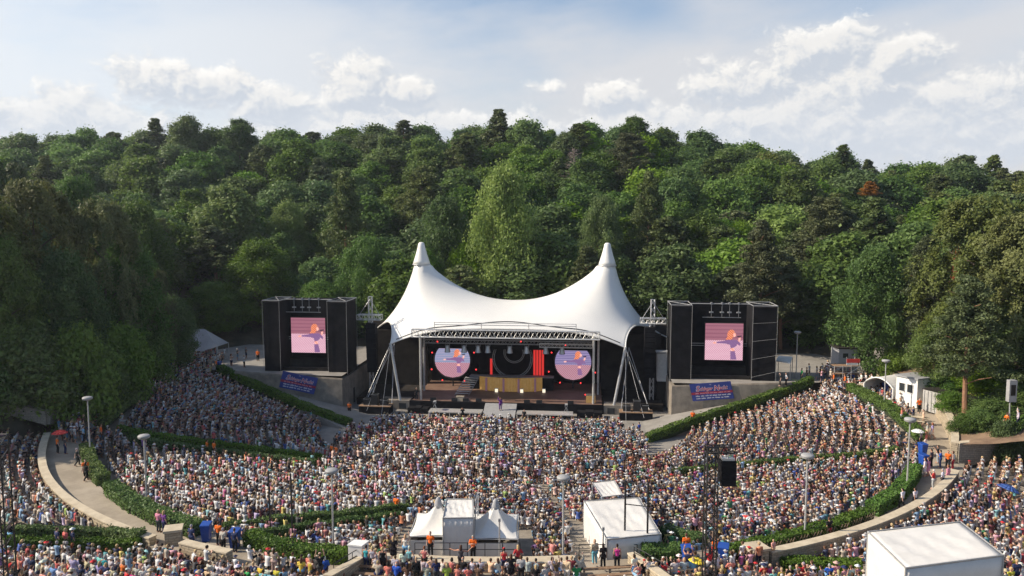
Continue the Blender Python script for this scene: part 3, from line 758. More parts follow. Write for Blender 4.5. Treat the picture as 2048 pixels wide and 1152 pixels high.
for a in [
    ('hang', 60, 356, 92, 100, None), ('hang', 200, 396, 97, 76, None), ('hang', -70, 372, 84, 120, None), ('hbroad', -5, 470, 82, 84, 'broad'), ('hbroad2', 120, 500, 88, 80, 'broad'), ('pine1', 25, 330, 120, 60, None), ('hbroad', 150, 350, 128, 70, 'broad'), ('hbroad2', 270, 400, 126, 64, 'broad'),
    ('hbroad', 250, 480, 100, 80, 'broad'), ('hang', 300, 535, 104, 46, None), ('hbroad2', 345, 590, 108, 50, 'broad'),
    ('bush', 50, 660, 81, 90, None), ('bush', 150, 655, 84, 80, 'bright'), ('bush', 235, 650, 92, 66, 'bright'), ('bush', 300, 665, 100, 52, None), ('bush', -40, 680, 79, 80, None), ('bush', 190, 700, 86, 60, None),
    ('hbroad', 515, 478, 138, 74, 'broad'), ('hpine', 690, 345, 152, 62, None), ('hpine2', 500, 412, 165, 40, None), ('hbroad2', 575, 402, 160, 48, 'bright'),
    ('hpine2', 845, 335, 170, 62, None), ('hbroad2', 1005, 330, 136, 76, 'vivid'), ('hbroad', 890, 388, 140, 66, 'broad'), ('hbroad', 930, 480, 137, 50, 'bright'),
    ('bush', 1115, 520, 134, 44, None), ('hbroad2', 850, 500, 133, 50, 'broad'), ('hbroad', 730, 470, 136, 62, 'broad'),
    ('dead', 1148, 292, 188, 36, None), ('broad2', 1268, 232, 218, 33, None), ('hpine2', 1262, 268, 192, 60, None), ('hpine', 1300, 348, 150, 54, None), ('hbroad', 1205, 388, 148, 52, 'broad'),
    ('pine1', 1158, 247, 212, 32, None), ('pine1', 808, 240, 222, 26, None), ('broad1', 372, 234, 222, 48, None), ('broad2', 478, 237, 224, 34, None),
    ('hpine', 1525, 446, 121, 72, None), ('hbroad2', 1400, 420, 150, 84, 'broad'), ('hpine2', 1655, 398, 140, 76, None), ('hbroad', 1480, 440, 152, 46, 'bright'),
    ('hbroad', 1752, 488, 104, 84, 'broad'), ('hpine', 1850, 476, 100, 58, None), ('hang', 1975, 388, 92, 120, None), ('hpine', 1945, 556, 80, 86, None), ('hbroad2', 1915, 590, 90, 70, 'olive'), ('hbroad', 2005, 610, 87, 66, 'broad'), ('bush', 1975, 745, 84, 60, 'bright'), ('bush', 2035, 740, 83, 56, None), ('bush', 1895, 770, 88, 40, None), ('hang', 2075, 420, 84, 110, None),
    ('hbroad2', 1880, 640, 90, 64, 'broad'), ('bush', 1990, 795, 77, 50, None), ('bush', 2050, 790, 78, 52, None), ('bush', 1905, 800, 82, 36, None), ('bush', 1962, 820, 75, 34, None), ('bush', 2012, 838, 72, 30, None), ('bush', 1926, 838, 75, 26, None), ('hbroad', 2040, 610, 84, 80, 'broad'),
    ('bush', 1630, 600, 126, 60, None), ('hbroad', 1600, 520, 132, 60, 'broad'), ('bush', 1790, 700, 100, 34, None), ('pine1', 1740, 362, 175, 20, 'rust'), ('bush', 1918, 505, 95, 16, 'rust'),
    ('hbroad2', 1330, 560, 136, 50, 'broad'), ('hbroad', 420, 560, 130, 60, 'broad'), ('hbroad2', 640, 560, 133, 60, 'broad')]:
    hero(*a)
# the wood on the hillside: jittered rows from the foot to the ridge
sp = 11.4; ny = 0; yl = 28.0
tr_ = random.Random(21)
while yl < 150:
    y0 = OY+yl; half = .70*y0+14; x = -half+tr_.uniform(0, sp)
    while x < half:
        px_, py_ = x+tr_.uniform(-3, 3), y0-x*.0976+tr_.uniform(-2.4, 2.4)
        x += sp*(.80+.0010*y0)
        if any((px_-a)**2+(py_-b)**2 < r*r for a, b, r in OCC): continue
        z = surf(px_, py_)
        u = px_/py_
        k = tr_.random()
        pp = .12+.28*max(0, u)+.08*math.sin(px_*.05+py_*.03)
        key = tr_.choice(['pine0', 'pine1']) if k < pp else tr_.choice(['broad0', 'broad1', 'broad2'])
        q = tr_.random(); lm = None
        if key[0] == 'b' and q > .86: lm = 'bright'
        if key[0] == 'b' and u > .25 and q < .18: lm = 'olive'
        s = tr_.uniform(.78, 1.08)
        plant(key, (px_, py_, z-.6), s*tr_.uniform(1.15, 1.5), s*tr_.uniform(.85, 1.08), tr_.uniform(0, 6.28), lm)
    yl += sp*.80; ny += 1
# trees closing the two sides of the bowl
for s in (-1, 1):
    for k in range(16):
        y = 74+(k % 8)*7+tr_.uniform(-2, 2); x = s*(68+(k//8)*11+tr_.uniform(-2, 2)+max(0, y-100)*.3)
        if any((x-a)**2+(y-b)**2 < r*r*1.2 for a, b, r in OCC): continue
        plant(tr_.choice(['broad0', 'broad1', 'broad2', 'pine0']), (x, y, surf(x, y)-.3), tr_.uniform(.85, 1.1), tr_.uniform(.9, 1.15), tr_.uniform(0, 6.28), None)
print('TREES', len(TREES))
# undergrowth that hides the soil between the trunks
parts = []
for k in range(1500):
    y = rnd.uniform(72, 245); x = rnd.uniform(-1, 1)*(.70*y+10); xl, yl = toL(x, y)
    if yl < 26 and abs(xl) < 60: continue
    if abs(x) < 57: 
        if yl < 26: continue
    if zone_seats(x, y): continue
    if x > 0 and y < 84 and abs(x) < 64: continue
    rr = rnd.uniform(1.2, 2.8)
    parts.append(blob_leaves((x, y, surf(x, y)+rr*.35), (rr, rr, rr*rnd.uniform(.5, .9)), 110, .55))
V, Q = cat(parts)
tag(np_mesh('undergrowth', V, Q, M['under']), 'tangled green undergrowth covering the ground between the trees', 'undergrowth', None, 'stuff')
# brown slope on the right below the pine
mb = MB(); nR, nA = 18, 40
def ep(i, k):
    a = R(aR0+(366-aR0)*k/nA); r = 50.75+18*(i/nR)**1.3; x, y = CX+r*math.cos(a), CY+r*math.sin(a)
    return (x, y, ringz(y)+1.75+.30*(r-50.7)*.8+.10*math.sin(x*1.7+y)*math.cos(y*1.3)*min(1, i/3))
for i in range(nR):
    for k in range(nA): mb.quad(ep(i, k), ep(i+1, k), ep(i+1, k+1), ep(i, k+1))
structure(mb.build('bare_earth_slope', M['soil'], smooth=True))

# ================================================================== STAGE TENT
def tent_grid():
    nx, ny = 97, 49
    s = np.linspace(-1, 1, nx); v = np.linspace(0, 1, ny)
    S, Vv = np.meshgrid(s, v)
    # side edge from the front corner over an arch to the far rear corner
    ex = 16.3+(24.0-16.3)*Vv**1.7; ey = 3.6+(18.5-3.6)*Vv
    yf = 3.6+2.0*(1-S**2)*0; yb = 18.5+6.0*(1-S**2)
    X = S*ex; Y = (1-Vv)*yf+Vv*yb
    Z = np.full_like(X, 11.0); fix = np.zeros_like(X, bool)
    zf = 9.0+2.35*(1-np.abs(s)**3.2); Z[0] = zf; fix[0] = True
    zb = 8.0+3.6*(1-np.abs(s)**2.5); Z[-1] = zb; fix[-1] = True
    zs = 9.0*(1-v)+8.0*v+2.6*np.sin(np.pi*v**.85)**1.2
    Z[:, 0] = zs; Z[:, -1] = zs; fix[:, 0] = True; fix[:, -1] = True
    for sx in (-1, 1):
        d = np.hypot(X-sx*13.95, Y-13.7); m = d < 1.3
        Z[m] = 20.5-(d[m]/1.3)*.9; fix |= m
    # ridge cable between the two masts
    for i in range(nx):
        j = np.argmin(np.abs(Y[:, i]-13.7)); x = X[j, i]
        if abs(x) < 12.4:
            Z[j, i] = 14.25+5.2*(abs(x)/12.4)**2.2; fix[j, i] = True
    Zf = Z.copy()
    dx = np.gradient(X, axis=1); dyv = np.gradient(Y, axis=0)
    wx = 1/dx**2; wy = 1/dyv**2
    for it in range(2600):
        Zn = Z.copy()
        Zn[1:-1, 1:-1] = (wx[1:-1, 1:-1]*(Z[1:-1, :-2]+Z[1:-1, 2:])+wy[1:-1, 1:-1]*(Z[:-2, 1:-1]+Z[2:, 1:-1]))/(2*(wx+wy)[1:-1, 1:-1])
        Z = np.where(fix, Zf, Zn)
    # soften the pinned ridge a little
    for it in range(4):
        Zn = Z.copy(); Zn[1:-1, 1:-1] = .5*Z[1:-1, 1:-1]+.125*(Z[1:-1, :-2]+Z[1:-1, 2:]+Z[:-2, 1:-1]+Z[2:, 1:-1])
        keep = fix & (np.hypot(np.abs(X)-13.95, Y-13.7) < 2)
        keep[0] = True; keep[-1] = True; keep[:, 0] = True; keep[:, -1] = True
        Z = np.where(keep, Z, Zn)
    return X, Y, Z
TX, TY, TZ = tent_grid()
def tent_at(xl, j):
    i = np.interp(xl, TX[j], np.arange(TX.shape[1])); i0 = int(min(max(i, 0), TX.shape[1]-2)); f = i-i0
    return L(TX[j, i0]*(1-f)+TX[j, i0+1]*f, TY[j, i0]*(1-f)+TY[j, i0+1]*f, TZ[j, i0]*(1-f)+TZ[j, i0+1]*f)
st = thing('tent_roof', L(0, 13.7, 0), 'large white twin peaked tent roof over the open air stage', 'tent roof')
base = np.array(L(0, 13.7, 0))
ny_, nx_ = TX.shape
P = np.array([L(a, b, c) for a, b, c in zip(TX.ravel(), TY.ravel(), TZ.ravel())])-base
jj, ii = np.meshgrid(np.arange(ny_-1), np.arange(nx_-1), indexing='ij'); a_ = (jj*nx_+ii).ravel()
me_o = np_mesh('membrane', P, np.stack([a_, a_+1, a_+nx_+1, a_+nx_], 1), M['pvc'], st, smooth=True)
sol = me_o.modifiers.new('thickness', 'SOLIDIFY'); sol.thickness = .06
for s in (-1, 1):
    mb = MB(); c = L(s*13.95, 13.7)
    mb.lathe((c.x, c.y, 0), [(1.34, 19.5), (1.16, 20.1), (.84, 21.1), (.55, 22.2), (.44, 22.7), (.30, 22.85), (.02, 22.9)], 28); mb.build('peak_cap', M['pvc'], st, True)
    mb = MB(); mb.lathe((c.x, c.y, 0), [(1.35, 19.44), (1.38, 19.47), (1.38, 19.53), (1.35, 19.56)], 28); mb.build('cap_ring', M['steel'], st, True)
mb = MB(); pts = []
for k in range(61):
    xl = -15.6+31.2*k/60; b = 1.2+3.4*math.exp(-(xl/5.2)**2)+1.0*math.exp(-((abs(xl)-11)/3)**2)
    j = int(b); f = b-j; p = tent_at(xl, j).lerp(tent_at(xl, j+1), f); pts.append(p+Vector((0, -.05, .07)))
mb.tube(pts, .055, 5); mb.build('edge_cable', M['blackp'], st)
mb = MB(); 
for j_ in (0,):
    mb.tube([tent_at(x, 0) for x in np.linspace(-16.2, 16.2, 60)], .09, 6)
for s in (0, -1):
    mb.tube([L(TX[j, s], TY[j, s], TZ[j, s]) for j in range(0, ny_, 2)], .09, 6)
mb.build('hem', M['pvc'], st)
for s in (-1, 1):
    mb = MB(); mb.tube([L(s*16.3, 3.6, 9.1), L(s*14.6, 2.6, .2)], .20, 10); mb.build('corner_mast', M['steel'], st)
    for e in ((s*18.6, -.8, .5), (s*16.2, -2.2, .1), (s*19.6, .6, .8)):
        mb = MB(); mb.tube([L(s*16.3, 3.6, 9.05), L(*e)], .022, 5); mb.build('guy_wire', M['steel'], st)
    mb = MB(); mb.tube([L(s*17.0, 8.5, 8.2), L(s*19.6, 1.0, .6)], .05, 6); mb.tube([L(s*17.0, 8.5, 8.2), L(s*15.6, 1.0, .3)], .05, 6); mb.build('strut', M['steel'], st)
    mb = MB(); mb.tube([L(s*13.95, 16.5, 0), L(s*13.95, 13.7, 19.4)], .28, 10); mb.build('main_mast', M['steel'], st)

# ------------------------------------------------------------------ stage house
bd = thing('stage_building', L(0, 18, 0), 'dark shaded stage building under the white tent roof', 'stage')
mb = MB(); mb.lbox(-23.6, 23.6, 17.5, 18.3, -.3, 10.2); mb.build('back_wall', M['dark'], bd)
mb = MB(); mb.lbox(-13.2, 13.2, 2.6, 16.9, -.3, 1.2); mb.build('deck', M['deck'], bd)
mb = MB(); mb.lbox(-13.4, 13.4, 2.35, 2.597, -.3, 1.28); mb.build('front_skirt', M['black'], bd)
mb = MB(); mb.lbox(-13.0, 13.0, 16.0, 16.2, 1.2, 9.6); mb.build('backdrop', M['black'], bd)
mb = MB(); mb.lbox(-12.6, 12.6, 11.2, 11.4, 7.15, 9.9); mb.build('pelmet', M['black'], bd)
for s in (-1, 1):
    xa, xb = sorted((s*13.2, s*22.0))
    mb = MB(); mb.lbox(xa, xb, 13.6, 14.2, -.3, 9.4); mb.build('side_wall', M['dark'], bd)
    xa, xb = sorted((s*13.45, s*17.4))
    mb = MB(); mb.lbox(xa, xb, 2.4, 4.6, -.3, 1.25); mb.build('stone_plinth', M['conc'], bd)
    xa, xb = sorted((s*13.45, s*21.6))
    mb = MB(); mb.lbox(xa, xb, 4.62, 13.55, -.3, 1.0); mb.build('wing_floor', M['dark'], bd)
    xa, xb = sorted((s*13.9, s*14.9)); mb = MB(); mb.lbox(xa, xb, 2.36, 2.398, .1, .9); mb.build('window', M['glass'], bd)
for x in (-12.0, 12.0):
    mb = MB(); mb.tube([L(x, 3.4, 1.2), L(x, 3.4, 10.4)], .17, 10); mb.build('column', M['alu'], bd)
    mb = MB(); mb.tube([L(x*1.06, 9, 1.2), L(x*1.06, 9, 10.4)], .17, 10); mb.build('column', M['steel'], bd)

def truss(mb, p, q, h, w=.4, bay=1.1, rr=.05, rd=.03, up=Vector((0, 0, 1))):
    """box truss between two points"""
    p, q = Vector(p), Vector(q); d = (q-p).normalized(); sdv = d.cross(up).normalized(); upv = sdv.cross(d).normalized()
    cs = [sdv*a*w/2+upv*b*h/2 for a, b in ((-1, -1), (1, -1), (1, 1), (-1, 1))]
    for c in cs: mb.tube([p+c, q+c], rr, 5)
    n = max(1, round((q-p).length/bay)); st_ = (q-p)/n
    for i in range(n):
        for k in range(4):
            a, b = cs[k], cs[(k+1) % 4]; o0 = p+st_*i; o1 = p+st_*(i+1)
            if k % 2: mb.tube([o0+a, o0+st_*.5+b, o1+a], rd, 4, cap=False)
            else: mb.tube([o0+a, o1+b], rd, 4, cap=False)
    for o in (p, q):
        for k in range(4): mb.tube([o+cs[k], o+cs[(k+1) % 4]], rd, 4)
ft = thing('front_truss', L(0, 2.5, 10.9), 'long silver lattice truss across the front edge of the stage roof', 'truss')
mb = MB(); truss(mb, L(-13, 2.6, 10.75), L(12.8, 2.6, 10.75), 1.05, .6, 1.15, .075, .05); mb.build('lattice', M['alu'], ft)
mb = MB(); mb.tube([L(-9.8, 2.4, 12.0), L(9.6, 2.4, 12.0)], .06, 6); mb.tube([L(-9.8, 2.4, 12.3), L(9.6, 2.4, 12.3)], .045, 6)
for x in (-9.8, -3.3, 3.2, 9.6): mb.tube([L(x, 2.4, 11.3), L(x, 2.4, 12.35)], .05, 5)
mb.build('upper_rail', M['alu'], ft)
it = thing('lighting_truss', L(0, 6.5, 9.3), 'dark lighting truss hung across the inside of the stage', 'truss')
mb = MB(); truss(mb, L(-12.2, 6.5, 9.0), L(12.0, 6.5, 9.0), .5, .5, 1.0, .045, .03); mb.build('lattice', M['grey'], it)
mb = MB(); truss(mb, L(4.5, 5.0, 8.9), L(11.8, 5.0, 8.9), .5, .5, 1.0, .04, .03); mb.build('short_lattice', M['alu'], it)

# lamps hanging from the inner truss
def spot_proto():
    r = empty('stage_spotlight', (0, 0, 0)); mb = MB()
    mb.lathe((0, 0, 0), [(.16, -.2), (.22, -.3), (.36, -1.0), (.38, -1.05)], 12); mb.build('housing', M['steel'], r)
    mb = MB(); mb.lathe((0, 0, 0), [(.34, -1.06), (.34, -1.09), (.1, -1.12)], 12); mb.build('lens', M['glass'], r)
    mb = MB(); mb.tube([(-.26, 0, -.35), (-.26, 0, 0), (.26, 0, 0), (.26, 0, -.35)], .03, 4); mb.build('yoke', M['steel'], r)
    return r
def copy_tree(o):
    c = o.copy(); COL.objects.link(c)
    for ch in o.children:
        k = ch.copy(); COL.objects.link(k); k.parent = c
        for g2 in ch.children:
            q = g2.copy(); COL.objects.link(q); q.parent = k
    return c
def place(protos, key, maker, loc, rz=0, sc_=1, label=None, cat_=None, group=None):
    if key not in protos: protos[key] = o = maker()
    else: o = copy_tree(protos[key])
    o.location = loc; o.rotation_euler = (0, 0, rz); o.scale = (sc_,)*3
    tag(o, label, cat_, group); return o
PR = {}
xs_ = [-8.7, -6.3, -4.3, -2.9, 0.2, 2.6, 5.3, 7.6]
where = ['in front of the left round screen', 'between the left round screen and the left red strip', 'just right of the left red strip', 'over the left rim of the big ring', 'over the middle of the big ring', 'between the ring and the red drapes', 'right of the tall red drapes', 'above the inner edge of the right round screen']
for x, w_ in zip(xs_, where):
    place(PR, 'spot', spot_proto, L(x, 6.2, 8.75), 0, 1.15, 'silver bell shaped stage lamp hanging '+w_, 'stage lamp', 'stage lamps on the lighting truss')
def redlamp():
    r = empty('red_stage_light', (0, 0, 0)); mb = MB(); mb.box((0, 0.12, 0), (.34, .3, .34)); mb.build('housing', M['blackp'], r)
    mb = MB(); mb.lathe((0, 0, 0), [(.02, -.02), (.17, 0), (.17, .04)], 12, Matrix.Rotation(R(90), 4, 'X')); mb.build('lens', M['red_lamp'], r); return r
rl = [(-11.5, 9, 6.9, 'at the upper left of the left round screen'), (-11.6, 9, 4.4, 'at the left edge of the left round screen'), (-10.2, 10, 2.6, 'below the left round screen on its left'), (-6.9, 10, 2.6, 'below the left round screen on its right'),
      (-5.0, 9, 4.5, 'right of the left round screen'), (-5.3, 9, 7.0, 'at the upper right of the left round screen'), (-9.9, 5, 9.2, 'high under the front truss on the left'), (8.1, 5, 9.0, 'high under the front truss on the right'),
      (5.6, 9, 4.4, 'left of the right round screen'), (6.0, 9, 7.2, 'at the upper left of the right round screen'), (7.2, 10, 2.6, 'below the right round screen on its left'), (10.2, 10, 2.6, 'below the right round screen on its right'),
      (12.3, 9, 4.4, 'right of the right round screen'), (10.9, 7, 1.6, 'on the deck below the right round screen'), (1.9, 5, 9.4, 'high under the front truss near the middle')]
for x, y, z, w_ in rl: place(PR, 'red', redlamp, L(x, y, z), 0, .6, 'small glowing red stage light '+w_, 'stage light', 'red stage lights')

# ------------------------------------------------------------------ LED pictures
def ledmat(name, a, b, e, sx, sy, diag=True):
    m = bpy.data.materials.new(name); m.use_nodes = True; N = NT(m.node_tree)
    tc = N.n('ShaderNodeTexCoord'); w1 = N.n('ShaderNodeTexWave', wave_type='BANDS', bands_direction='DIAGONAL' if diag else 'Z'); N.put(w1.inputs[0], tc.outputs['Object']); w1.inputs['Scale'].default_value = sx
    w2 = N.n('ShaderNodeTexWave', wave_type='BANDS', bands_direction='Z'); N.put(w2.inputs[0], tc.outputs['Object']); w2.inputs['Scale'].default_value = sy; w2.inputs['Distortion'].default_value = .6
    f = N.m('MULTIPLY', w1.outputs['Fac'], .6); f = N.m('ADD', f, N.m('MULTIPLY', w2.outputs['Fac'], .4))
    c = N.mix(N.step(f, .3, .7), a, b)
    b_ = N.n('ShaderNodeBsdfPrincipled'); b_.inputs['Base Color'].default_value = (.02, .02, .02, 1); b_.inputs['Roughness'].default_value = .5
    N.put(b_.inputs['Emission Color'], c); b_.inputs['Emission Strength'].default_value = e
    o = N.n('ShaderNodeOutputMaterial'); N.put(o.inputs[0], b_.outputs[0]); return m
led = {'top': ledmat('led_dusky_pink', (.23, .08, .12), (.30, .115, .155), 1.0, .6, 1.2, False), 'low': ledmat('led_pink_lattice', (.42, .13, .22), (.78, .55, .62), 1.0, 2.6, 1.9),
       'hair': ledmat('led_hair', (.50, .09, .04), (.80, .30, .16), 1.0, 2, 2), 'skin': ledmat('led_skin', (.72, .28, .22), (.85, .45, .38), 1.0, 1, 1), 'top2': ledmat('led_purple_top', (.06, .03, .12), (.34, .17, .34), 1.0, 3.3, 2.2), 'mic': ledmat('led_black', (.02, .01, .02), (.05, .02, .04), 1.0, 1, 1),
       'cup': ledmat('led_lilac', (.15, .12, .30), (.36, .30, .50), .8, 1.2, 1.6, False), 'cups': ledmat('led_sky', (.17, .26, .42), (.42, .34, .48), .85, 1.2, 1.6, False), 'clow': ledmat('led_red_lattice', (.34, .02, .04), (.62, .45, .55), .8, 2.4, 2.0)}
FIG = [('hair', [(.57, .52), (.55, .58), (.59, .64), (.58, .72), (.61, .79), (.66, .83), (.72, .83), (.77, .79), (.765, .74), (.73, .70), (.74, .64), (.71, .58), (.66, .56), (.61, .50)]),
       ('skin', [(.76, .76), (.80, .74), (.82, .69), (.79, .64), (.75, .62), (.73, .68)]),
       ('top2', [(.30, .46), (.31, .50), (.48, .52), (.60, .56), (.70, .55), (.82, .56), (.85, .50), (.84, .40), (.76, .34), (.68, .33), (.66, .42), (.55, .45)]),
       ('skin', [(.20, .46), (.22, .49), (.30, .50), (.30, .455), (.24, .44)]),
       ('top2', [(.83, .56), (.90, .50), (.94, .43), (.92, .40), (.85, .44)]),
       ('skin', [(.88, .60), (.93, .63), (.94, .58), (.90, .50), (.87, .52)]),
       ('mic', [(.84, .66), (.96, .68), (.96, .645), (.84, .635)]),
       ('skin', [(.68, .33), (.77, .34), (.78, .25), (.68, .25)]),
       ('top2', [(.67, .25), (.79, .25), (.84, .02), (.68, .02)])]
def picture(pnt, lo=0.0, clip=None):
    """the singer as raised flat shapes: pnt(u, v, layer) -> world"""
    keys = list(led); mb = MB()
    for i, (k, poly) in enumerate(FIG):
        mb.cur = keys.index(k); mb.quad(*[pnt(u, v, .01+.004*i) for u, v in poly])
    return mb, [led[k] for k in keys]
for s in (-1, 1):
    side = 'left' if s < 0 else 'right'; xc = -28.75 if s < 0 else 29.65; W = 5.05; z0 = 7.25; xo0, xo1 = (31.9, 34.2) if s < 0 else (32.9, 35.9)
    sv = thing('video_screen', L(xc, 5.2, z0), 'square pink video screen showing a singer, in the %s black tower' % side, 'video screen', 'video screens beside the stage')
    mb = MB(); mb.lbox(xc-W/2-.08, xc+W/2+.08, 5.25, 5.55, z0-.08, z0+W+.08); mb.build('housing', M['blackp'], sv)
    q = lambda u, v, l: L(xc-W/2+W*u, 5.24-l, z0+W*v)
    mb = MB(); mb.quad(q(0, .54, 0), q(1, .54, 0), q(1, 1, 0), q(0, 1, 0)); mb.build('upper_picture', led['top'], sv)
    mb = MB(); mb.quad(q(0, 0, 0), q(1, 0, 0), q(1, .54, 0), q(0, .54, 0)); mb.build('lower_picture', led['low'], sv)
    pm, ms = picture(q); pm.build('singer_image', ms, sv)
    # --- black scaffold tower round it
    tw = thing('screen_tower', L(s*29.1, 5, 5), 'black cloth covered scaffold tower %s of the stage holding a square video screen' % side, 'scaffold tower', 'screen towers beside the stage')
    def lb(mb, x0, x1, *r):
        xa, xb = sorted((s*x0, s*x1)); mb.lbox(xa, xb, *r)
    mb = MB(); lb(mb, 22.3, xo1, 7.0, 7.25, 4.9, 15.0); mb.build('rear_cloth', M['black'], tw)
    mb = MB(); lb(mb, 22.3, 24.9, 2.6, 6.97, 4.7, 14.85); mb.build('inner_wing', M['gauze'], tw)
    mb = MB(); lb(mb, xo0, xo1, 2.6, 6.97, 4.9, 14.85); mb.build('outer_wing', M['gauze'], tw)
    mb = MB(); lb(mb, 25.0, xo0-.1, 5.8, 6.9, 4.9, 6.2); lb(mb, 24.95, xo0-.06, 3.2, 3.4, 4.75, 5.5); mb.build('sill', M['dark'], tw)
    mb = MB()
    for x0, x1 in ((22.2, 24.95), (xo0-.05, xo1+.1)):
        for x in (x0, x1):
            for y in (2.5, 7.3): mb.tube([L(s*x, y, 4.6), L(s*x, y, 15.05)], .022, 5)
        for z in (15.05,):
            mb.tube([L(s*x0, 2.5, z), L(s*x1, 2.5, z), L(s*x1, 7.3, z), L(s*x0, 7.3, z), L(s*x0, 2.5, z)], .05, 5); mb.tube([L(s*x0, 2.5, z), L(s*x1, 7.3, z)], .04, 5); mb.tube([L(s*x1, 2.5, z), L(s*x0, 7.3, z)], .04, 5)
        if s > 0 and x0 > 30:
            for k in range(4): mb.tube([L(s*x0, 2.48, 5.5+2.4*k), L(s*x1, 2.48, 6.3+2.2*k)], .016, 4)
    mb.tube([L(s*24.9, 4.5, 15.05), L(s*xo0, 4.5, 15.05)], .07, 6)
    for x in [abs(xc)+k for k in (-1.9, -.5, .5, 1.7)]: mb.tube([L(s*x, 4.5, 15.2), L(s*x, 4.5, 13.3)], .035, 4); mb.box(L(s*x, 4.5, 13.9), (.5, .3, .16)); mb.box(L(s*x, 4.5, 15.1), (.22, .22, .3))
    mb.tube([L(s*26.6, 4.6, 13.2), L(s*31.7, 4.6, 13.2)], .05, 5)
    mb.build('scaffold_pipes', M['grey'], tw)
    mb = MB(); 
    for z in (9.15, 9.45): mb.tube([L(s*25.0, 5.7, z), L(s*(xo0-.1), 5.7, z)], .05, 5)
    mb.build('cross_rail', M['grey'], tw)
    # --- banner on the wall
    bc = s*27.3 if s > 0 else -28.3
    tl = R(-10.5) if s < 0 else R(5.5)
    bn = thing('banner', L(bc, -.1, 4.3), 'blue concert banner with red script lettering on the %s retaining wall' % side, 'banner', 'blue concert banners')
    bw, bh = (5.0, 2.35) if s < 0 else (5.3, 2.3)
    bz = 4.05 if s < 0 else 4.1
    def q(u, v, l=0.0):
        x = (u-.5)*bw+(v-.5)*(.22 if s < 0 else -.30); z = (v-.5)*bh
        wv = .04*math.sin(u*9+v*3)
        return L(bc+x*math.cos(tl)-z*math.sin(tl), -.16-l-wv, bz+x*math.sin(tl)+z*math.cos(tl))
    mb = MB(); n = 14
    for i in range(n):
        for j in range(4): 
            u0, u1, v0, v1 = i/n, (i+1)/n, j/4, (j+1)/4
            mb.quad(q(u0, v0), q(u1, v0), q(u1, v1), q(u0, v1)); mb.quad(q(u0, v1, -.02), q(u1, v1, -.02), q(u1, v0, -.02), q(u0, v0, -.02))
    mb.build('cloth', M['navy'], bn)
    mb = MB()
    for i in range(n): mb.quad(q(i/n, .36, .006), q((i+1)/n, .36, .006), q((i+1)/n, .50, .006), q(i/n, .50, .006))
    mb.build('red_stripe', M['bandred'], bn)
    mb = MB(); rr = random.Random(4+s)
    mb2 = MB()
    for v0, hgt, tgt in ((.395, .06, mb2), (.235, .075, mb), (.10, .075, mb)):       # rows of small unreadable print: word-length strokes
        u = .10
        while u < .88:
            w_ = rr.uniform(.05, .12)
            k = u
            while k < u+w_-.008: 
                hh_ = hgt*rr.choice([.6, .7, 1.0]); tgt.quad(q(k, v0, .012), q(k+.009, v0, .012), q(k+.009, v0+hh_, .012), q(k, v0+hh_, .012)); k += .0125
            u += w_+.022
    mb.build('small_print', M['bantext'], bn); mb2.build('stripe_print', M['banpink'], bn)
    def text(body, u, v, hgt, m, l, name, off=0.0, shear=.0, sp=1.0):
        cu = bpy.data.curves.new(name, 'FONT'); cu.body = body; cu.size = 1; cu.offset = off; cu.shear = shear; cu.space_character = sp; cu.align_x = 'CENTER'; cu.resolution_u = 3
        o = bpy.data.objects.new(name, cu); COL.objects.link(o); bpy.context.view_layer.update()
        me = bpy.data.meshes.new_from_object(o.evaluated_get(bpy.context.evaluated_depsgraph_get())); bpy.data.objects.remove(o); bpy.data.curves.remove(cu)
        off_ = wloc(bn)
        for vt in me.vertices: p = q(u+vt.co.x*hgt/bw, v+vt.co.y*hgt/bh, l); vt.co = p-off_
        me.materials.clear(); me.materials.append(M[m]); oo = bpy.data.objects.new(name, me); COL.objects.link(oo); oo.parent = bn
    text('DIE', .5, .88, .17, 'bantext', .014, 'small_lettering')
    for w_, u, hb in (('S', .17, .95), ('chlager', .375, .62), ('N', .625, .9), ('acht', .79, .66)):
        vv = .58 if len(w_) > 1 else .555
        text(w_, u, vv, hb, 'bantext', .014, 'script_outline', .055, .25, .92)
        text(w_, u, vv, hb, 'banlogo', .020, 'script_lettering', .008, .25, .92)
    # --- crane mast with its lattice platform, line array beneath
    km = thing('rigging_mast', L(s*20.2, 7.5, 0), 'silver rigging mast with a lattice platform between the tent and the %s screen tower' % side, 'mast', 'rigging masts beside the tent')
    mb = MB(); truss(mb, L(s*20.2, 7.5, 0), L(s*20.2, 7.5, 15.2), .5, .5, 1.0, .06, .035, Vector((0, 1, 0))); mb.build('mast', M['steel'], km)
    mb = MB(); truss(mb, L(s*20.2-1.75, 6.9, 12.3), L(s*20.2+1.75, 6.9, 12.3), .7, 1.2, .7, .06, .04); mb.build('platform', M['alu'], km)
    mb = MB()
    for k in (-1.5, 1.5): mb.tube([L(s*20.2, 7.4, 14.9), L(s*20.2+k, 6.9, 12.6)], .03, 4)
    mb.build('stay', M['steel'], km)
    pa = thing('line_array', L(s*19.7, 6.2, 4), 'tall black loudspeaker array hanging %s of the stage opening' % side, 'loudspeaker', 'loudspeaker arrays')
    for k in range(10):
        mb = MB(); z = 11.2-k*.72; mb.lbox(s*19.7-.72, s*19.7+.72, 5.6+.02*k*k*.3, 6.7, z-.34, z+.34); mb.build('cabinet', M['black'], pa)
    mb = MB(); mb.tube([L(s*19.7, 6.2, 11.5), L(s*19.7, 6.6, 12.0)], .05, 4); mb.build('hanger', M['steel'], pa)
    # equipment on the forecourt
    eb = thing('equipment_table', L(s*17.6, 0, 0), 'black draped equipment table below the %s corner of the tent' % side, 'table', 'equipment tables by the stage corners')
    mb = MB(); mb.lbox(s*17.6-2.2, s*17.6+2.2, -.6, 1.2, 1.02, 1.12); mb.build('top', M['wood'], eb)
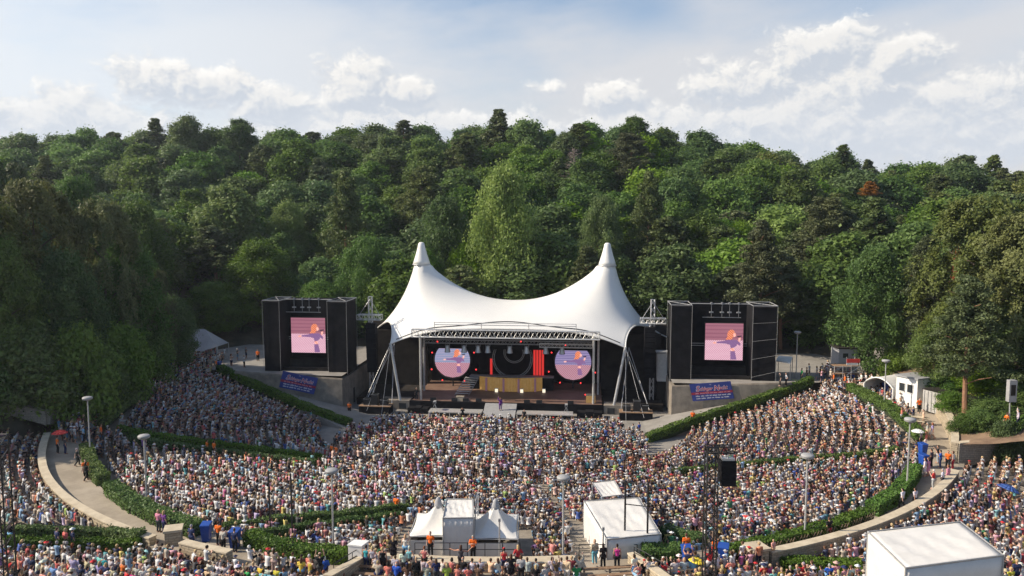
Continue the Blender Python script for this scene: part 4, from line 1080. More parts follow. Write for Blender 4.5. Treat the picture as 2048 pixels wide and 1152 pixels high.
    mb = MB(); mb.lbox(s*17.6-2.15, s*17.6+2.15, -.55, 1.15, -.1, 1.018); mb.build('drape', M['black'], eb)
    for k, (dx, w_, h_) in enumerate(((-1.2, 1.0, .8), (.1, .9, 1.5), (1.2, .8, .9))):
        cs = thing('flight_case', L(s*17.6+dx*s, .3, 1.12), '%s black equipment case on the %s draped table' % (['low', 'tall', 'middling'][k], side), 'equipment case', 'equipment cases')
        mb = MB(); mb.lbox(s*17.6+dx*s-w_/2, s*17.6+dx*s+w_/2, -.2, .7, 1.125, 1.125+h_); mb.build('body', M['blackp'], cs)
        mb = MB(); 
        for z in (1.13, 1.125+h_-.05): mb.lbox(s*17.6+dx*s-w_/2-.02, s*17.6+dx*s+w_/2+.02, -.22, .72, z, z+.05)
        mb.build('edge_strip', M['steel'], cs)
# white panel right of the stage
wp = thing('upright_cabin', L(22.0, 7.5, 4), 'white upright sheeted cabin wall between the right rigging mast and screen tower', 'cabin')
mb = MB(); mb.lbox(20.95, 22.55, 7.6, 9, 3.6, 7.6); mb.build('wall', M['offwhite'], wp)
mb = MB(); mb.lbox(20.8, 22.58, 7.4, 9.2, 7.6, 7.8); mb.build('roof', M['grey'], wp)
mb = MB(); mb.lbox(21.0, 22.5, 7.7, 8.9, -.2, 3.6); mb.build('base', M['dark'], wp)

# ------------------------------------------------------------------ things on the stage
for s in (-1, 1):
    side = 'left' if s < 0 else 'right'; xc, zc, rr_ = s*9.05, 5.25, 2.68
    rs = thing('round_screen', L(xc, 12, zc), 'round video screen with %s picture on the %s of the stage' % ('a blue and pink' if s < 0 else 'a lilac and red', side), 'video screen', 'round screens on the stage')
    mb = MB(); 
    ring = [L(xc+(rr_+.12)*math.cos(t), 12.2, zc+(rr_+.12)*math.sin(t)) for t in np.linspace(0, 2*math.pi, 41)]; mb.tube(ring, .10, 6, cap=False); mb.build('rim', M['blackp'], rs)
    def band(v0, v1, m, nm):
        mb = MB(); n = 12
        for i in range(n):
            za, zb = v0+(v1-v0)*i/n, v0+(v1-v0)*(i+1)/n; wa, wb = [rr_*math.sqrt(max(0, 1-z*z)) for z in (za, zb)]
            if wa < 1e-3: mb.quad(L(xc-wb, 12.1, zc+rr_*zb), L(xc, 12.1, zc+rr_*za), L(xc+wb, 12.1, zc+rr_*zb))
            elif wb < 1e-3: mb.quad(L(xc-wa, 12.1, zc+rr_*za), L(xc+wa, 12.1, zc+rr_*za), L(xc, 12.1, zc+rr_*zb))
            else: mb.quad(L(xc-wa, 12.1, zc+rr_*za), L(xc+wa, 12.1, zc+rr_*za), L(xc+wb, 12.1, zc+rr_*zb), L(xc-wb, 12.1, zc+rr_*zb))
        mb.build(nm, m, rs)
    band(-.15, 1, led['cups' if s < 0 else 'cup'], 'upper_picture'); band(-1, -.15, led['clow'], 'lower_picture')
    q = lambda u, v, l: L(xc+(u-.52)*4.4, 12.09-l, zc-2.0+4.4*v)
    pm, ms = picture(q); pm.build('singer_image', ms, rs)
    mb = MB(); mb.tube([L(xc, 12.6, 1.2), L(xc, 12.6, zc+rr_)], .12, 6); mb.build('support', M['blackp'], rs)
rg = thing('ring_truss', L(0, 12.5, 5.6), 'big grey circular truss hanging at the middle of the stage', 'ring truss')
for rr_, zc in ((3.0, 5.6), (2.75, 5.6)):
    mb = MB(); mb.tube([L(rr_*math.cos(t), 12.4, zc+rr_*math.sin(t)) for t in np.linspace(0, 2*math.pi, 49)], .07, 6, cap=False); mb.build('outer_ring', M['grey'], rg)
for rr_, zc in ((1.55, 6.5), (1.35, 6.5)):
    mb = MB(); mb.tube([L(.25+rr_*math.cos(t), 12.3, zc+rr_*math.sin(t)) for t in np.linspace(0, 2*math.pi, 37)], .06, 6, cap=False); mb.build('inner_ring', M['grey'], rg)
mb = MB()
for k in range(24):
    t = k*2*math.pi/24; mb.tube([L(3.0*math.cos(t), 12.4, 5.6+3.0*math.sin(t)), L(2.75*math.cos(t+.13), 12.4, 5.6+2.75*math.sin(t+.13))], .03, 4)
mb.build('brace', M['grey'], rg)
rd = thing('red_drape', L(4.0, 13, 1.2), 'four tall red drapes with painted spotlight glow right of the ring truss', 'stage decor')  # hanging drapes, no light source; their spotlit look is painted by emission
for k in range(4): mb = MB(); mb.lbox(3.1+k*.42, 3.42+k*.42, 12.9, 13.0, 2.6, 8.7-.0*k); mb.build('strip', M['red_drape_glow'], rd)
rd = thing('red_drape', L(-3.3, 13, 1.2), 'single red drape with painted spotlight glow left of the ring truss', 'stage decor')
mb = MB(); mb.lbox(-3.45, -3.1, 12.9, 13.0, 2.6, 5.4); mb.build('strip', M['red_drape_glow'], rd)
gd = thing('gold_screen', L(0, 9.5, 1.2), 'row of gold draped panels at the back of the stage', 'stage decor')
gx = [-4.7, -3.6, -1.0, 1.2, 3.6, 4.6]; gy = [10.4, 9.9, 9.4, 9.4, 9.9, 10.4]
for k in range(5):
    mb = MB(); n = 10
    for i in range(n):
        a, b = L(gx[k]+(gx[k+1]-gx[k])*i/n, gy[k]+(gy[k+1]-gy[k])*i/n), L(gx[k]+(gx[k+1]-gx[k])*(i+1)/n, gy[k]+(gy[k+1]-gy[k])*(i+1)/n)
        d = .05*(-1)**i
        mb.hexa([(a.x, a.y-d, 1.22), (b.x, b.y+d, 1.22), (b.x, b.y+.25, 1.22), (a.x, a.y+.25, 1.22)], [(a.x, a.y-d, 3.2), (b.x, b.y+d, 3.2), (b.x, b.y+.25, 3.2), (a.x, a.y+.25, 3.2)])
    mb.build('panel', M['gold'], gd)
for x, y in zip(gx[1:5], gy[1:5]):
    mb = MB(); mb.lbox(x-.13, x+.13, y-.32, y-.08, 1.21, 3.15); mb.build('column', M['banpink'], gd)
rp = thing('riser_platform', L(0, 12, 1.2), 'dark band riser behind the gold panels', 'stage riser')
mb = MB(); mb.lbox(-6.2, 6.2, 10.8, 12.0, 1.21, 3.05); mb.build('body', M['black'], rp); mb = MB(); mb.lbox(-6.25, 6.25, 10.75, 12.2, 3.053, 3.15); mb.build('top', M['grey'], rp)
sx = thing('stage_stairs', L(-6.4, 8, 1.2), 'grey open stairs left of the gold panels', 'stairs')
for k in range(8):
    mb = MB(); x0 = -7.7+k*.13; mb.lbox(x0, x0+1.9, 6.6+k*.5, 7.02+k*.5, 1.4+k*.22, 1.47+k*.22); mb.build('tread', M['alu'], sx)
mb = MB(); mb.tube([L(-7.75, 6.5, 1.25), L(-6.7, 10.6, 3.1)], .06, 5); mb.tube([L(-5.75, 6.5, 1.25), L(-4.75, 10.6, 3.1)], .06, 5); mb.build('stringer', M['grey'], sx)
for k, (x, y, w_) in enumerate(((-2.0, 8.9, 'left of the gold curtain'), (1.7, 8.9, 'right of the gold curtain'), (4.9, 9.3, 'at the right end of the gold panels'))):
    o = thing('footlight', L(x, y, 1.2), 'small square white footlight '+w_, 'stage light', 'white footlights')
    mb = MB(); mb.lbox(x-.25, x+.25, y-.1, y+.2, 1.205, 1.8); mb.build('housing', M['white'], o); mb = MB(); mb.lbox(x-.2, x+.2, y-.13, y-.105, 1.26, 1.72); mb.build('lens', M['warm_lamp'], o)
def wedge():
    r = empty('stage_monitor', (0, 0, 0)); mb = MB(); mb.hexa([(-.4, -.3, 0), (.4, -.3, 0), (.4, .3, 0), (-.4, .3, 0)], [(-.4, -.25, .12), (.4, -.25, .12), (.4, .25, .48), (-.4, .25, .48)]); mb.build('cabinet', M['blackp'], r)
    mb = MB(); mb.quad((-.34, -.20, .172), (.34, -.20, .172), (.34, .2, .46), (-.34, .2, .46)); mb.build('grille', M['grey'], r); return r
for x, w_ in ((-10.2, 'at the far left of the deck edge'), (-7.2, 'beside the pale case on the deck edge'), (-5.6, 'right of the pale case on the deck edge'), (-3.8, 'left of the sloping ramp'), (2.9, 'just right of the sloping ramp'), (4.6, 'midway along the right deck edge'), (8.9, 'at the right end of the deck edge')):
    place(PR, 'wedge', wedge, L(x, 3.1, 1.205), math.pi, 1, 'black stage monitor '+w_, 'monitor speaker', 'monitor speakers along the deck edge')
pc = thing('pale_case', L(-6.5, 3.3, 1.2), 'pale beige equipment case near the front of the deck', 'equipment case'); mb = MB(); mb.lbox(-7.0, -5.9, 3.0, 3.8, 1.205, 1.75); mb.build('body', M['cap'], pc); mb = MB(); mb.lbox(-7.02, -5.88, 2.98, 3.82, 1.753, 1.82); mb.build('lid', M['terrace'], pc)
yc = thing('yellow_case', L(11.6, 4.2, 1.2), 'ochre yellow case at the right front of the deck', 'equipment case'); mb = MB(); mb.lbox(11.0, 12.3, 3.8, 4.6, 1.205, 2.2); mb.build('body', M['gold'], yc); mb = MB(); mb.lbox(10.98, 12.32, 3.78, 4.62, 2.203, 2.28); mb.build('lid', M['terrace'], yc)
# ramp, catwalk and the side platforms in front of the deck
rmp = thing('stage_ramp', L(-.6, 1, 0), 'grey sloping ramp in front of the middle of the stage', 'ramp')
mb = MB(); x0, x1 = -2.75, 1.6
p = [L(x0, -1.2), L(x1, -1.2), L(x1, 2.3), L(x0, 2.3)]
mb.hexa([(v.x, v.y, -.05) for v in p], [(v.x, v.y, z) for v, z in zip(p, (.15, .15, 1.22, 1.22))]); mb.build('slope', M['grey'], rmp)
mb = MB(); mb.lbox(x0-.1, x1+.1, -3.0, -1.22, -.05, .12); mb.build('landing', M['deck'], rmp)
mb = MB(); mb.lbox(x0-.3, x1+.3, -3.6, -3.02, -.6, .02); mb.build('front_drape', M['black'], rmp)
for s, x0, x1, w_ in ((-1, -10.1, -2.9, 'left'), (1, 1.8, 9.3, 'right')):
    t_ = thing('side_platform', L((x0+x1)/2, 0, 0), 'low silver edged platform in front of the %s half of the stage' % w_, 'platform', 'platforms in front of the stage')
    mb = MB(); mb.lbox(x0, x1, -.9, 1.0, .52, .66); mb.build('top', M['alu'], t_)
    mb = MB(); mb.lbox(x0+.05, x1-.05, .9, 1.0, -.1, .515); mb.build('drape', M['black'], t_)
    n = 6
    for k in range(n): mb = MB(); x = x0+.1+(x1-x0-.2)*k/(n-1); mb.tube([L(x, -.85, -.3), L(x, -.85, .52)], .045, 5); mb.build('leg', M['alu'], t_)
for x0, x1, w_ in ((-13.2, -10.4, 'left'), (9.8, 13.2, 'right')):
    b_ = thing('subwoofer_stack', L((x0+x1)/2, 0, 0), 'low black loudspeaker stack on the ground at the %s stage end' % w_, 'loudspeaker', 'loudspeakers on the ground')
    for k in range(3): mb = MB(); a = x0+(x1-x0)*k/3; mb.lbox(a+.02, a+(x1-x0)/3-.02, .2, 1.6, -.3, .75+.1*(k == 1)); mb.build('cabinet', M['black'], b_)
for k, (x, w_) in enumerate(((-9.4, 'left'), (8.4, 'right'))):
    cm = thing('tv_camera', L(x, .2, .66), 'television camera on a tripod, on the %s side platform' % w_, 'camera', 'television cameras')
    mb = MB()
    for a in (90, 210, 330): mb.tube([L(x+.4*math.cos(R(a)), .2+.4*math.sin(R(a)), .67), L(x, .2, 1.5)], .03, 4)
    mb.build('tripod', M['steel'], cm); mb = MB(); mb.lbox(x-.18, x+.18, -.2, .6, 1.5, 1.85); mb.build('body', M['grey'], cm); mb = MB(); mb.tube([L(x, -.2, 1.68), L(x, -.5, 1.68)], .1, 8); mb.build('lens', M['blackp'], cm)

# ================================================================== LAMP POSTS
def lamp():
    r = empty('street_lamp', (0, 0, 0)); mb = MB(); mb.tube([(0, 0, -.8), (0, 0, 1.2), (0, 0, 5.3)], .085, 8, .06); mb.build('post', M['post'], r)
    mb = MB(); mb.lathe((0, 0, 0), [(.10, 5.2), (.30, 5.32), (.44, 5.36), (.46, 5.42)], 18); mb.build('lamp_shade', M['grey'], r, True)
    mb = MB(); mb.lathe((0, 0, 0), [(.47, 5.425), (.47, 5.52), (.40, 5.58), (.02, 5.62)], 18); mb.build('lamp_cover', M['grey'], r, True); return r
for px, py, top, z, w_ in ((181, 914, 793, 5, 'beside the red umbrella on the left ring path'), (294, 1011, 869, 5, 'rising from the long hedge on the left'), (667, 1104, 937, 4.6, 'rising in front of the left rows, above the white cabinet'),
        (1126, 1114, 951, 5, 'left of the big white tent'), (1609, 1084, 907, 5, 'in front of the crossed lath hedge'), (1813, 988, 835, 5, 'at the end of the short right hedge'), (1768, 815, 719, 5, 'in front of the white cabin and food tent'), (1592, 753, 662, 5.2, 'just right of the right screen tower')):
    p = G(px, py, z); tz = (unproj(px, top, p.y).z-p.z)/5.62
    o = place(PR, 'lamp', lamp, p, rnd.uniform(0, 6), 1, 'grey lamp post '+w_, 'lamp post', 'lamp posts round the bowl'); o.scale = (1, 1, tz)
# dark goal-like frame masts
for (xa, xb, yb, yt, ym, z, w_) in ((541, 585, 1078, 942, 985, 4.6, 'among the left rows'), (1249, 1294, 1108, 962, 1008, 4.6, 'in front of the big white tent')):
    a, b = G(xa, yb, z), G(xb, yb+6, z); h = unproj(xa, yt, a.y).z
    o = thing('frame_mast', (a+b)/2, 'pair of slim dark posts joined by crossbars, '+w_, 'mast', 'dark twin post frames')
    for p in (a, b): mb = MB(); mb.tube([(p.x, p.y, p.z-2.0), (p.x, p.y, h)], .07, 6); mb.build('post', M['blackp'], o)
    for hz in (h-.05, unproj(xa, ym, a.y).z): mb = MB(); mb.tube([(a.x, a.y, hz), (b.x, b.y, hz)], .04, 5); mb.build('crossbar', M['blackp'], o)
for px, yb, yt, z, w_ in ((1737, 1012, 918, 4.6, 'above the gap between the right hedges'), (220, 962, 880, 5.0, 'beside the dark short hedge on the left'), (8, 1085, 920, 7.5, '')):
    if not w_: continue
    p = G(px, yb, z); h = unproj(px, yt, p.y).z
    o = thing('thin_mast', p, 'slim dark post '+w_, 'post', 'slim dark posts'); mb = MB(); mb.tube([(p.x, p.y, p.z-1.5), (p.x, p.y, h)], .06, 6); mb.build('post', M['blackp'], o); mb = MB(); mb.box((p.x, p.y, h+.06), (.3, .2, .12)); mb.build('fitting', M['blackp'], o)

# ================================================================== DELAY TOWERS
def delay(px, ptop, D, zb, hw, label):
    c = unproj(px, ptop, D); top = c.z
    t_ = thing('truss_tower', (c.x, c.y, zb), label, 'truss tower', 'black truss towers')
    mb = MB(); truss(mb, (c.x, c.y, zb), (c.x, c.y, top), hw, hw, hw*1.1, .045, .028, Vector((0, 1, 0))); mb.build('lattice', M['blackp'], t_)
    return t_, c
t_, c = delay(1424, 893, 43, 3.5, .62, 'tall black lattice truss tower rising between the blue bins')
mb = MB(); a0 = Vector((c.x-.35, c.y, c.z-.15)); truss(mb, a0, a0+Vector((1.6, 0, 0)), .36, .45, .45, .04, .025); mb.build('cantilever', M['blackp'], t_)
sp_ = thing('delay_speaker', (c.x+.92, c.y, c.z-2.2), 'black hanging loudspeaker cluster on the truss tower, over the right rows', 'loudspeaker')
for k in range(4):
    mb = MB(); z = c.z-.98-k*.36; mb.hexa([(c.x+.5+.02*k, c.y-.3, z-.175), (c.x+1.34, c.y-.3, z-.175), (c.x+1.34, c.y+.32, z-.175), (c.x+.5+.02*k, c.y+.32, z-.175)], [(c.x+.48, c.y-.32, z+.17), (c.x+1.34, c.y-.32, z+.17), (c.x+1.34, c.y+.34, z+.17), (c.x+.48, c.y+.34, z+.17)]); mb.build('cabinet', M['black'], sp_)
mb = MB(); mb.box((c.x+.92, c.y, c.z-.72), (.7, .4, .12)); mb.tube([(c.x+.92, c.y, c.z-.66), (c.x+.92, c.y, c.z-.4)], .05, 5); mb.build('bumper', M['steel'], sp_)
t2, c2 = delay(-6, 872, 40, 4.5, .7, 'black lattice truss tower cut off by the left edge of the picture')

# ================================================================== TENTS AND CABINS
def rooftent(ps, zg, label, cat_, wallm='canvas', pitch=0.0, pipes=True, walls=(0, 1, 2, 3), name='marquee'):
    """four roof corners: front-left, front-right, back-right, back-left"""
    ps = [Vector(p) for p in ps]; cen = sum(ps, Vector())/4
    t_ = thing(name, (cen.x, cen.y, zg), label, cat_)
    n = 14; mb = MB(); gr = []
    for j in range(n+1):
        for i in range(n+1):
            u, v = i/n, j/n; p = (ps[0]*(1-u)+ps[1]*u)*(1-v)+(ps[3]*(1-u)+ps[2]*u)*v
            ed = min(u, 1-u, v, 1-v)
            gr.append(p+Vector((0, 0, .05-.10*math.sin(math.pi*u)*math.sin(math.pi*v)+.05*math.sin(u*29+v*7)*math.sin(math.pi*v)*min(1, ed*8)+.04*math.sin(v*23+u*11)*min(1, ed*8)+pitch*math.sin(math.pi*v))))
    mb.add(gr, [[j*(n+1)+i, j*(n+1)+i+1, (j+1)*(n+1)+i+1, (j+1)*(n+1)+i] for j in range(n) for i in range(n)])
    ro = mb.build('roof', M['canvas'], t_, True); so_ = ro.modifiers.new('thickness', 'SOLIDIFY'); so_.thickness = .03; so_.offset = -1
    nm = ['front_wall', 'side_wall', 'rear_wall', 'side_wall']
    for k in walls:
        a, b = ps[k], ps[(k+1) % 4]; mb = MB(); m_ = 16; vs = []
        d = (b-a).normalized(); nn = Vector((d.y, -d.x, 0))
        for j in range(7):
            for i in range(m_+1):
                p = a.lerp(b, i/m_); f = j/6
                z = p.z*(1-f)+(zg-.3)*f; fold = .05*math.sin(i*2.2+j*.8)*(f*(1-f)*4*.6+.25*f)
                vs.append((p.x+nn.x*fold, p.y+nn.y*fold, z-.004))
        mb.add(vs, [[(j+1)*(m_+1)+i, (j+1)*(m_+1)+i+1, j*(m_+1)+i+1, j*(m_+1)+i] for j in range(6) for i in range(m_)])
        wo = mb.build(nm[k], M[wallm], t_, True); so_ = wo.modifiers.new('thickness', 'SOLIDIFY'); so_.thickness = .02
    if pipes:
        mb = MB()
        for k in range(4):
            a, b = ps[k], ps[(k+1) % 4]; mb.tube([a+Vector((0, 0, .08)), b+Vector((0, 0, .08))], .035, 5); mb.tube([Vector((a.x, a.y, zg-.3)), a+Vector((0, 0, .1))], .05, 6)
        mb.build('frame', M['grey'], t_)
    return t_
ft_tower = rooftent([Z(886, 1038, 5.4), Z(948, 1037, 5.4), Z(946, 1000, 5.45), Z(893, 1000, 5.45)], 1.7, 'tall narrow white covered tower between the two peaked white tents', 'control tower', name='control_tower')
big = rooftent([Z(1214, 1081, 4.7), Z(1322, 1070, 4.7), Z(1278, 997, 4.75), Z(1168, 1004, 4.75)], 1.4, 'big flat roofed white tent right of the middle, behind the dark twin posts', 'tent')
rt = rooftent([Z(1811, 1139, 9.3), Z(2007, 1113, 9.3), Z(1921, 1046, 9.3), Z(1736, 1066, 9.3)], 5.2, 'large flat roofed white tent at the bottom right corner', 'tent')
cn = rooftent([Z(1204, 996, 3.4), Z(1245, 991, 3.4), Z(1229, 962, 3.5), Z(1185, 967, 3.5)], .6, 'small open white canopy behind the big flat roofed tent', 'canopy', walls=(), name='canopy')
def pagoda(eps, peak, zg, label):
    """peaked tent: four eave corners, peak point"""
    eps = [Vector(p) for p in eps]; pk = Vector(peak); cen = sum(eps, Vector())/4
    t_ = thing('pagoda_tent', (cen.x, cen.y, zg), label, 'tent', 'peaked white tents')
    n = 24; rings = 12; vs = []
    for j in range(rings):
        f = j/(rings-1)
        for k in range(n):
            e = eps[k*4//n].lerp(eps[(k*4//n+1) % 4], (k*4 % n)/n)
            # scalloped eave
            sc2 = 1-.07*math.sin(math.pi*((k*4 % n)/n))
            r = (1-f)*1.0+f*.075; hgt = (f**2.1)
            p = Vector((cen.x+(e.x-cen.x)*r*(sc2 if f < 1 else 1), cen.y+(e.y-cen.y)*r*(sc2 if f < 1 else 1), e.z+(pk.z-e.z)*hgt*.86))
            vs.append(p)
    mb = MB(); mb.add(vs, [[j*n+k, j*n+(k+1) % n, (j+1)*n+(k+1) % n, (j+1)*n+k] for j in range(rings-1) for k in range(n)])
    ro = mb.build('roof', M['canvas'], t_, True); so_ = ro.modifiers.new('thickness', 'SOLIDIFY'); so_.thickness = .03
    mb = MB(); mb.lathe((cen.x, cen.y, 0), [(.34, pk.z-.62), (.30, pk.z-.3), (.18, pk.z+.1), (.10, pk.z+.22), (.02, pk.z+.24)], 14); mb.build('peak_cap', M['canvas_grey'], t_, True)
    mb = MB()
    for k in range(4):
        a, b = eps[k]*.97+cen*.03, eps[(k+1) % 4]*.97+cen*.03
        mb.hexa([(a.x, a.y, zg-.3), (b.x, b.y, zg-.3), (b.x+.001, b.y+.02, zg-.3), (a.x+.001, a.y+.02, zg-.3)], [(a.x, a.y, a.z-.35), (b.x, b.y, b.z-.35), (b.x+.001, b.y+.02, b.z-.35), (a.x+.001, a.y+.02, a.z-.35)])
    mb.build('wall', M['canvas'], t_)
    mb = MB()
    for a in eps: mb.tube([(a.x, a.y, zg-.3), (a.x, a.y, a.z+.02)], .05, 6)
    for k in range(4): mb.tube([eps[k]-Vector((0, 0, .04)), eps[(k+1) % 4]-Vector((0, 0, .04))], .045, 5)
    mb.build('frame', M['grey'], t_)
pagoda([Z(818, 1072, 3.9), Z(932, 1072, 3.9), Z(922, 1026, 3.9), Z(835, 1026, 3.9)], Z(878, 1008, 5.75), 1.6, 'peaked white tent left of the covered control tower')
pagoda([Z(945, 1077, 3.9), Z(1036, 1078, 3.9), Z(1037, 1028, 3.9), Z(948, 1028, 3.9)], Z(986, 1011, 5.75), 1.6, 'peaked white tent right of the covered control tower')
sc_t = thing('scaffold', G(954, 1100, 1.5), 'grey scaffold pipes standing right of the covered control tower', 'scaffold')
mb = MB(); a, b = G(951, 1102, 1.5), G(957, 1094, 1.5); a.z = b.z = 1.2
for p in (a, b): mb.tube([p, (p.x, p.y, 5.6)], .05, 5)
for k in range(5): mb.tube([(a.x, a.y, 2+k*.8), (b.x, b.y, 2+k*.8)], .04, 4); mb.tube([(a.x, a.y, 2+k*.8), (b.x, b.y, 2.8+k*.8)], .03, 4)
mb.build('pipes', M['steel'], sc_t)
for px, yb, yt, w_ in ((999, 1112, 1043, 'in front of the right peaked tent'), (1206, 1120, 1060, 'at the front corner of the big white tent')):
    p = G(px, yb, 4.7); h = unproj(px, yt, p.y).z
    o = thing('steel_pole', p, 'thin grey steel pole '+w_, 'pole', 'thin steel poles by the white tents'); mb = MB(); mb.tube([(p.x, p.y, p.z-1), (p.x, p.y, h)], .06, 6); mb.build('post', M['steel'], o); mb = MB(); mb.box((p.x, p.y, h+.1), (.16, .16, .2)); mb.build('fitting', M['grey'], o)
# white cabinet on the stairs
p = [G(697, 1136, 5.0), G(724, 1139, 5.0), G(738, 1128, 5.0), G(710, 1126, 5.0)]
cb = thing('white_cabinet', (p[0]+p[2])/2, 'white sheet metal cabinet with a sloping lid beside the stair wall', 'cabinet')
mb = MB(); b0 = p[0].z; mb.hexa([(v.x, v.y, b0-.1) for v in p], [(v.x, v.y, b0+1.55) for v in p]); mb.build('body', M['offwhite'], cb)
mb = MB(); c_ = (p[0]+p[2])/2; e = [c_+(v-c_)*1.08 for v in p]; mb.hexa([(v.x, v.y, b0+1.553) for v in e], [(v.x, v.y, b0+1.65) for v in e]); mb.build('lid', M['white'], cb)
mb = MB(); d = (p[1]-p[0]).normalized(); nn = Vector((d.y, -d.x, 0))
for t0 in (.12, .45): 
    a = p[0].lerp(p[1], t0)+nn*.004; b = p[0].lerp(p[1], t0+.2)+nn*.004; mb.quad((a.x, a.y, b0+.38), (b.x, b.y, b0+.38), (b.x, b.y, b0+.55), (a.x, a.y, b0+.55))
mb.build('vent', M['blackp'], cb)
# railing in front of the white tents
def rail(pts, h, label, m='blackp', bars=2):
    pts = [Vector(q) for q in pts]; o = thing('railing', pts[len(pts)//2], label, 'railing', 'pipe railings'); mb = MB()
    for k in range(bars): mb.tube([q+Vector((0, 0, h*(k+1)/bars)) for q in pts], .03, 5)
    mb.build('rail', M[m], o)
    for q in pts: mb = MB(); mb.tube([q-Vector((0, 0, .2)), q+Vector((0, 0, h))], .03, 5); mb.build('upright', M[m], o)
rail([G(x, 1112, 4.9) for x in range(830, 1046, 35)], .95, 'black pipe railing in front of the peaked white tents')
rail([G(x, 1114, 4.9) for x in range(1158, 1275, 29)], .9, 'black pipe railing along the front of the big flat roofed tent')
rail([G(1268, 1116, 5.4), G(1290, 1128, 5.5), G(1316, 1144, 5.6), G(1340, 1160, 5.7)], .8, 'sloping handrail on the stair wall right of the big white tent')
rail([G(735, 1110, 5.4), G(705, 1128, 5.55), G(668, 1152, 5.7)], .8, 'sloping handrail left of the white cabinet')

# food stall group on the right
def bz(px, py, z): return G(px, py, z)
ftent = thing('food_tent', G(1760, 790, 5), 'white barrel roofed food tent at the right of the bowl', 'tent')
A = unproj(1723, 786, 93.5); B = unproj(1758, 784, 90.5)
mb = MB(); n = 12; fa = []; fb = []
lp, rp_ = Vector((43.4, 94.0, 5.0)), Vector((45.2, 90.4, 5.0)); back = Vector((4.2, 2.2, 0))
for k in range(n+1):
    t = k/n; q = lp.lerp(rp_, t); hh_ = 1.4+1.0*math.sin(math.pi*t)**.8 if 0 < t < 1 else 1.4
    fa.append(Vector((q.x, q.y, 5.0+hh_))); fb.append(fa[-1]+back)
for k in range(n): mb.quad(fa[k], fa[k+1], fb[k+1], fb[k])
mb.quad((lp.x, lp.y, 5), fa[0], fb[0], (lp.x+back.x, lp.y+back.y, 5)); mb.quad(fa[-1], (rp_.x, rp_.y, 5), (rp_.x+back.x, rp_.y+back.y, 5), fb[-1])
ro = mb.build('roof', M['canvas'], ftent); so_ = ro.modifiers.new('thickness', 'SOLIDIFY'); so_.thickness = .03
mb = MB(); mb.tube([(lp.x, lp.y, 5)]+fa+[(rp_.x, rp_.y, 5)], .09, 6); mb.build('front_arch', M['white'], ftent)
mb = MB(); mb.add([(lp.x+back.x, lp.y+back.y, 5)]+fb+[(rp_.x+back.x, rp_.y+back.y, 5)], [list(range(n+3))]); mb.build('rear_wall', M['canvas_grey'], ftent)
kab = thing('white_cabin', (47.0, 90.5, 5), 'white cabin with two dark windows beside the food tent', 'cabin')
cc = [Vector((45.4, 90.1, 5)), Vector((46.6, 87.6, 5)), Vector((49.4, 88.8, 5)), Vector((48.2, 91.3, 5))]
mb = MB(); mb.hexa([(v.x, v.y, 4.8) for v in cc], [(v.x, v.y, 8.1) for v in cc]); mb.build('body', M['white'], kab)
mb = MB(); c_ = (cc[0]+cc[2])/2; e = [c_+(v-c_)*1.1 for v in cc]; mb.hexa([(v.x, v.y, 8.103) for v in e], [(v.x, v.y, 8.26) for v in e]); mb.build('roof', M['canvas_grey'], kab)
d = (cc[1]-cc[0]); nn = Vector((d.y, -d.x, 0)).normalized()
for t0 in (.16, .54):
    mb = MB(); a = cc[0]+d*t0+nn*.02; b = cc[0]+d*(t0+.26)+nn*.02; mb.quad((a.x, a.y, 6.4), (b.x, b.y, 6.4), (b.x, b.y, 7.4), (a.x, a.y, 7.4)); wn_ = mb.build('window', M['glass'], kab)
    mb = MB(); mb.tube([Vector((q.x, q.y, z))+nn*.03 for q, z in ((a, 6.4), (b, 6.4), (b, 7.4), (a, 7.4), (a, 6.4))], .05, 4); mb.build('window_frame', M['white'], kab)
ct = thing('grey_container', (47.8, 84.0, 5), 'weathered grey steel container wall at the head of the stone wall', 'container')
cc = [Vector((46.9, 86.9, 5)), Vector((49.0, 81.2, 5)), Vector((51.0, 82.0, 5)), Vector((48.9, 87.7, 5))]
mb = MB(); mb.hexa([(v.x, v.y, 4.8) for v in cc], [(v.x, v.y, 7.2) for v in cc]); mb.build('body', mat('container_paint', (.30, .29, .27), .7, col2=(.46, .45, .43), scale=1.2), ct)
mb = MB(); c_ = (cc[0]+cc[2])/2; e = [c_+(v-c_)*1.04 for v in cc]; mb.hexa([(v.x, v.y, 7.203) for v in e], [(v.x, v.y, 7.30) for v in e]); mb.build('roof', M['dark'], ct)
mb = MB()
d = cc[1]-cc[0]; nn = Vector((d.y, -d.x, 0)).normalized()
for k in range(13): a = cc[0]+d*(k+.5)/13+nn*.02; mb.box((a.x, a.y, 6.0), (.07, .07, 2.2))
mb.build('rib', M['grey'], ct)
cp = thing('covered_barrow', (50.4, 84.6, 7), 'dark green tarpaulin heap behind the grey container', 'tarpaulin')
mb = MB(); mb.lathe((52.2, 82.6, 0), [(1.3, 6.4), (1.25, 7.3), (.8, 7.9), (.1, 8.1)], 12); mb.build('sheet', mat('green_tarpaulin', (.02, .05, .04), .4), cp, True)
scf = thing('scaffold_stair', (44.0, 101, 5), 'grey scaffold stair with a red and white cloth behind the food tent', 'scaffold')
mb = MB()
for k in range(4):
    for dy in (0, 1.5): mb.tube([(42.2+k*1.1, 100+dy, 4.9), (42.2+k*1.1, 100+dy, 7.3+(.9 if k > 1 else 0))], .05, 5)
for z in (5.6, 6.4, 7.2): mb.tube([(42.2, 100, z), (45.5, 100, z)], .045, 5); mb.tube([(42.2, 101.5, z), (45.5, 101.5, z)], .045, 5)
mb.tube([(42.2, 100, 5.0), (45.5, 100, 7.2)], .04, 5); mb.build('pipes', M['alu'], scf)
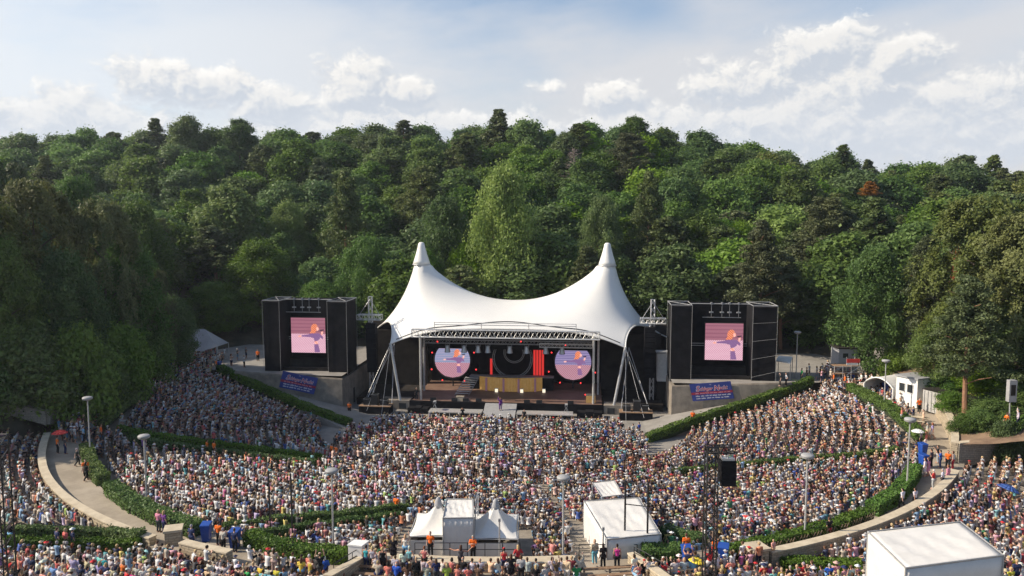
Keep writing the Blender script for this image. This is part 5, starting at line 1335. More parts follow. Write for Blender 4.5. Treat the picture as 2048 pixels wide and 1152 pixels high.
mb = MB(); mb.box((43.9, 100.75, 7.25), (3.3, 1.5, .07)); mb.box((43.9, 100.75, 6.2), (3.3, 1.5, .07)); mb.build('platform', M['wood'], scf)
mb = MB(); mb.box((44.6, 99.9, 8.0), (1.7, .06, .5)); mb.build('red_cloth', M['redc'], scf); mb = MB(); mb.box((44.5, 99.92, 7.55), (1.5, .06, .3)); mb.build('white_cloth', M['white'], scf)
gh = thing('grey_kiosk', (44.9, 104, 5), 'small grey kiosk partly hidden behind the broad tree', 'kiosk'); mb = MB(); mb.box((45.6, 105, 6.9), (2.6, 2.6, 4.0)); mb.build('wall', M['canvas_grey'], gh); mb = MB(); mb.box((45.6, 105, 9.0), (2.9, 2.9, .18)); mb.build('roof', M['dark'], gh); mb = MB(); mb.box((45.2, 103.68, 8.0), (.7, .03, .6)); mb.build('window', M['glass'], gh)
aw = thing('open_shelter', (37, 103, 5), 'small white roofed shelter with people beneath, right of the right screen tower', 'shelter')
p = [G(1550, 756, 5.0), G(1580, 762, 5.0), G(1584, 748, 5.0), G(1556, 746, 5.0)]
mb = MB(); mb.hexa([(v.x, v.y, 7.3) for v in p], [(v.x, v.y, 7.45) for v in p]); mb.build('roof', M['white'], aw)
for v in p: mb = MB(); mb.tube([(v.x, v.y, 4.9), (v.x, v.y, 7.3)], .05, 5); mb.build('post', M['grey'], aw)
gt = thing('grey_marquee', (-46, 118, 5), 'grey pointed tent in the shade left of the left screen tower', 'tent')
c0 = unproj(398, 688, 117); zt = unproj(398, 658, 117).z; ze = unproj(398, 690, 117).z
mb = MB(); n = 8; 
pk = [(-1.2, 0), (1.2, 0)]; e = [(-3.9, -2.2, ze-.05), (-1.5, -2.6, ze-.45), (1.6, -2.6, ze-.5), (3.5, -2.0, ze+.1), (3.7, 2.2, ze), (-3.9, 2.2, ze)]
pa_, pb_ = Vector((c0.x-.9, c0.y, zt)), Vector((c0.x+.9, c0.y, zt)); ev = [Vector((c0.x+x, c0.y+y, z)) for x, y, z in e]
mb.add(ev+[pa_, pb_], [[0, 1, 6], [1, 2, 7, 6], [2, 3, 7], [3, 4, 7], [4, 5, 6, 7], [5, 0, 6]])
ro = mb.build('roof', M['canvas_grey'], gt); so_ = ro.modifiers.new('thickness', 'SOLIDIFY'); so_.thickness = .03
mb = MB()
for v in (ev[0], ev[3], ev[4], ev[5]): mb.tube([(v.x, v.y, 4.6), v], .05, 5)
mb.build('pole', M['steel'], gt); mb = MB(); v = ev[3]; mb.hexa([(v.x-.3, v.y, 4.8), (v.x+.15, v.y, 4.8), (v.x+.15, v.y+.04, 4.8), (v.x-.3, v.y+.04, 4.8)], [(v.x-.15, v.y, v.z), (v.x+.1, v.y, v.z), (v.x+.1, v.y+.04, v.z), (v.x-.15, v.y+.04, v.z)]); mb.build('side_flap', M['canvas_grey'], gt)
# sign box on a pole at the right
p = hit(2018, 868); h0, h1 = unproj(2022, 803, p.y).z, unproj(2022, 760, p.y).z; ux = unproj(2022, 800, p.y).x
sg = thing('speaker_post', p, 'grey box speaker on a tall thin post at the right edge', 'loudspeaker post')
mb = MB(); mb.tube([(p.x, p.y, p.z-.4), (ux-.1, p.y, h0)], .06, 6); mb.build('post', M['post'], sg); mb = MB(); mb.box((ux, p.y, (h0+h1)/2), (.72, .5, h1-h0)); mb.build('box', M['grey'], sg); mb = MB(); mb.box((ux, p.y-.26, (h0+h1)/2+.1), (.45, .02, (h1-h0)*.5)); mb.build('grille', M['dark'], sg)
# bins
def binp():
    r = empty('wheeled_bin', (0, 0, 0)); mb = MB(); mb.hexa([(-.24, -.26, .06), (.24, -.26, .06), (.24, .26, .06), (-.24, .26, .06)], [(-.33, -.36, 1.25), (.33, -.36, 1.25), (.33, .36, 1.25), (-.33, .36, 1.25)]); mb.build('body', M['bluebin'], r)
    mb = MB(); mb.hexa([(-.36, -.39, 1.253), (.36, -.39, 1.253), (.36, .42, 1.253), (-.36, .42, 1.253)], [(-.33, -.36, 1.31), (.33, -.36, 1.31), (.33, .36, 1.38), (-.33, .36, 1.38)]); mb.build('lid', M['bluebin'], r)
    mb = MB(); mb.tube([(-.3, .45, 1.2), (.3, .45, 1.2)], .03, 5); mb.build('handle', M['blackp'], r)
    for x in (-.22, .22): mb = MB(); mb.tube([(x-.03, .3, .1), (x+.03, .3, .1)], .1, 10); mb.build('wheel', M['blackp'], r)
    return r
for px, py, z, s_, w_ in ((1374, 1131, 5, 1.0, 'with rubbish, left of the black truss tower'), (1446, 1130, 5, 1.05, 'standing just right of the black truss tower'), (413, 1082, 5, 1, 'at the gap in the left hedge, left one of two'), (470, 1096, 5, 1, 'at the gap in the left hedge, right one of two'),
        (1845, 912, 5, .95, 'on the right ring path, with an open lid'), (1846, 935, 5, .95, 'nearest the lamp on the right ring path'), (1703, 764, 5, .95, 'beside the scaffold stair in the distance'), (1771, 788, 5, 1.0, 'in front of the food tent'), (438, 738, 5, .8, 'in the shade below the grey pointed tent')):
    place(PR, 'bin', binp, G(px, py, z), rnd.uniform(-.5, .5), s_, 'blue wheeled bin '+w_, 'bin', 'blue wheeled bins')
# picnic table by the food tent, parasol table near the tower
def tablep():
    r = empty('picnic_table', (0, 0, 0)); mb = MB(); mb.box((0, 0, .74), (2.2, .75, .06)); mb.build('top', M['cap'], r)
    for y in (-.7, .7): mb = MB(); mb.box((0, y, .43), (2.2, .28, .05)); mb.build('bench', M['cap'], r)
    for x in (-.8, .8): mb = MB(); mb.tube([(x, -.75, 0), (x, 0, .72), (x, .75, 0)], .04, 4); mb.build('leg', M['wood'], r)
    return r
place(PR, 'table', tablep, G(1735, 782, 5), R(-50), 1, 'pale folding table with benches in front of the food tent', 'table', 'folding tables'); place(PR, 'table', tablep, G(1830, 846, 5), R(-40), 1, 'pale folding table with people round it beside the tall stone wall', 'table', 'folding tables')
place(PR, 'table', tablep, G(835, 1142, 5.0), 0, .9, 'white folding table with a red cup behind the low stone wall', 'table', 'folding tables')
# parasols and umbrellas
def umb(px, py, D, rr_, m1, m2, label, tilt=0.0, pole=1.0):
    c = unproj(px, py, D); o = thing('umbrella', c-Vector((0, 0, pole)), label, 'umbrella', 'open umbrellas in the crowd'); n = 16; mb = MB()
    for k in range(n):
        mb.cur = (k//2) % 2 if m2 else 0
        a, b = 2*math.pi*k/n, 2*math.pi*(k+1)/n; prev = None
        for f0, f1 in ((0, .4), (.4, .75), (.75, 1)):
            def pt(f, t): 
                v = Vector((rr_*f*math.cos(t), rr_*f*math.sin(t), -.42*rr_*f*f)); v.rotate(Matrix.Rotation(tilt, 3, 'Y')); return c+v
            if f0 == 0: mb.quad(pt(0, a), pt(f1, a), pt(f1, b))
            else: mb.quad(pt(f0, a), pt(f1, a), pt(f1, b), pt(f0, b))
    ms = [M[m1], M[m2]] if m2 else M[m1]
    cv = mb.build('canopy', ms, o, True); so_ = cv.modifiers.new('thickness', 'SOLIDIFY'); so_.thickness = .012
    mb = MB(); mb.tube([c+Vector((0, 0, .06)), c-Vector((0, 0, pole))], .014, 5); mb.build('shaft', M['blackp'], o)
umb(119, 860, 74.5, .72, 'redc', None, 'open red umbrella held on the left ring path')
umb(1500, 1032, 57.5, .55, 'redc', 'white', 'red and white panelled umbrella among the sunlit right rows', .5)
umb(2020, 970, 60.0, .85, 'bluec', None, 'dark blue umbrella among the rows at the right edge', .35)
umb(1394, 1115, 49.0, .55, 'yellowc', None, 'yellow umbrella beside the black truss tower', .2)
umb(1836, 858, 76.0, .62, 'white', None, 'white umbrella on the right ring path near the lamp')
umb(1545, 1038, 56.0, .3, 'white', None, 'small white sunshade right of the red and white umbrella', .2)

for k, (a0, a1) in enumerate(((259.5, 264.5), (265.2, 270.2), (270.9, 275.9), (276.6, 281.6))):
    for r_, w_ in ((49.75, 'front'), (50.75, 'rear')):
        p = [(CX+r_*math.cos(R(a)), CY+r_*math.sin(R(a))) for a in np.linspace(a0, a1, 6)]; z = ringz(p[0][1]); rr2 = r_+.34
        q = [(CX+rr2*math.cos(R(a)), CY+rr2*math.sin(R(a))) for a in np.linspace(a0, a1, 6)]
        o = thing('bench', (p[2][0], p[2][1], z), 'curved wooden bench, %s row, %s below the low stone wall' % (w_, ['leftmost', 'left of the middle', 'right of the middle', 'rightmost'][k]), 'bench', 'benches below the low stone wall')
        mb = MB()
        for i in range(5): mb.hexa([(*p[i], z+.40), (*q[i], z+.40), (*q[i+1], z+.40), (*p[i+1], z+.40)], [(*p[i], z+.45), (*q[i], z+.45), (*q[i+1], z+.45), (*p[i+1], z+.45)])
        mb.build('seat', M['wood'], o)
        for i in (0, 2, 5): mb = MB(); mb.box(((p[i][0]+q[i][0])/2, (p[i][1]+q[i][1])/2, z+.198), (.12, .25, .40)); mb.build('leg', M['stone_grey'], o)

# ================================================================== PEOPLE
def blob(parts, voxel, smooth=2):
    bm = bmesh.new()
    for p in parts:
        if p[0] == 'c':
            a, b, ra, rb = Vector(p[1]), Vector(p[2]), p[3], p[4]; d = b-a; ln = max(d.length, 1e-4)
            q = d.to_track_quat('Z', 'Y').to_matrix().to_4x4(); n = 12; prof = []
            for k in range(5): t = math.pi/2*k/4; prof.append((ra*math.sin(t)+1e-4, -ra*math.cos(t)))
            for k in range(5): t = math.pi/2*k/4; prof.append((rb*math.cos(t)+1e-4, ln+rb*math.sin(t)))
            fl = p[5] if len(p) > 5 else 1.0
            rings = []
            for r, z in prof:
                rg = []
                for k in range(n):
                    v = q @ Vector((r*math.cos(2*math.pi*k/n), r*math.sin(2*math.pi*k/n), z)); v = v+a
                    if fl != 1.0: v.y = a.y+(v.y-a.y)*fl
                    rg.append(bm.verts.new(v))
                rings.append(rg)
            for r0, r1 in zip(rings[:-1], rings[1:]):
                for k in range(n): bm.faces.new((r0[k], r0[(k+1) % n], r1[(k+1) % n], r1[k]))
            bm.faces.new(rings[0][::-1]); bm.faces.new(rings[-1])
        else:
            c, r = Vector(p[1]), p[2]
            res = bmesh.ops.create_uvsphere(bm, u_segments=16, v_segments=10, radius=1)
            for v in res['verts']: v.co = Vector((c.x+v.co.x*r[0], c.y+v.co.y*r[1], c.z+v.co.z*r[2]))
    me = bpy.data.meshes.new('blob'); bm.to_mesh(me); bm.free()
    o = bpy.data.objects.new('blob', me); COL.objects.link(o)
    m = o.modifiers.new('r', 'REMESH'); m.mode = 'VOXEL'; m.voxel_size = voxel; m.use_smooth_shade = True
    if smooth: s = o.modifiers.new('s', 'SMOOTH'); s.iterations = smooth; s.factor = .5
    bpy.context.view_layer.update()
    out = bpy.data.meshes.new_from_object(o.evaluated_get(bpy.context.evaluated_depsgraph_get()))
    bpy.data.objects.remove(o); bpy.data.meshes.remove(me)
    out.polygons.foreach_set('use_smooth', [True]*len(out.polygons))
    return out
def joints(sit, arms):
    J = {}
    if sit:
        hz = .50; J['hip'] = Vector((0, 0, hz)); J['chest'] = Vector((0, .05, hz+.36)); J['neck'] = Vector((0, .06, hz+.53)); J['head'] = Vector((0, .085, hz+.69))
        for s, k in ((-1, 'L'), (1, 'R')): J['h'+k] = Vector((s*.095, .02, hz-.02)); J['k'+k] = Vector((s*.14, .43, hz+.0)); J['a'+k] = Vector((s*.12, .42, .09)); J['t'+k] = Vector((s*.13, .60, .04))
    else:
        hz = .90; J['hip'] = Vector((0, 0, hz)); J['chest'] = Vector((0, -.01, hz+.37)); J['neck'] = Vector((0, 0, hz+.56)); J['head'] = Vector((0, .025, hz+.72))
        for s, k in ((-1, 'L'), (1, 'R')): J['h'+k] = Vector((s*.095, 0, hz-.04)); J['k'+k] = Vector((s*.11, .02, .49)); J['a'+k] = Vector((s*.12, -.03, .09)); J['t'+k] = Vector((s*.14, .13, .035))
        if arms == 'walk': J['kL'].y += .16; J['aL'] += Vector((0, .20, .02)); J['tL'] += Vector((0, .20, .02)); J['kR'].y -= .02; J['aR'] += Vector((0, -.22, .07)); J['tR'] += Vector((0, -.22, .02))
    c = J['chest']
    for s, k in ((-1, 'L'), (1, 'R')):
        J['s'+k] = Vector((s*.185, c.y, c.z+.09)); S = J['s'+k]
        el, wr = {'lap': ((.06, .05, -.27), (-.05, .27, -.34)), 'up': ((.10, .10, .14), (.05, .08, .41)), 'clap': ((.07, .12, -.22), (-.13, .32, -.10)), 'down': ((.05, -.03, -.28), (.06, .05, -.53)), 'walk': ((.05, s*.10, -.27), (.05, s*.20+.06, -.49)),
                  'hips': ((.16, -.08, -.24), (.0, .05, -.42)), 'wide': ((.27, .05, -.06), (.50, .10, -.02 if s < 0 else .20)), 'phone': ((.07, .10, -.22), (-.09, .30, .05)), 'one': ((.10, .10, .14), (.05, .08, .41)) if s > 0 else ((.05, -.03, -.28), (.06, .05, -.53))}[arms]
        J['e'+k] = S+Vector((s*el[0], el[1], el[2])); J['w'+k] = S+Vector((s*wr[0], wr[1], wr[2]))
    return J
def hand(w, e, s):
    d = (w-e).normalized(); side = d.cross(Vector((0, 0, 1)))
    if side.length < .2: side = Vector((1, 0, 0))
    side.normalize(); nrm = side.cross(d).normalized(); side = side*s
    P = [('c', w, w+d*.03, .028, .03)]
    for k, o in enumerate((-.028, -.009, .010, .028)): P.append(('c', w+d*.02+side*o*.8, w+d*.085+side*o, .017, .013))
    for o, ln in ((-.030, .078), (-.010, .088), (.011, .080), (.030, .062)):
        b = w+d*.085+side*o; m = b+(d*.9-nrm*.35).normalized()*ln*.5; P += [('c', b, m, .0105, .0100), ('c', m, m+(d*.6-nrm*.8).normalized()*ln*.5, .0100, .0088)]
    t0 = w+d*.03-side*.03; t1 = t0+(d*.55-side*.8).normalized()*.040; P += [('c', w+d*.015, t0, .018, .014), ('c', t0, t1, .0125, .0115), ('c', t1, t1+(d*.9-side*.3-nrm*.2).normalized()*.034, .0112, .0095)]
    return P
def body_parts(J):
    h = J['head']; n = J['neck']; c = J['chest']; p = J['hip']; w = p.lerp(c, .45)
    P = [('c', J['hL'], J['hR'], .125, .125), ('c', p, w, .135, .118, .78), ('c', w, c, .118, .135, .78), ('c', c+Vector((-.085, 0, .0)), c+Vector((.085, 0, .0)), .105, .105), ('c', J['sL'], J['sR'], .068, .068), ('c', c+Vector((0, 0, .10)), n, .085, .056), ('c', n, h+Vector((0, -.01, -.03)), .055, .055)]
    P += [('e', h, (.076, .095, .115)), ('e', h+Vector((0, .03, -.055)), (.056, .062, .062)), ('c', h+Vector((0, .092, .005)), h+Vector((0, .112, -.022)), .010, .015), ('e', h+Vector((0, .085, -.088)), (.022, .02, .016))]
    for s in (-1, 1): P.append(('e', h+Vector((s*.078, -.004, -.008)), (.013, .022, .032)))
    for k, s in (('L', -1), ('R', 1)):
        P += [('c', J['h'+k], J['k'+k], .088, .060), ('c', J['k'+k], J['k'+k].lerp(J['a'+k], .35), .058, .060), ('c', J['k'+k].lerp(J['a'+k], .35), J['a'+k], .060, .042), ('c', J['a'+k]+Vector((0, -.03, -.03)), J['t'+k], .042, .036), ('c', J['t'+k], J['t'+k]+Vector((0, .05, -.005)), .036, .026)]
        P += [('c', J['s'+k], J['e'+k], .052, .040), ('c', J['e'+k], J['w'+k], .040, .028)]+hand(J['w'+k], J['e'+k], s)
    return P
def body_mesh(J):
    me = blob(body_parts(J), .0115, 1)
    for m in ('skin', 'eye', 'lip'): me.materials.append(M[m])
    h = J['head']; n = len(me.polygons); c = np.zeros(n*3, dtype=np.float32); me.polygons.foreach_get('center', c); c = c.reshape(-1, 3)-np.array(h)
    mi = np.zeros(n, dtype=np.int32)
    for s in (-1, 1): mi[(np.hypot((c[:, 0]-s*.032)/1.3, c[:, 2]-.008) < .0125) & (c[:, 1] > .05)] = 1
    mi[(np.abs(c[:, 0]) < .026) & (np.abs(c[:, 2]+.062) < .010) & (c[:, 1] > .06)] = 2
    me.polygons.foreach_set('material_index', mi); return me
def shirt_mesh(J, kind):
    c = J['chest']; p = J['hip']; w = p.lerp(c, .45); g = .018
    lo = p+Vector((0, 0, -.02)); P = [('c', lo, w, .145+g, .125+g, .80), ('c', w, c, .125+g, .138+g, .80), ('c', c+Vector((-.085, 0, 0)), c+Vector((.085, 0, 0)), .105+g, .105+g)]
    if kind == 'vest': P += [('c', c+Vector((-.10, 0, .06)), c+Vector((-.09, 0, .115)), .07, .06), ('c', c+Vector((.10, 0, .06)), c+Vector((.09, 0, .115)), .07, .06)]
    else:
        P += [('c', J['sL'], J['sR'], .068+g, .068+g)]
        f = .98 if kind == 'long' else .6
        for k in 'LR':
            P += [('c', J['s'+k], J['s'+k].lerp(J['e'+k], f), .054+g, .050+g)]
            if kind == 'long': P += [('c', J['e'+k], J['e'+k].lerp(J['w'+k], .88), .042+g, .032+g)]
    if kind == 'dress':
        P += [('c', J['hL'], J['hR'], .135+g, .135+g)]
        for k in 'LR': P += [('c', J['h'+k], J['h'+k].lerp(J['k'+k], .95), .10+g, .12+g)]
        P += [('c', J['hL'].lerp(J['hR'], .5), (J['kL']+J['kR'])/2, .12, .15)]
    me = blob(P, .021, 2); me.materials.append(M['cloth']); return me
def trouser_mesh(J, kind):
    g = .016; P = [('c', J['hL'], J['hR'], .128+g, .128+g), ('c', J['hip'], J['hip']+Vector((0, 0, .06)), .135+g, .12+g, .8)]
    for k in 'LR':
        f = .85 if kind == 'shorts' else 1.0
        P += [('c', J['h'+k], J['h'+k].lerp(J['k'+k], f), .092+g, .066+g)]
        if kind != 'shorts': P += [('c', J['k'+k], J['k'+k].lerp(J['a'+k], .93), .066+g, .050+g)]
    me = blob(P, .021, 2); me.materials.append(M['cloth']); return me
def hair_mesh(kind):
    P = [('e', (0, -.020, .030), (.086, .098, .098)), ('e', (0, -.045, -.02), (.080, .070, .085))]
    if kind == 'long': P += [('c', (0, -.070, -.03), (0, -.10, -.20), .078, .060), ('c', (-.06, -.03, 0), (-.07, -.05, -.14), .035, .03), ('c', (.06, -.03, 0), (.07, -.05, -.14), .035, .03)]
    if kind == 'bun': P += [('e', (0, -.10, .085), (.045, .045, .045))]
    if kind == 'bob': P += [('c', (-.055, -.02, .0), (-.065, -.03, -.09), .045, .04), ('c', (.055, -.02, .0), (.065, -.03, -.09), .045, .04), ('c', (0, -.06, 0), (0, -.07, -.09), .075, .06)]
    if kind == 'bald': P = [('e', (0, -.05, -.02), (.079, .062, .055))]
    me = blob(P, .016, 2); me.materials.append(M['hairm']); return me
def hat_mesh(kind):
    mb = MB()
    if kind == 'sun_hat': mb.lathe((0, -.01, .05), [(.20, .0), (.205, .012), (.10, .022), (.094, .085), (.07, .105), (.01, .11)], 18)
    else: mb.lathe((0, -.012, .045), [(.092, 0), (.093, .03), (.075, .075), (.01, .092)], 14); mb.hexa([(-.065, .06, .045), (.065, .06, .045), (.05, .175, .035), (-.05, .175, .035)], [(-.065, .06, .06), (.065, .06, .06), (.05, .175, .045), (-.05, .175, .045)])
    o = mb.build('hat', M['cloth'], None, True); me = o.data; bpy.data.objects.remove(o); return me
POSES = {'sit_lap': (1, 'lap'), 'sit_clap': (1, 'clap'), 'sit_up': (1, 'up'), 'down': (0, 'down'), 'hips': (0, 'hips'), 'clap': (0, 'clap'), 'up': (0, 'up'), 'walk': (0, 'walk'), 'wide': (0, 'wide'), 'phone': (0, 'phone'), 'one': (0, 'one')}
CACHE = {}
def cached(key, fn):
    if key not in CACHE: CACHE[key] = fn()
    return CACHE[key]
TOPC = {'white': (.74, .73, .72), 'pale grey': (.48, .48, .48), 'charcoal': (.06, .06, .065), 'black': (.018, .018, .02), 'navy': (.03, .04, .11), 'sky blue': (.22, .42, .66), 'royal blue': (.03, .11, .50), 'teal': (.05, .36, .40), 'turquoise': (.22, .55, .60), 'red': (.58, .04, .045), 'coral': (.72, .21, .17), 'pink': (.74, .32, .42), 'magenta': (.55, .05, .26), 'lilac': (.48, .36, .62), 'purple': (.18, .06, .26),
        'green': (.04, .32, .10), 'lime': (.42, .62, .08), 'yellow': (.80, .62, .08), 'mustard': (.52, .36, .06), 'orange': (.82, .23, .05), 'beige': (.55, .44, .32), 'brown': (.18, .10, .06), 'burgundy': (.20, .025, .04), 'peach': (.78, .48, .36), 'steward orange': (.90, .17, .02)}
HAIRC = {'blond': (.52, .38, .20), 'brown': (.085, .045, .025), 'dark': (.022, .016, .014), 'grey': (.36, .34, .33), 'reddish': (.24, .085, .04), 'white-haired': (.62, .60, .57)}
SKINS = [(.56, .33, .24), (.62, .39, .29), (.50, .28, .19), (.66, .43, .33), (.58, .30, .20)]
PEOPLE = []
def person(loc, rz, pose, top, topk, bot, botk, hair, hairk, label, group=None, hat=None, hatc=None, sc_=1.0, skin=None):
    label = label.replace('spectator, ', 'spectator in ')
    J = cached(('J', pose), lambda: joints(*POSES[pose]))
    o = bpy.data.objects.new('person', cached(('body', pose), lambda: body_mesh(J))); COL.objects.link(o)
    o.location = loc; o.rotation_euler = (0, 0, rz); o.scale = (sc_*rnd.uniform(.96, 1.08), sc_, sc_); o.color = (*(skin or rnd.choice(SKINS)), 1)
    def ch(nm, key, fn, colr, at=None):
        c = bpy.data.objects.new(nm, cached(key, fn)); COL.objects.link(c); c.parent = o; c.color = (*colr, 1)
        if at is not None: c.location = at
    jit = lambda c: tuple(max(.01, min(.9, k*rnd.uniform(.88, 1.12))) for k in c)
    if topk: ch('dress' if topk == 'dress' else 'shirt', ('top', pose, topk), lambda: shirt_mesh(J, topk), jit(TOPC[top]))
    if botk and topk != 'dress': ch('shorts' if botk == 'shorts' else 'trousers', ('bot', pose, botk), lambda: trouser_mesh(J, botk), jit(TOPC[bot]))
    ch('hair', ('hair', hairk), lambda: hair_mesh(hairk), jit(HAIRC[hair]), J['head'])
    if hat: ch(hat, ('hat', hat), lambda: hat_mesh(hat), jit(TOPC[hatc or 'white']), J['head'])
    tag(o, label, 'person', group); PEOPLE.append(o)
    return o
def face(p, tx=0.0, ty=107.0): return math.atan2(-(tx-p[0]), ty-p[1])
HERO = []
def hp(px, py, z, pose, top, topk, bot, botk, hair, hairk, label, rz=None, hat=None, hatc=None, group=None, sc_=1.0):
    p = G(px, py, z) if z is not None else hit(px, py)
    person(p, face(p)+rnd.uniform(-.2, .2) if rz is None else R(rz), pose, top, topk, bot, botk, hair, hairk, label, group, hat, hatc, sc_); HERO.append((p.x, p.y))
ST = 'stewards in orange vests'
def steward(px, py, z, label, pose='down', rz=None, hair='brown', sc_=1.02): hp(px, py, z, pose, 'steward orange', 'tee', 'black', 'trousers', hair, 'short', 'steward in orange vest '+label, rz, None, None, ST, sc_)
steward(116, 907, 5, 'under the red umbrella'); steward(172, 957, 5, 'pushing past the hedge on the left ring path', 'walk', 200); steward(107, 833, None, 'standing on the low wall below the left trees', 'down', 180)
steward(203, 882, 5.0, 'beside the lamp at the left hedge gap'); steward(415, 912, None, 'left one of two between the shaded hedges'); steward(429, 914, None, 'right one of two between the shaded hedges'); steward(438, 1090, 5, 'between the two left blue bins')
steward(861, 1112, 5, 'behind the railing left of the covered tower', 'down', 170); steward(946, 1120, 5, 'with grey hair in front of the covered tower', 'lap' if 0 else 'clap', 180, 'grey'); steward(1372, 1116, 5, 'behind the blue bin left of the truss tower'); steward(1430, 1124, 5, 'right behind the truss tower')
steward(1895, 938, 5, 'beside the person in red trousers', 'walk', 150); steward(2010, 905, None, 'walking along the wall at the right edge', 'walk', -90); steward(1385, 858, None, 'on the right ramp', 'down', 170); steward(1689, 776, 5, 'left of the food tent'); steward(1667, 772, 5, 'among standing people above the right rows')
steward(1838, 826, 5, 'behind the table at the tall wall', 'hips', 190); steward(699, 829, 0.0, 'at the foot of the left retaining wall', 'down', 180); steward(516, 722, 5.0, 'in the shade left of the left screen tower', 'down', 180); steward(433, 742, 5, 'at the top of the shaded left rows'); steward(1655, 752, 5, 'in the distance right of the right screen tower'); steward(793, 1030, None, 'by the hedge behind the left rows')
steward(664, 918, None, 'at the end of the shaded hedge, left one'); steward(673, 921, None, 'at the end of the shaded hedge, right one')
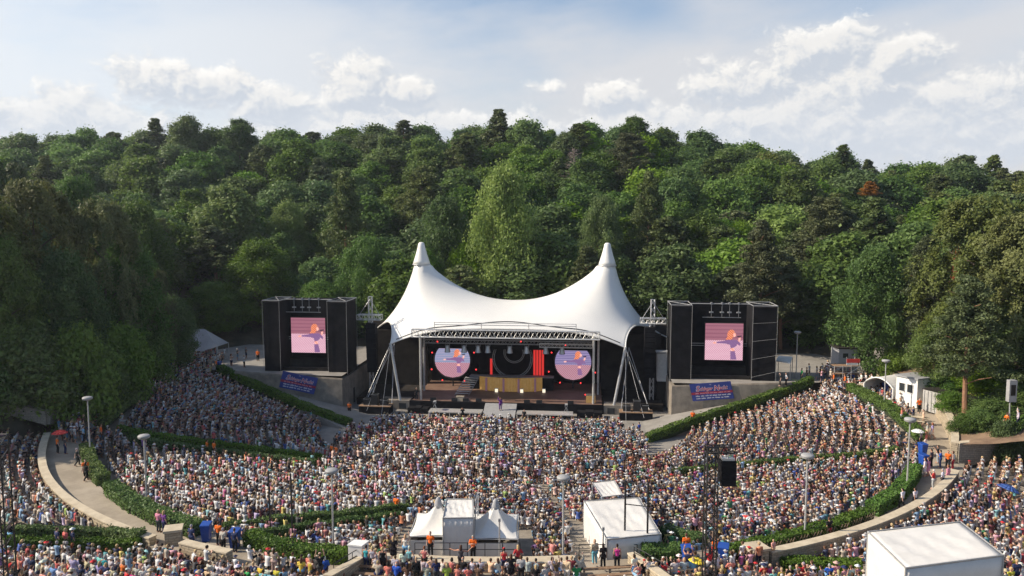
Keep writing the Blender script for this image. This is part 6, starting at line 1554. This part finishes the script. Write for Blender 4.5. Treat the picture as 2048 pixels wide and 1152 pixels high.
for a in [
    (22, 1090, None, 'phone', 'black', 'tee', 'sky blue', 'trousers', 'grey', 'short', 'person in black shirt and pale jeans beside the left lattice tower'),
    (116, 1103, None, 'down', 'navy', 'tee', 'black', 'trousers', 'brown', 'short', 'person in navy shirt between the two near left hedges'),
    (133, 1104, None, 'down', 'coral', 'tee', 'black', 'trousers', 'blond', 'bob', 'person in bright coral top beside the big white sun hat'),
    (131, 908, 5, 'down', 'charcoal', 'tee', 'navy', 'trousers', 'dark', 'short', 'person in dark clothes walking below the red umbrella'),
    (155, 932, 5, 'walk', 'black', 'tee', 'charcoal', 'trousers', 'grey', 'short', 'person in black walking beside a white shirted person'),
    (141, 880, 5, 'down', 'charcoal', 'tee', 'navy', 'trousers', 'brown', 'short', 'person in charcoal at the head of the left ring path'),
    (155, 872, 5, 'down', 'white', 'tee', 'navy', 'shorts', 'brown', 'short', 'person in white shirt left of the tall lamp, in shade'),
    (168, 885, 5, 'hips', 'sky blue', 'tee', 'black', 'trousers', 'dark', 'short', 'person in sky blue shirt next to the left ring lamp'),
    (173, 962, 5, 'walk', 'black', 'tee', 'black', 'trousers', 'dark', 'long', 'person in black alongside the steward on the left path'),
    (318, 1064, 5, 'down', 'pink', 'tee', 'charcoal', 'trousers', 'blond', 'bob', 'person in pink by the left hedge beside the stone pier'),
    (329, 1066, 5, 'down', 'purple', 'tee', 'navy', 'trousers', 'blond', 'long', 'person in purple by the left hedge beside the stone pier'),
    (470, 1104, 5, 'down', 'navy', 'tee', 'black', 'trousers', 'brown', 'short', 'person in navy leaning by the right one of two bins'),
    (447, 1103, 5, 'down', 'pale grey', 'tee', 'black', 'trousers', 'grey', 'short', 'person in pale grey standing between the two left bins'),
    (384, 1096, 5, 'down', 'navy', 'tee', 'navy', 'trousers', 'grey', 'short', 'grey haired person in navy at the left ring wall gap'),
    (787, 1122, 5.5, 'hips', 'black', 'dress', 'black', None, 'blond', 'long', 'person in short black dress standing on the low stone wall'),
    (811, 1118, 5.5, 'one', 'white', 'vest', 'sky blue', 'shorts', 'blond', 'long', 'person in white vest and denim shorts waving by the left tent'),
    (819, 1142, 5.0, 'hips', 'turquoise', 'vest', 'charcoal', 'shorts', 'white-haired', 'short', 'person in turquoise vest before the low wall'),
    (849, 1142, 5.0, 'hips', 'coral', 'vest', 'black', 'shorts', 'reddish', 'bun', 'person in coral top and black shorts before the wall'),
    (922, 1140, 5.0, 'wide', 'charcoal', 'vest', 'black', 'trousers', 'brown', 'long', 'dancing person with both arms stretched out, before the covered tower'),
    (1008, 1146, 5.0, 'down', 'red', 'vest', 'navy', 'shorts', 'dark', 'bun', 'person in red top and navy shorts with red cap'),
    (1036, 1140, 5.0, 'hips', 'red', 'tee', 'black', 'shorts', 'blond', 'long', 'blond person in red tee right of the right peaked tent'),
    (1022, 1160, 5.2, 'clap', 'black', 'dress', 'black', None, 'brown', 'long', 'person in long black dress clapping below the right tent'),
    (1042, 1162, 5.2, 'down', 'pale grey', 'tee', 'black', 'trousers', 'brown', 'bob', 'person in pale patterned tee and black trousers below the tents'),
    (1189, 1128, 5.2, 'down', 'beige', 'long', 'turquoise', 'trousers', 'blond', 'bob', 'person in pale top and light blue trousers by the big tent'),
    (1206, 1137, 5.2, 'down', 'black', 'tee', 'black', 'trousers', 'dark', 'long', 'person in all black at the corner of the big tent'),
    (1234, 1138, 5.2, 'down', 'magenta', 'vest', 'black', 'trousers', 'dark', 'bun', 'person in magenta vest before the big flat roofed tent'),
    (733, 1140, 5.0, 'down', 'teal', 'vest', 'navy', 'trousers', 'dark', 'short', 'person in teal vest right beside the white cabinet'),
    (745, 1142, 5.0, 'down', 'pale grey', 'vest', 'black', 'trousers', 'blond', 'bob', 'person in grey vest second from the white cabinet'),
    (766, 1144, 5.0, 'down', 'black', 'vest', 'black', 'trousers', 'blond', 'bun', 'person in black vest third from the white cabinet'),
    (1657, 1080, 5.0, 'walk', 'black', 'tee', 'red', 'trousers', 'brown', 'short', 'person in black shirt and red trousers beside the lath fence'),
    (1546, 1114, 5.4, 'down', 'peach', 'tee', 'peach', 'shorts', 'blond', 'short', 'small child in peach clothes standing on the right stone wall'),
    (1804, 1018, 5, 'walk', 'white', 'tee', 'black', 'trousers', 'dark', 'short', 'walker in white and black, left of two below the right lamp'),
    (1829, 1017, 5, 'walk', 'white', 'tee', 'charcoal', 'trousers', 'dark', 'bun', 'walker in white and charcoal, right of two below the right lamp'),
    (1866, 978, 5, 'phone', 'red', 'tee', 'pale grey', 'trousers', 'white-haired', 'short', 'person in red shirt and pale trousers on the right path'),
    (1884, 976, 5, 'down', 'white', 'tee', 'black', 'shorts', 'grey', 'short', 'person in white shirt and dark shorts on the right path'),
    (1895, 968, 5, 'down', 'pink', 'long', 'pink', 'shorts', 'reddish', 'short', 'person in pink by the curved right ring wall'),
    (1849, 953, 5, 'down', 'white', 'dress', 'white', None, 'dark', 'long', 'person in white dress beside the right blue bin'),
    (1856, 952, 5, 'down', 'pink', 'dress', 'pink', None, 'brown', 'long', 'person in pink dress beside the right blue bin'),
    (1880, 936, 5, 'phone', 'royal blue', 'tee', 'navy', 'trousers', 'dark', 'short', 'person in blue crouched over a pushchair on the right path'),
    (1875, 926, 5, 'phone', 'black', 'tee', 'pale grey', 'trousers', 'dark', 'bun', 'person in black top and pale jeans mid right path'),
    (1905, 938, 5, 'down', 'white', 'vest', 'red', 'trousers', 'brown', 'bob', 'person in white vest and red trousers by the tall wall'),
    (1862, 934, 5, 'down', 'charcoal', 'tee', 'black', 'trousers', 'dark', 'short', 'person in charcoal behind the blue bin on the right path'),
    (1841, 893, 5, 'down', 'pale grey', 'tee', 'charcoal', 'trousers', 'dark', 'short', 'person in grey under the white umbrella'),
    (1851, 897, 5, 'down', 'coral', 'tee', 'white', 'shorts', 'reddish', 'short', 'person in coral beside the white umbrella'),
    (1854, 878, 5, 'walk', 'pale grey', 'tee', 'beige', 'shorts', 'grey', 'short', 'walker in grey top, left of a couple at the tall wall'),
    (1864, 878, 5, 'walk', 'lilac', 'tee', 'white', 'shorts', 'reddish', 'bob', 'walker in lilac top, right of a couple at the tall wall'),
    (1803, 845, 5, 'hips', 'coral', 'tee', 'pale grey', 'trousers', 'brown', 'long', 'person in coral at the left end of the far table'),
    (1815, 836, 5, 'down', 'black', 'tee', 'navy', 'trousers', 'dark', 'bob', 'person in black behind the far table'),
    (1826, 843, 5, 'phone', 'navy', 'tee', 'charcoal', 'trousers', 'brown', 'short', 'person in navy before the far table'),
    (1846, 850, 5, 'down', 'peach', 'vest', 'beige', 'shorts', 'brown', 'short', 'person in peach vest at the right end of the far table'),
    (1783, 802, 5, 'hips', 'navy', 'tee', 'navy', 'trousers', 'dark', 'short', 'person in dark uniform before the white cabin'),
    (1808, 804, 5, 'down', 'white', 'tee', 'charcoal', 'trousers', 'dark', 'short', 'person in white shirt at the container door'),
    (1722, 772, 5, 'down', 'white', 'tee', 'black', 'trousers', 'dark', 'short', 'person in white shirt under the left arch of the food tent'),
    (1731, 772, 5, 'down', 'white', 'tee', 'charcoal', 'trousers', 'blond', 'short', 'person in white shirt, middle of three under the food tent'),
    (1743, 774, 5, 'hips', 'white', 'tee', 'black', 'trousers', 'brown', 'short', 'person in white shirt, right of three under the food tent'),
    (1613, 760, 5, 'down', 'black', 'tee', 'black', 'trousers', 'dark', 'short', 'person in black by the distant lamp post'),
    (1603, 762, 5, 'down', 'green', 'tee', 'black', 'trousers', 'dark', 'short', 'person in green by the distant lamp post'),
    (1640, 758, 5, 'down', 'charcoal', 'tee', 'charcoal', 'trousers', 'brown', 'short', 'person in charcoal, left in the group above the right rows'),
    (1648, 760, 5, 'hips', 'brown', 'tee', 'navy', 'trousers', 'dark', 'short', 'person in brown, right in the group above the right rows'),
    (2032, 903, None, 'one', 'white', 'long', 'navy', 'trousers', 'grey', 'short', 'person in white raising an arm at the right edge'),
    (1560, 772, 5, 'down', 'black', 'tee', 'black', 'trousers', 'dark', 'short', 'person in black sitting group, left under the small shelter'),
    (1572, 772, 5, 'hips', 'pale grey', 'tee', 'black', 'trousers', 'brown', 'short', 'person in grey at the right of the small shelter'),
    (1278, 872, 0, 'down', 'royal blue', 'tee', 'navy', 'trousers', 'dark', 'short', 'person in blue at the right front of the standing crowd'),
    (1266, 875, 0, 'down', 'white', 'tee', 'charcoal', 'trousers', 'dark', 'short', 'person in white at the right front of the standing crowd')]:
    hatd = {'with red cap': ('cap', 'red')}
    hh = None
    for k, v in hatd.items():
        if k in a[-1]: hh = v
    hp(*a, rz=None, hat=hh[0] if hh else None, hatc=hh[1] if hh else None, sc_=.72 if 'child' in a[-1] else 1.0)
hp(147, 1104, None, 'down', 'navy', 'tee', 'charcoal', 'trousers', 'brown', 'short', 'person wearing a big white sun hat between the near hedges', None, 'sun_hat', 'white')
p = L(-.5, .6, .72); person(p, math.pi+.1, 'one', 'purple', 'long', 'purple', 'trousers', 'reddish', 'long', 'singer in purple standing on the grey sloping ramp'); 
p = L(-5.2, -2.2, 0.0); person(p, .2, 'phone', 'black', 'tee', 'black', 'trousers', 'dark', 'short', 'camera operator in black before the left side platform')
p = L(3.0, -2.6, 0.0); person(p, 2.9, 'down', 'black', 'tee', 'black', 'trousers', 'dark', 'short', 'guard in black between the ramp and right platform')
p = L(-12.6, 3.3, 1.2); person(p, 2.9, 'down', 'black', 'tee', 'black', 'trousers', 'grey', 'short', 'stage hand in black at the left end of the deck')

# ------------------------------------------------------------------ where the spectators are
SEGS = []
for path, w in HEDGES:
    for a, b in zip(path[:-1], path[1:]): SEGS.append((a.x, a.y, b.x, b.y, w/2+.42))
SEGS = np.array(SEGS)
BOXES = [(4.4, 11.2, 50.8, 61.4), (-8.8, 1.6, 50.6, 60.6), (14.6, 24.2, 26, 42.5), (6.6, 9.2, 61.6, 65.2)]
HA = np.array(HERO)
def free(x, y):
    ax, ay, bx, by, w = SEGS.T
    dx, dy = bx-ax, by-ay; t = np.clip(((x-ax)*dx+(y-ay)*dy)/(dx*dx+dy*dy+1e-9), 0, 1)
    if np.any(np.hypot(x-ax-t*dx, y-ay-t*dy) < w): return False
    for x0, x1, y0, y1 in BOXES:
        if x0 < x < x1 and y0 < y < y1: return False
    if np.any(np.hypot(HA[:, 0]-x, HA[:, 1]-y) < .45): return False
    return True
# radial aisles of the lower block: (angle degrees, half width m)
AIS = [(math.degrees(math.atan2(*(reversed((G(px, py, 3.0)-Vector((CX, CY, 3.0))).to_2d())))) % 360) for px, py in ((1138, 1020), (1345, 915))]
SP = []
def addp(x, y, z, sit):
    pr = proj((x, y, z+1))
    if pr is None or not (-25 < pr[0] < 2073) or pr[1] > 1185: return
    if not free(x, y): return
    SP.append((x, y, z, face((x, y))+rnd.gauss(0, .28), sit, pr[0], pr[1], pr[2]))
for i in range(NROW):
    r = ROW0+ROWD*(i+.5); a = R(158); 
    while a < R(384):
        a += .52/r*rnd.uniform(.88, 1.14)
        if rnd.random() < .07: continue
        rr = r+rnd.uniform(-.08, .08); x, y = CX+rr*math.cos(a), CY+rr*math.sin(a)
        xl, yl = toL(x, y)
        if yl > front_edge(abs(xl))-.9: continue
        if any(abs(math.sin(a-R(t)))*r < .55 and math.cos(a-R(t)) > 0 for t in AIS): continue
        addp(x, y, rowz(i, y), rnd.random() > .05)
x = -23.0
while x < 23:
    y = 71.5
    while y < 103:
        xx, yy = x+rnd.uniform(-.26, .26), y+rnd.uniform(-.26, .26); y += .73
        r = math.hypot(xx-CX, yy-CY); xl, yl = toL(xx, yy)
        if r > ROW0-.6 and yl < -8.7 or yl > front_edge(abs(xl))-.6 or abs(xl) > 18 or rnd.random() < .08: continue
        addp(xx, yy, 0.0, False)
    x += .70
for i in range(44):
    r = UR0+URD*(i+.55); a = R(190)
    while a < R(350):
        a += .60/r*rnd.uniform(.88, 1.14)
        if rnd.random() < .08: continue
        x, y = CX+r*math.cos(a), CY+r*math.sin(a)
        if not zone_seats(x, y+.6) or y < 22: continue
        addp(x, y, ringz(y)-.5+URISE*i, rnd.random() > .07)
for r in (49.95, 50.95, 51.45):
    a = R(241)
    while a < R(291):
        a += .60/r*rnd.uniform(.88, 1.2)
        if rnd.random() < .07: continue
        x, y = CX+r*math.cos(a), CY+r*math.sin(a); q = proj((x, y, ringz(y)))
        if r < 50.2 and not 745 < q[0] < 1165 or 1160 < q[0] < 1262 or q[0] < 500 or 650 < q[0] < 742 or (r == 51.45 and 740 < q[0] < 1170): continue
        addp(x, y, ringz(y), rnd.random() > .12)
# standing groups at the two upper ends of the ring path
for (cx, cy, n, sx_, sy_) in ((372, 735, 230, 62, 24), (318, 762, 90, 30, 22), (1662, 762, 60, 26, 14), (150, 872, 26, 28, 12), (250, 800, 50, 26, 20)):
    for k in range(n):
        p = G(rnd.gauss(cx, sx_*.6), rnd.gauss(cy, sy_*.6), 5.0); r = math.hypot(p.x-CX, p.y-CY)
        if r > 45.8 or cy < 770: addp(p.x, p.y, surf(p.x, p.y), False)
print('SPECTATORS', len(SP))
SP.sort(key=lambda s: s[7])
wT = [('white', 34), ('pale grey', 14), ('charcoal', 6), ('black', 8), ('navy', 6), ('sky blue', 4), ('royal blue', 2.5), ('teal', 2), ('turquoise', 2.5), ('red', 5), ('coral', 6), ('pink', 5), ('magenta', 1.2), ('lilac', 3), ('purple', .8), ('green', 1.6), ('lime', .8), ('yellow', 1.6), ('mustard', .8), ('orange', 1.6), ('beige', 9), ('brown', 3), ('burgundy', 2), ('peach', 6)]
wH = [('blond', 26), ('brown', 30), ('dark', 18), ('grey', 16), ('reddish', 6), ('white-haired', 5)]
pick = lambda w: rnd.choices([a for a, _ in w], [b for _, b in w])[0]
NIND = 300-len(PEOPLE); seen = set(); rest = []
def place_of(px, py, y):
    if px < 90: return 'by the left tower'
    if px < 330: return 'in the near left rows' if py > 1080 else 'above the left hedge'
    if px < 480: return 'below the left stone pier'
    if px < 700: return 'left of the white cabinet'
    if px < 900: return 'below left peaked tent'
    if px < 1060: return 'below right peaked tent'
    if px < 1290: return 'below the big tent'
    if px < 1500: return 'below the blue bins'
    if px < 1745: return 'left of the corner tent'
    return 'right of the corner tent'
nind = 0
for s in SP:
    x, y, z, rz, sit, px, py, d = s
    hpy = py-10
    ok = nind < NIND and 4 < px < 2044 and hpy < 1146 and not (1728 < px < 2012 and py > 1040) and d < 62
    if not ok: rest.append(s); continue
    place_ = place_of(px, py, y)
    for tr in range(30):
        top, hair = pick(wT), pick(wH); topk = rnd.choice(['tee', 'tee', 'vest', 'long']); hairk = rnd.choice(['short', 'short', 'long', 'bob', 'bun'] if hair not in ('grey', 'white-haired') else ['short', 'bald', 'bob']); hat = rnd.choice([None]*8+['sun_hat', 'cap'])
        key = (place_, top, hair, topk, hat)
        if key not in seen: break
    seen.add(key); pose = rnd.choice(['sit_lap', 'sit_lap', 'sit_clap', 'sit_lap', 'sit_lap', 'sit_up'] if rnd.random() < .3 else ['sit_lap', 'sit_clap']) if sit else rnd.choice(['down', 'clap', 'hips', 'down', 'clap', 'up'])
    hatc = pick([('white', 5), ('beige', 4), ('navy', 1), ('red', 1), ('charcoal', 1)]) if hat else None
    kn = {'tee': 'tee', 'vest': 'vest', 'long': 'longsleeve'}[topk]
    hn = {'blond': 'blond hair', 'brown': 'brown hair', 'dark': 'dark hair', 'grey': 'grey hair', 'reddish': 'reddish hair', 'white-haired': 'white hair'}[hair]
    lab = '%s spectator, %s %s, %s%s %s' % ('seated' if sit else 'standing', top, kn, hn, (' and %s' % hat.replace('_', ' ') if hat else ''), place_)
    person((x, y, z), rz, pose, top, topk, rnd.choice(['navy', 'charcoal', 'beige', 'black', 'white', 'sky blue']), rnd.choice(['trousers', 'shorts']), hair, hairk, lab, 'spectators in the rows nearest the viewer', hat, hatc, rnd.uniform(.95, 1.06))
    nind += 1
print('PEOPLE', len(PEOPLE), 'CROWD', len(rest))

# ------------------------------------------------------------------ the rest of the crowd: one countless mass
def lowpoly(sit, arms, hat=False, longh=False):
    J = joints(sit, arms); V = []; Q = []; Rl = []
    def tub(pts, rad, role, n=6, flat=1.0):
        b = len(V); m = len(pts)
        for i, (p, r) in enumerate(zip(pts, rad)):
            d = (pts[min(i+1, m-1)]-pts[max(i-1, 0)]).normalized(); a = d.cross(Vector((0, 1, 0)) if abs(d.y) < .8 else Vector((0, 0, 1))).normalized(); c = d.cross(a)
            for k in range(n):
                t = 2*math.pi*k/n; V.append(p+a*r*math.cos(t)+c*r*flat*math.sin(t)); Rl.append(role)
        for i in range(m-1):
            for k in range(n): Q.append((b+i*n+k, b+i*n+(k+1) % n, b+(i+1)*n+(k+1) % n, b+(i+1)*n+k))
        for o in (b, b+(m-1)*n):
            if n == 6: Q.append((o, o+1, o+2, o+3)); Q.append((o, o+3, o+4, o+5))
            else: Q.append((o, o+1, o+2, o+3))
    p, c, h, n_ = J['hip'], J['chest'], J['head'], J['neck']
    tub([p-Vector((0, 0, .06)), p.lerp(c, .5), c, c+Vector((0, 0, .11)), n_-Vector((0, 0, .03))], [.17, .15, .185, .20, .07], 2, 6, .68)
    b = len(V); nn = 8; zs = (-.115, -.07, 0, .06, .105, .125); rs = (.045, .078, .098, .095, .062, .012)
    for z, r in zip(zs, rs):
        for k in range(nn):
            t = 2*math.pi*k/nn; y = r*1.1*math.sin(t); V.append(h+Vector((r*.9*math.cos(t), y, z))); Rl.append(4 if hat and z > .05 else (1 if z > .05 or (y < .03 and z > (-.2 if longh else -.06)) else 0))
    for i in range(len(zs)-1):
        for k in range(nn): Q.append((b+i*nn+k, b+i*nn+(k+1) % nn, b+(i+1)*nn+(k+1) % nn, b+(i+1)*nn+k))
    if hat:
        b = len(V)
        for r, z in ((.08, .06), (.155, .045)):
            for k in range(nn): t = 2*math.pi*k/nn; V.append(h+Vector((r*math.cos(t), r*math.sin(t), z))); Rl.append(4)
        for k in range(nn): Q.append((b+k, b+(k+1) % nn, b+nn+(k+1) % nn, b+nn+k))
    if longh: tub([h+Vector((0, -.07, 0)), h+Vector((0, -.10, -.20))], [.085, .06], 1, 6)
    for k in 'LR':
        e, w, s = J['e'+k], J['w'+k], J['s'+k]
        tub([s+Vector((0, 0, .03)), s.lerp(e, .55)], [.075, .062], 2, 4); tub([s.lerp(e, .55), e, w, w+(w-e).normalized()*.13], [.05, .045, .034, .03], 0, 4)
        tub([J['h'+k], J['k'+k]], [.105, .075], 3, 4); tub([J['k'+k], J['a'+k], J['t'+k]], [.07, .05, .045], 3 if rnd.random() < .5 else 0, 4)
    return np.array(V), np.array(Q), np.array(Rl)
TS = [lowpoly(1, a, h, l) for a, h, l in (('lap', 0, 0), ('clap', 0, 0), ('lap', 0, 1), ('lap', 1, 0), ('lap', 0, 0), ('lap', 0, 0), ('clap', 0, 1))]
TD = [lowpoly(0, a, h, l) for a, h, l in (('down', 0, 0), ('clap', 0, 0), ('hips', 0, 1), ('clap', 0, 0), ('clap', 0, 1), ('down', 1, 0))]
def crowd_mesh(lst):
    Vs = []; Qs = []; Cs = []; o = 0
    groups = {}
    for s in lst: groups.setdefault((bool(s[4]), rnd.choice([0, 0, 1, 2, 2, 3, 4, 5, 5, 6, 6]) if s[4] else int(rnd.random()*6)), []).append(s)
    tnames = [a for a, _ in wT]; tw = np.array([b for _, b in wT]); tw = tw/tw.sum(); tc = np.array([TOPC[a] for a in tnames]); hc = np.array([HAIRC[a] for a, _ in wH]); hw_ = np.array([b for _, b in wH], float); hw_ /= hw_.sum()
    bc = np.array([TOPC[a] for a in ('navy', 'charcoal', 'black', 'beige', 'white', 'sky blue', 'brown')])
    for (sit, k), L_ in groups.items():
        V, Q, Rl = (TS if sit else TD)[k]; n = len(L_); A = np.array([q[:4] for q in L_]); rz = A[:, 3]; sc_ = rng.normal(1.0, .05, n).clip(.85, 1.12); wd = rng.normal(1.14, .10, n).clip(.9, 1.4)
        X = V[None, :, 0]*(sc_*wd)[:, None]; Y = V[None, :, 1]*sc_[:, None]; Zz = V[None, :, 2]*sc_[:, None]
        lean = rng.normal(.03, .09, n)[:, None]*np.maximum(0, V[None, :, 2]-.5); Y = Y+lean; X = X+rng.normal(0, .07, n)[:, None]*np.maximum(0, V[None, :, 2]-.5)
        c, s = np.cos(rz)[:, None], np.sin(rz)[:, None]
        P = np.stack([A[:, 0:1]+X*c-Y*s, A[:, 1:2]+X*s+Y*c, A[:, 2:3]+Zz], 2)
        pal = np.zeros((n, 5, 3)); pal[:, 0] = np.array(SKINS)[rng.integers(0, 5, n)]; pal[:, 1] = hc[rng.choice(len(hc), n, p=hw_)]; pal[:, 2] = tc[rng.choice(len(tc), n, p=tw)]; pal[:, 3] = bc[rng.integers(0, len(bc), n)]; pal[:, 4] = np.array([TOPC[a] for a in ('white', 'beige', 'white', 'pale grey', 'red', 'navy')])[rng.integers(0, 6, n)]
        pal[:, 2] = pal[:, 2]*.74+pal[:, 2].mean(1, keepdims=True)*.22+.03; pal *= rng.uniform(.80, 1.15, (n, 5, 1)); bare = rng.random(n) < .12
        role = np.broadcast_to(Rl, (n, len(Rl))); C = pal[np.arange(n)[:, None], role]
        Vs.append(P.reshape(-1, 3)); Qs.append((Q[None]+(np.arange(n)*len(V))[:, None, None]).reshape(-1, 4)+o); Cs.append(C.reshape(-1, 3).clip(0, .9)); o += n*len(V)
    return np.concatenate(Vs), np.concatenate(Qs), np.concatenate(Cs)
V, Q, C = crowd_mesh(rest)
tag(np_mesh('crowd', V, Q, M['crowd'], None, C, True), 'dense sunlit audience filling the bowl between the stage and the ring path', 'crowd', None, 'stuff')

# ================================================================== LABELS OF TREES
def tree_label(o, key, lm, p):
    top = proj((p.x, p.y, p.z+12)); px = top[0]
    kind = {'pine': 'pine', 'hpin': 'pine', 'hang': 'drooping tree', 'bush': 'shrub', 'dead': 'bare dead tree'}.get(key[:4], 'broadleaf tree')
    tone = {'bright': 'bright green ', 'olive': 'olive ', 'rust': 'rusty brown '}.get(lm, {'pine': 'dark ', 'drooping tree': 'olive ', 'bare dead tree': 'grey '}.get(kind, 'deep green '))
    D = p.y
    col = 'at the far left' if px < 260 else 'left of the left screen tower' if px < 500 else 'above the left screen tower' if px < 735 else 'above the left tent peak' if px < 925 else 'above the tent saddle' if px < 1125 else 'above the right tent peak' if px < 1330 else 'above the right screen tower' if px < 1560 else 'left of the food tent' if px < 1690 else 'above the food tent' if px < 1870 else 'at the far right'
    row = 'on the ridge' if D > 205 else 'high on the slope' if D > 180 else 'halfway up the slope' if D > 155 else 'low on the slope' if D > 120 else 'beside the bowl'
    return tone+kind+' '+row+' '+col, px
lab = {}
for o, key, lm, p in TREES:
    l, px = tree_label(o, key, lm, p); lab.setdefault(l, []).append((px, o))
ORD = ['leftmost', 'second-leftmost', 'third-leftmost', 'fourth-leftmost', 'fifth-leftmost', 'sixth-leftmost', 'seventh-leftmost', 'eighth-leftmost', 'ninth-leftmost', 'tenth-leftmost']
def relabel(groups, cat_=None):
    for l, lst in groups.items():
        lst.sort(key=lambda t: t[0])
        for i, (px, o) in enumerate(lst):
            o['label'] = l if len(lst) == 1 else ('rightmost ' if i == len(lst)-1 else ORD[min(i, 9)]+' ')+l
            if cat_: o['category'] = cat_ if 'shrub' not in l else 'shrub'
relabel(lab, 'tree')
for o, key, lm, p in TREES: o['group'] = 'trees of the wood round the bowl' if key != 'bush' else 'shrubs at the foot of the wood'
lab = {}
for o in PEOPLE: lab.setdefault(o['label'], []).append((proj(o.location)[0], o))
relabel(lab)

# ================================================================== AIR
mb = MB(); mb.box((0, 195, 35), (626, 470, 82)); hz = mb.build('haze', mat('air', (.5, .5, .5)))
N = NT(hz.data.materials[0].node_tree); v = N.n('ShaderNodeVolumePrincipled'); v.inputs['Color'].default_value = (.80, .87, 1.0, 1); v.inputs['Density'].default_value = .00016; v.inputs['Anisotropy'].default_value = .35
o = N.n('ShaderNodeOutputMaterial'); N.put(o.inputs['Volume'], v.outputs[0])
hz['kind'] = 'stuff'; hz['label'] = 'thin pale summer haze in the air over the bowl and the wood'; hz['category'] = 'haze'
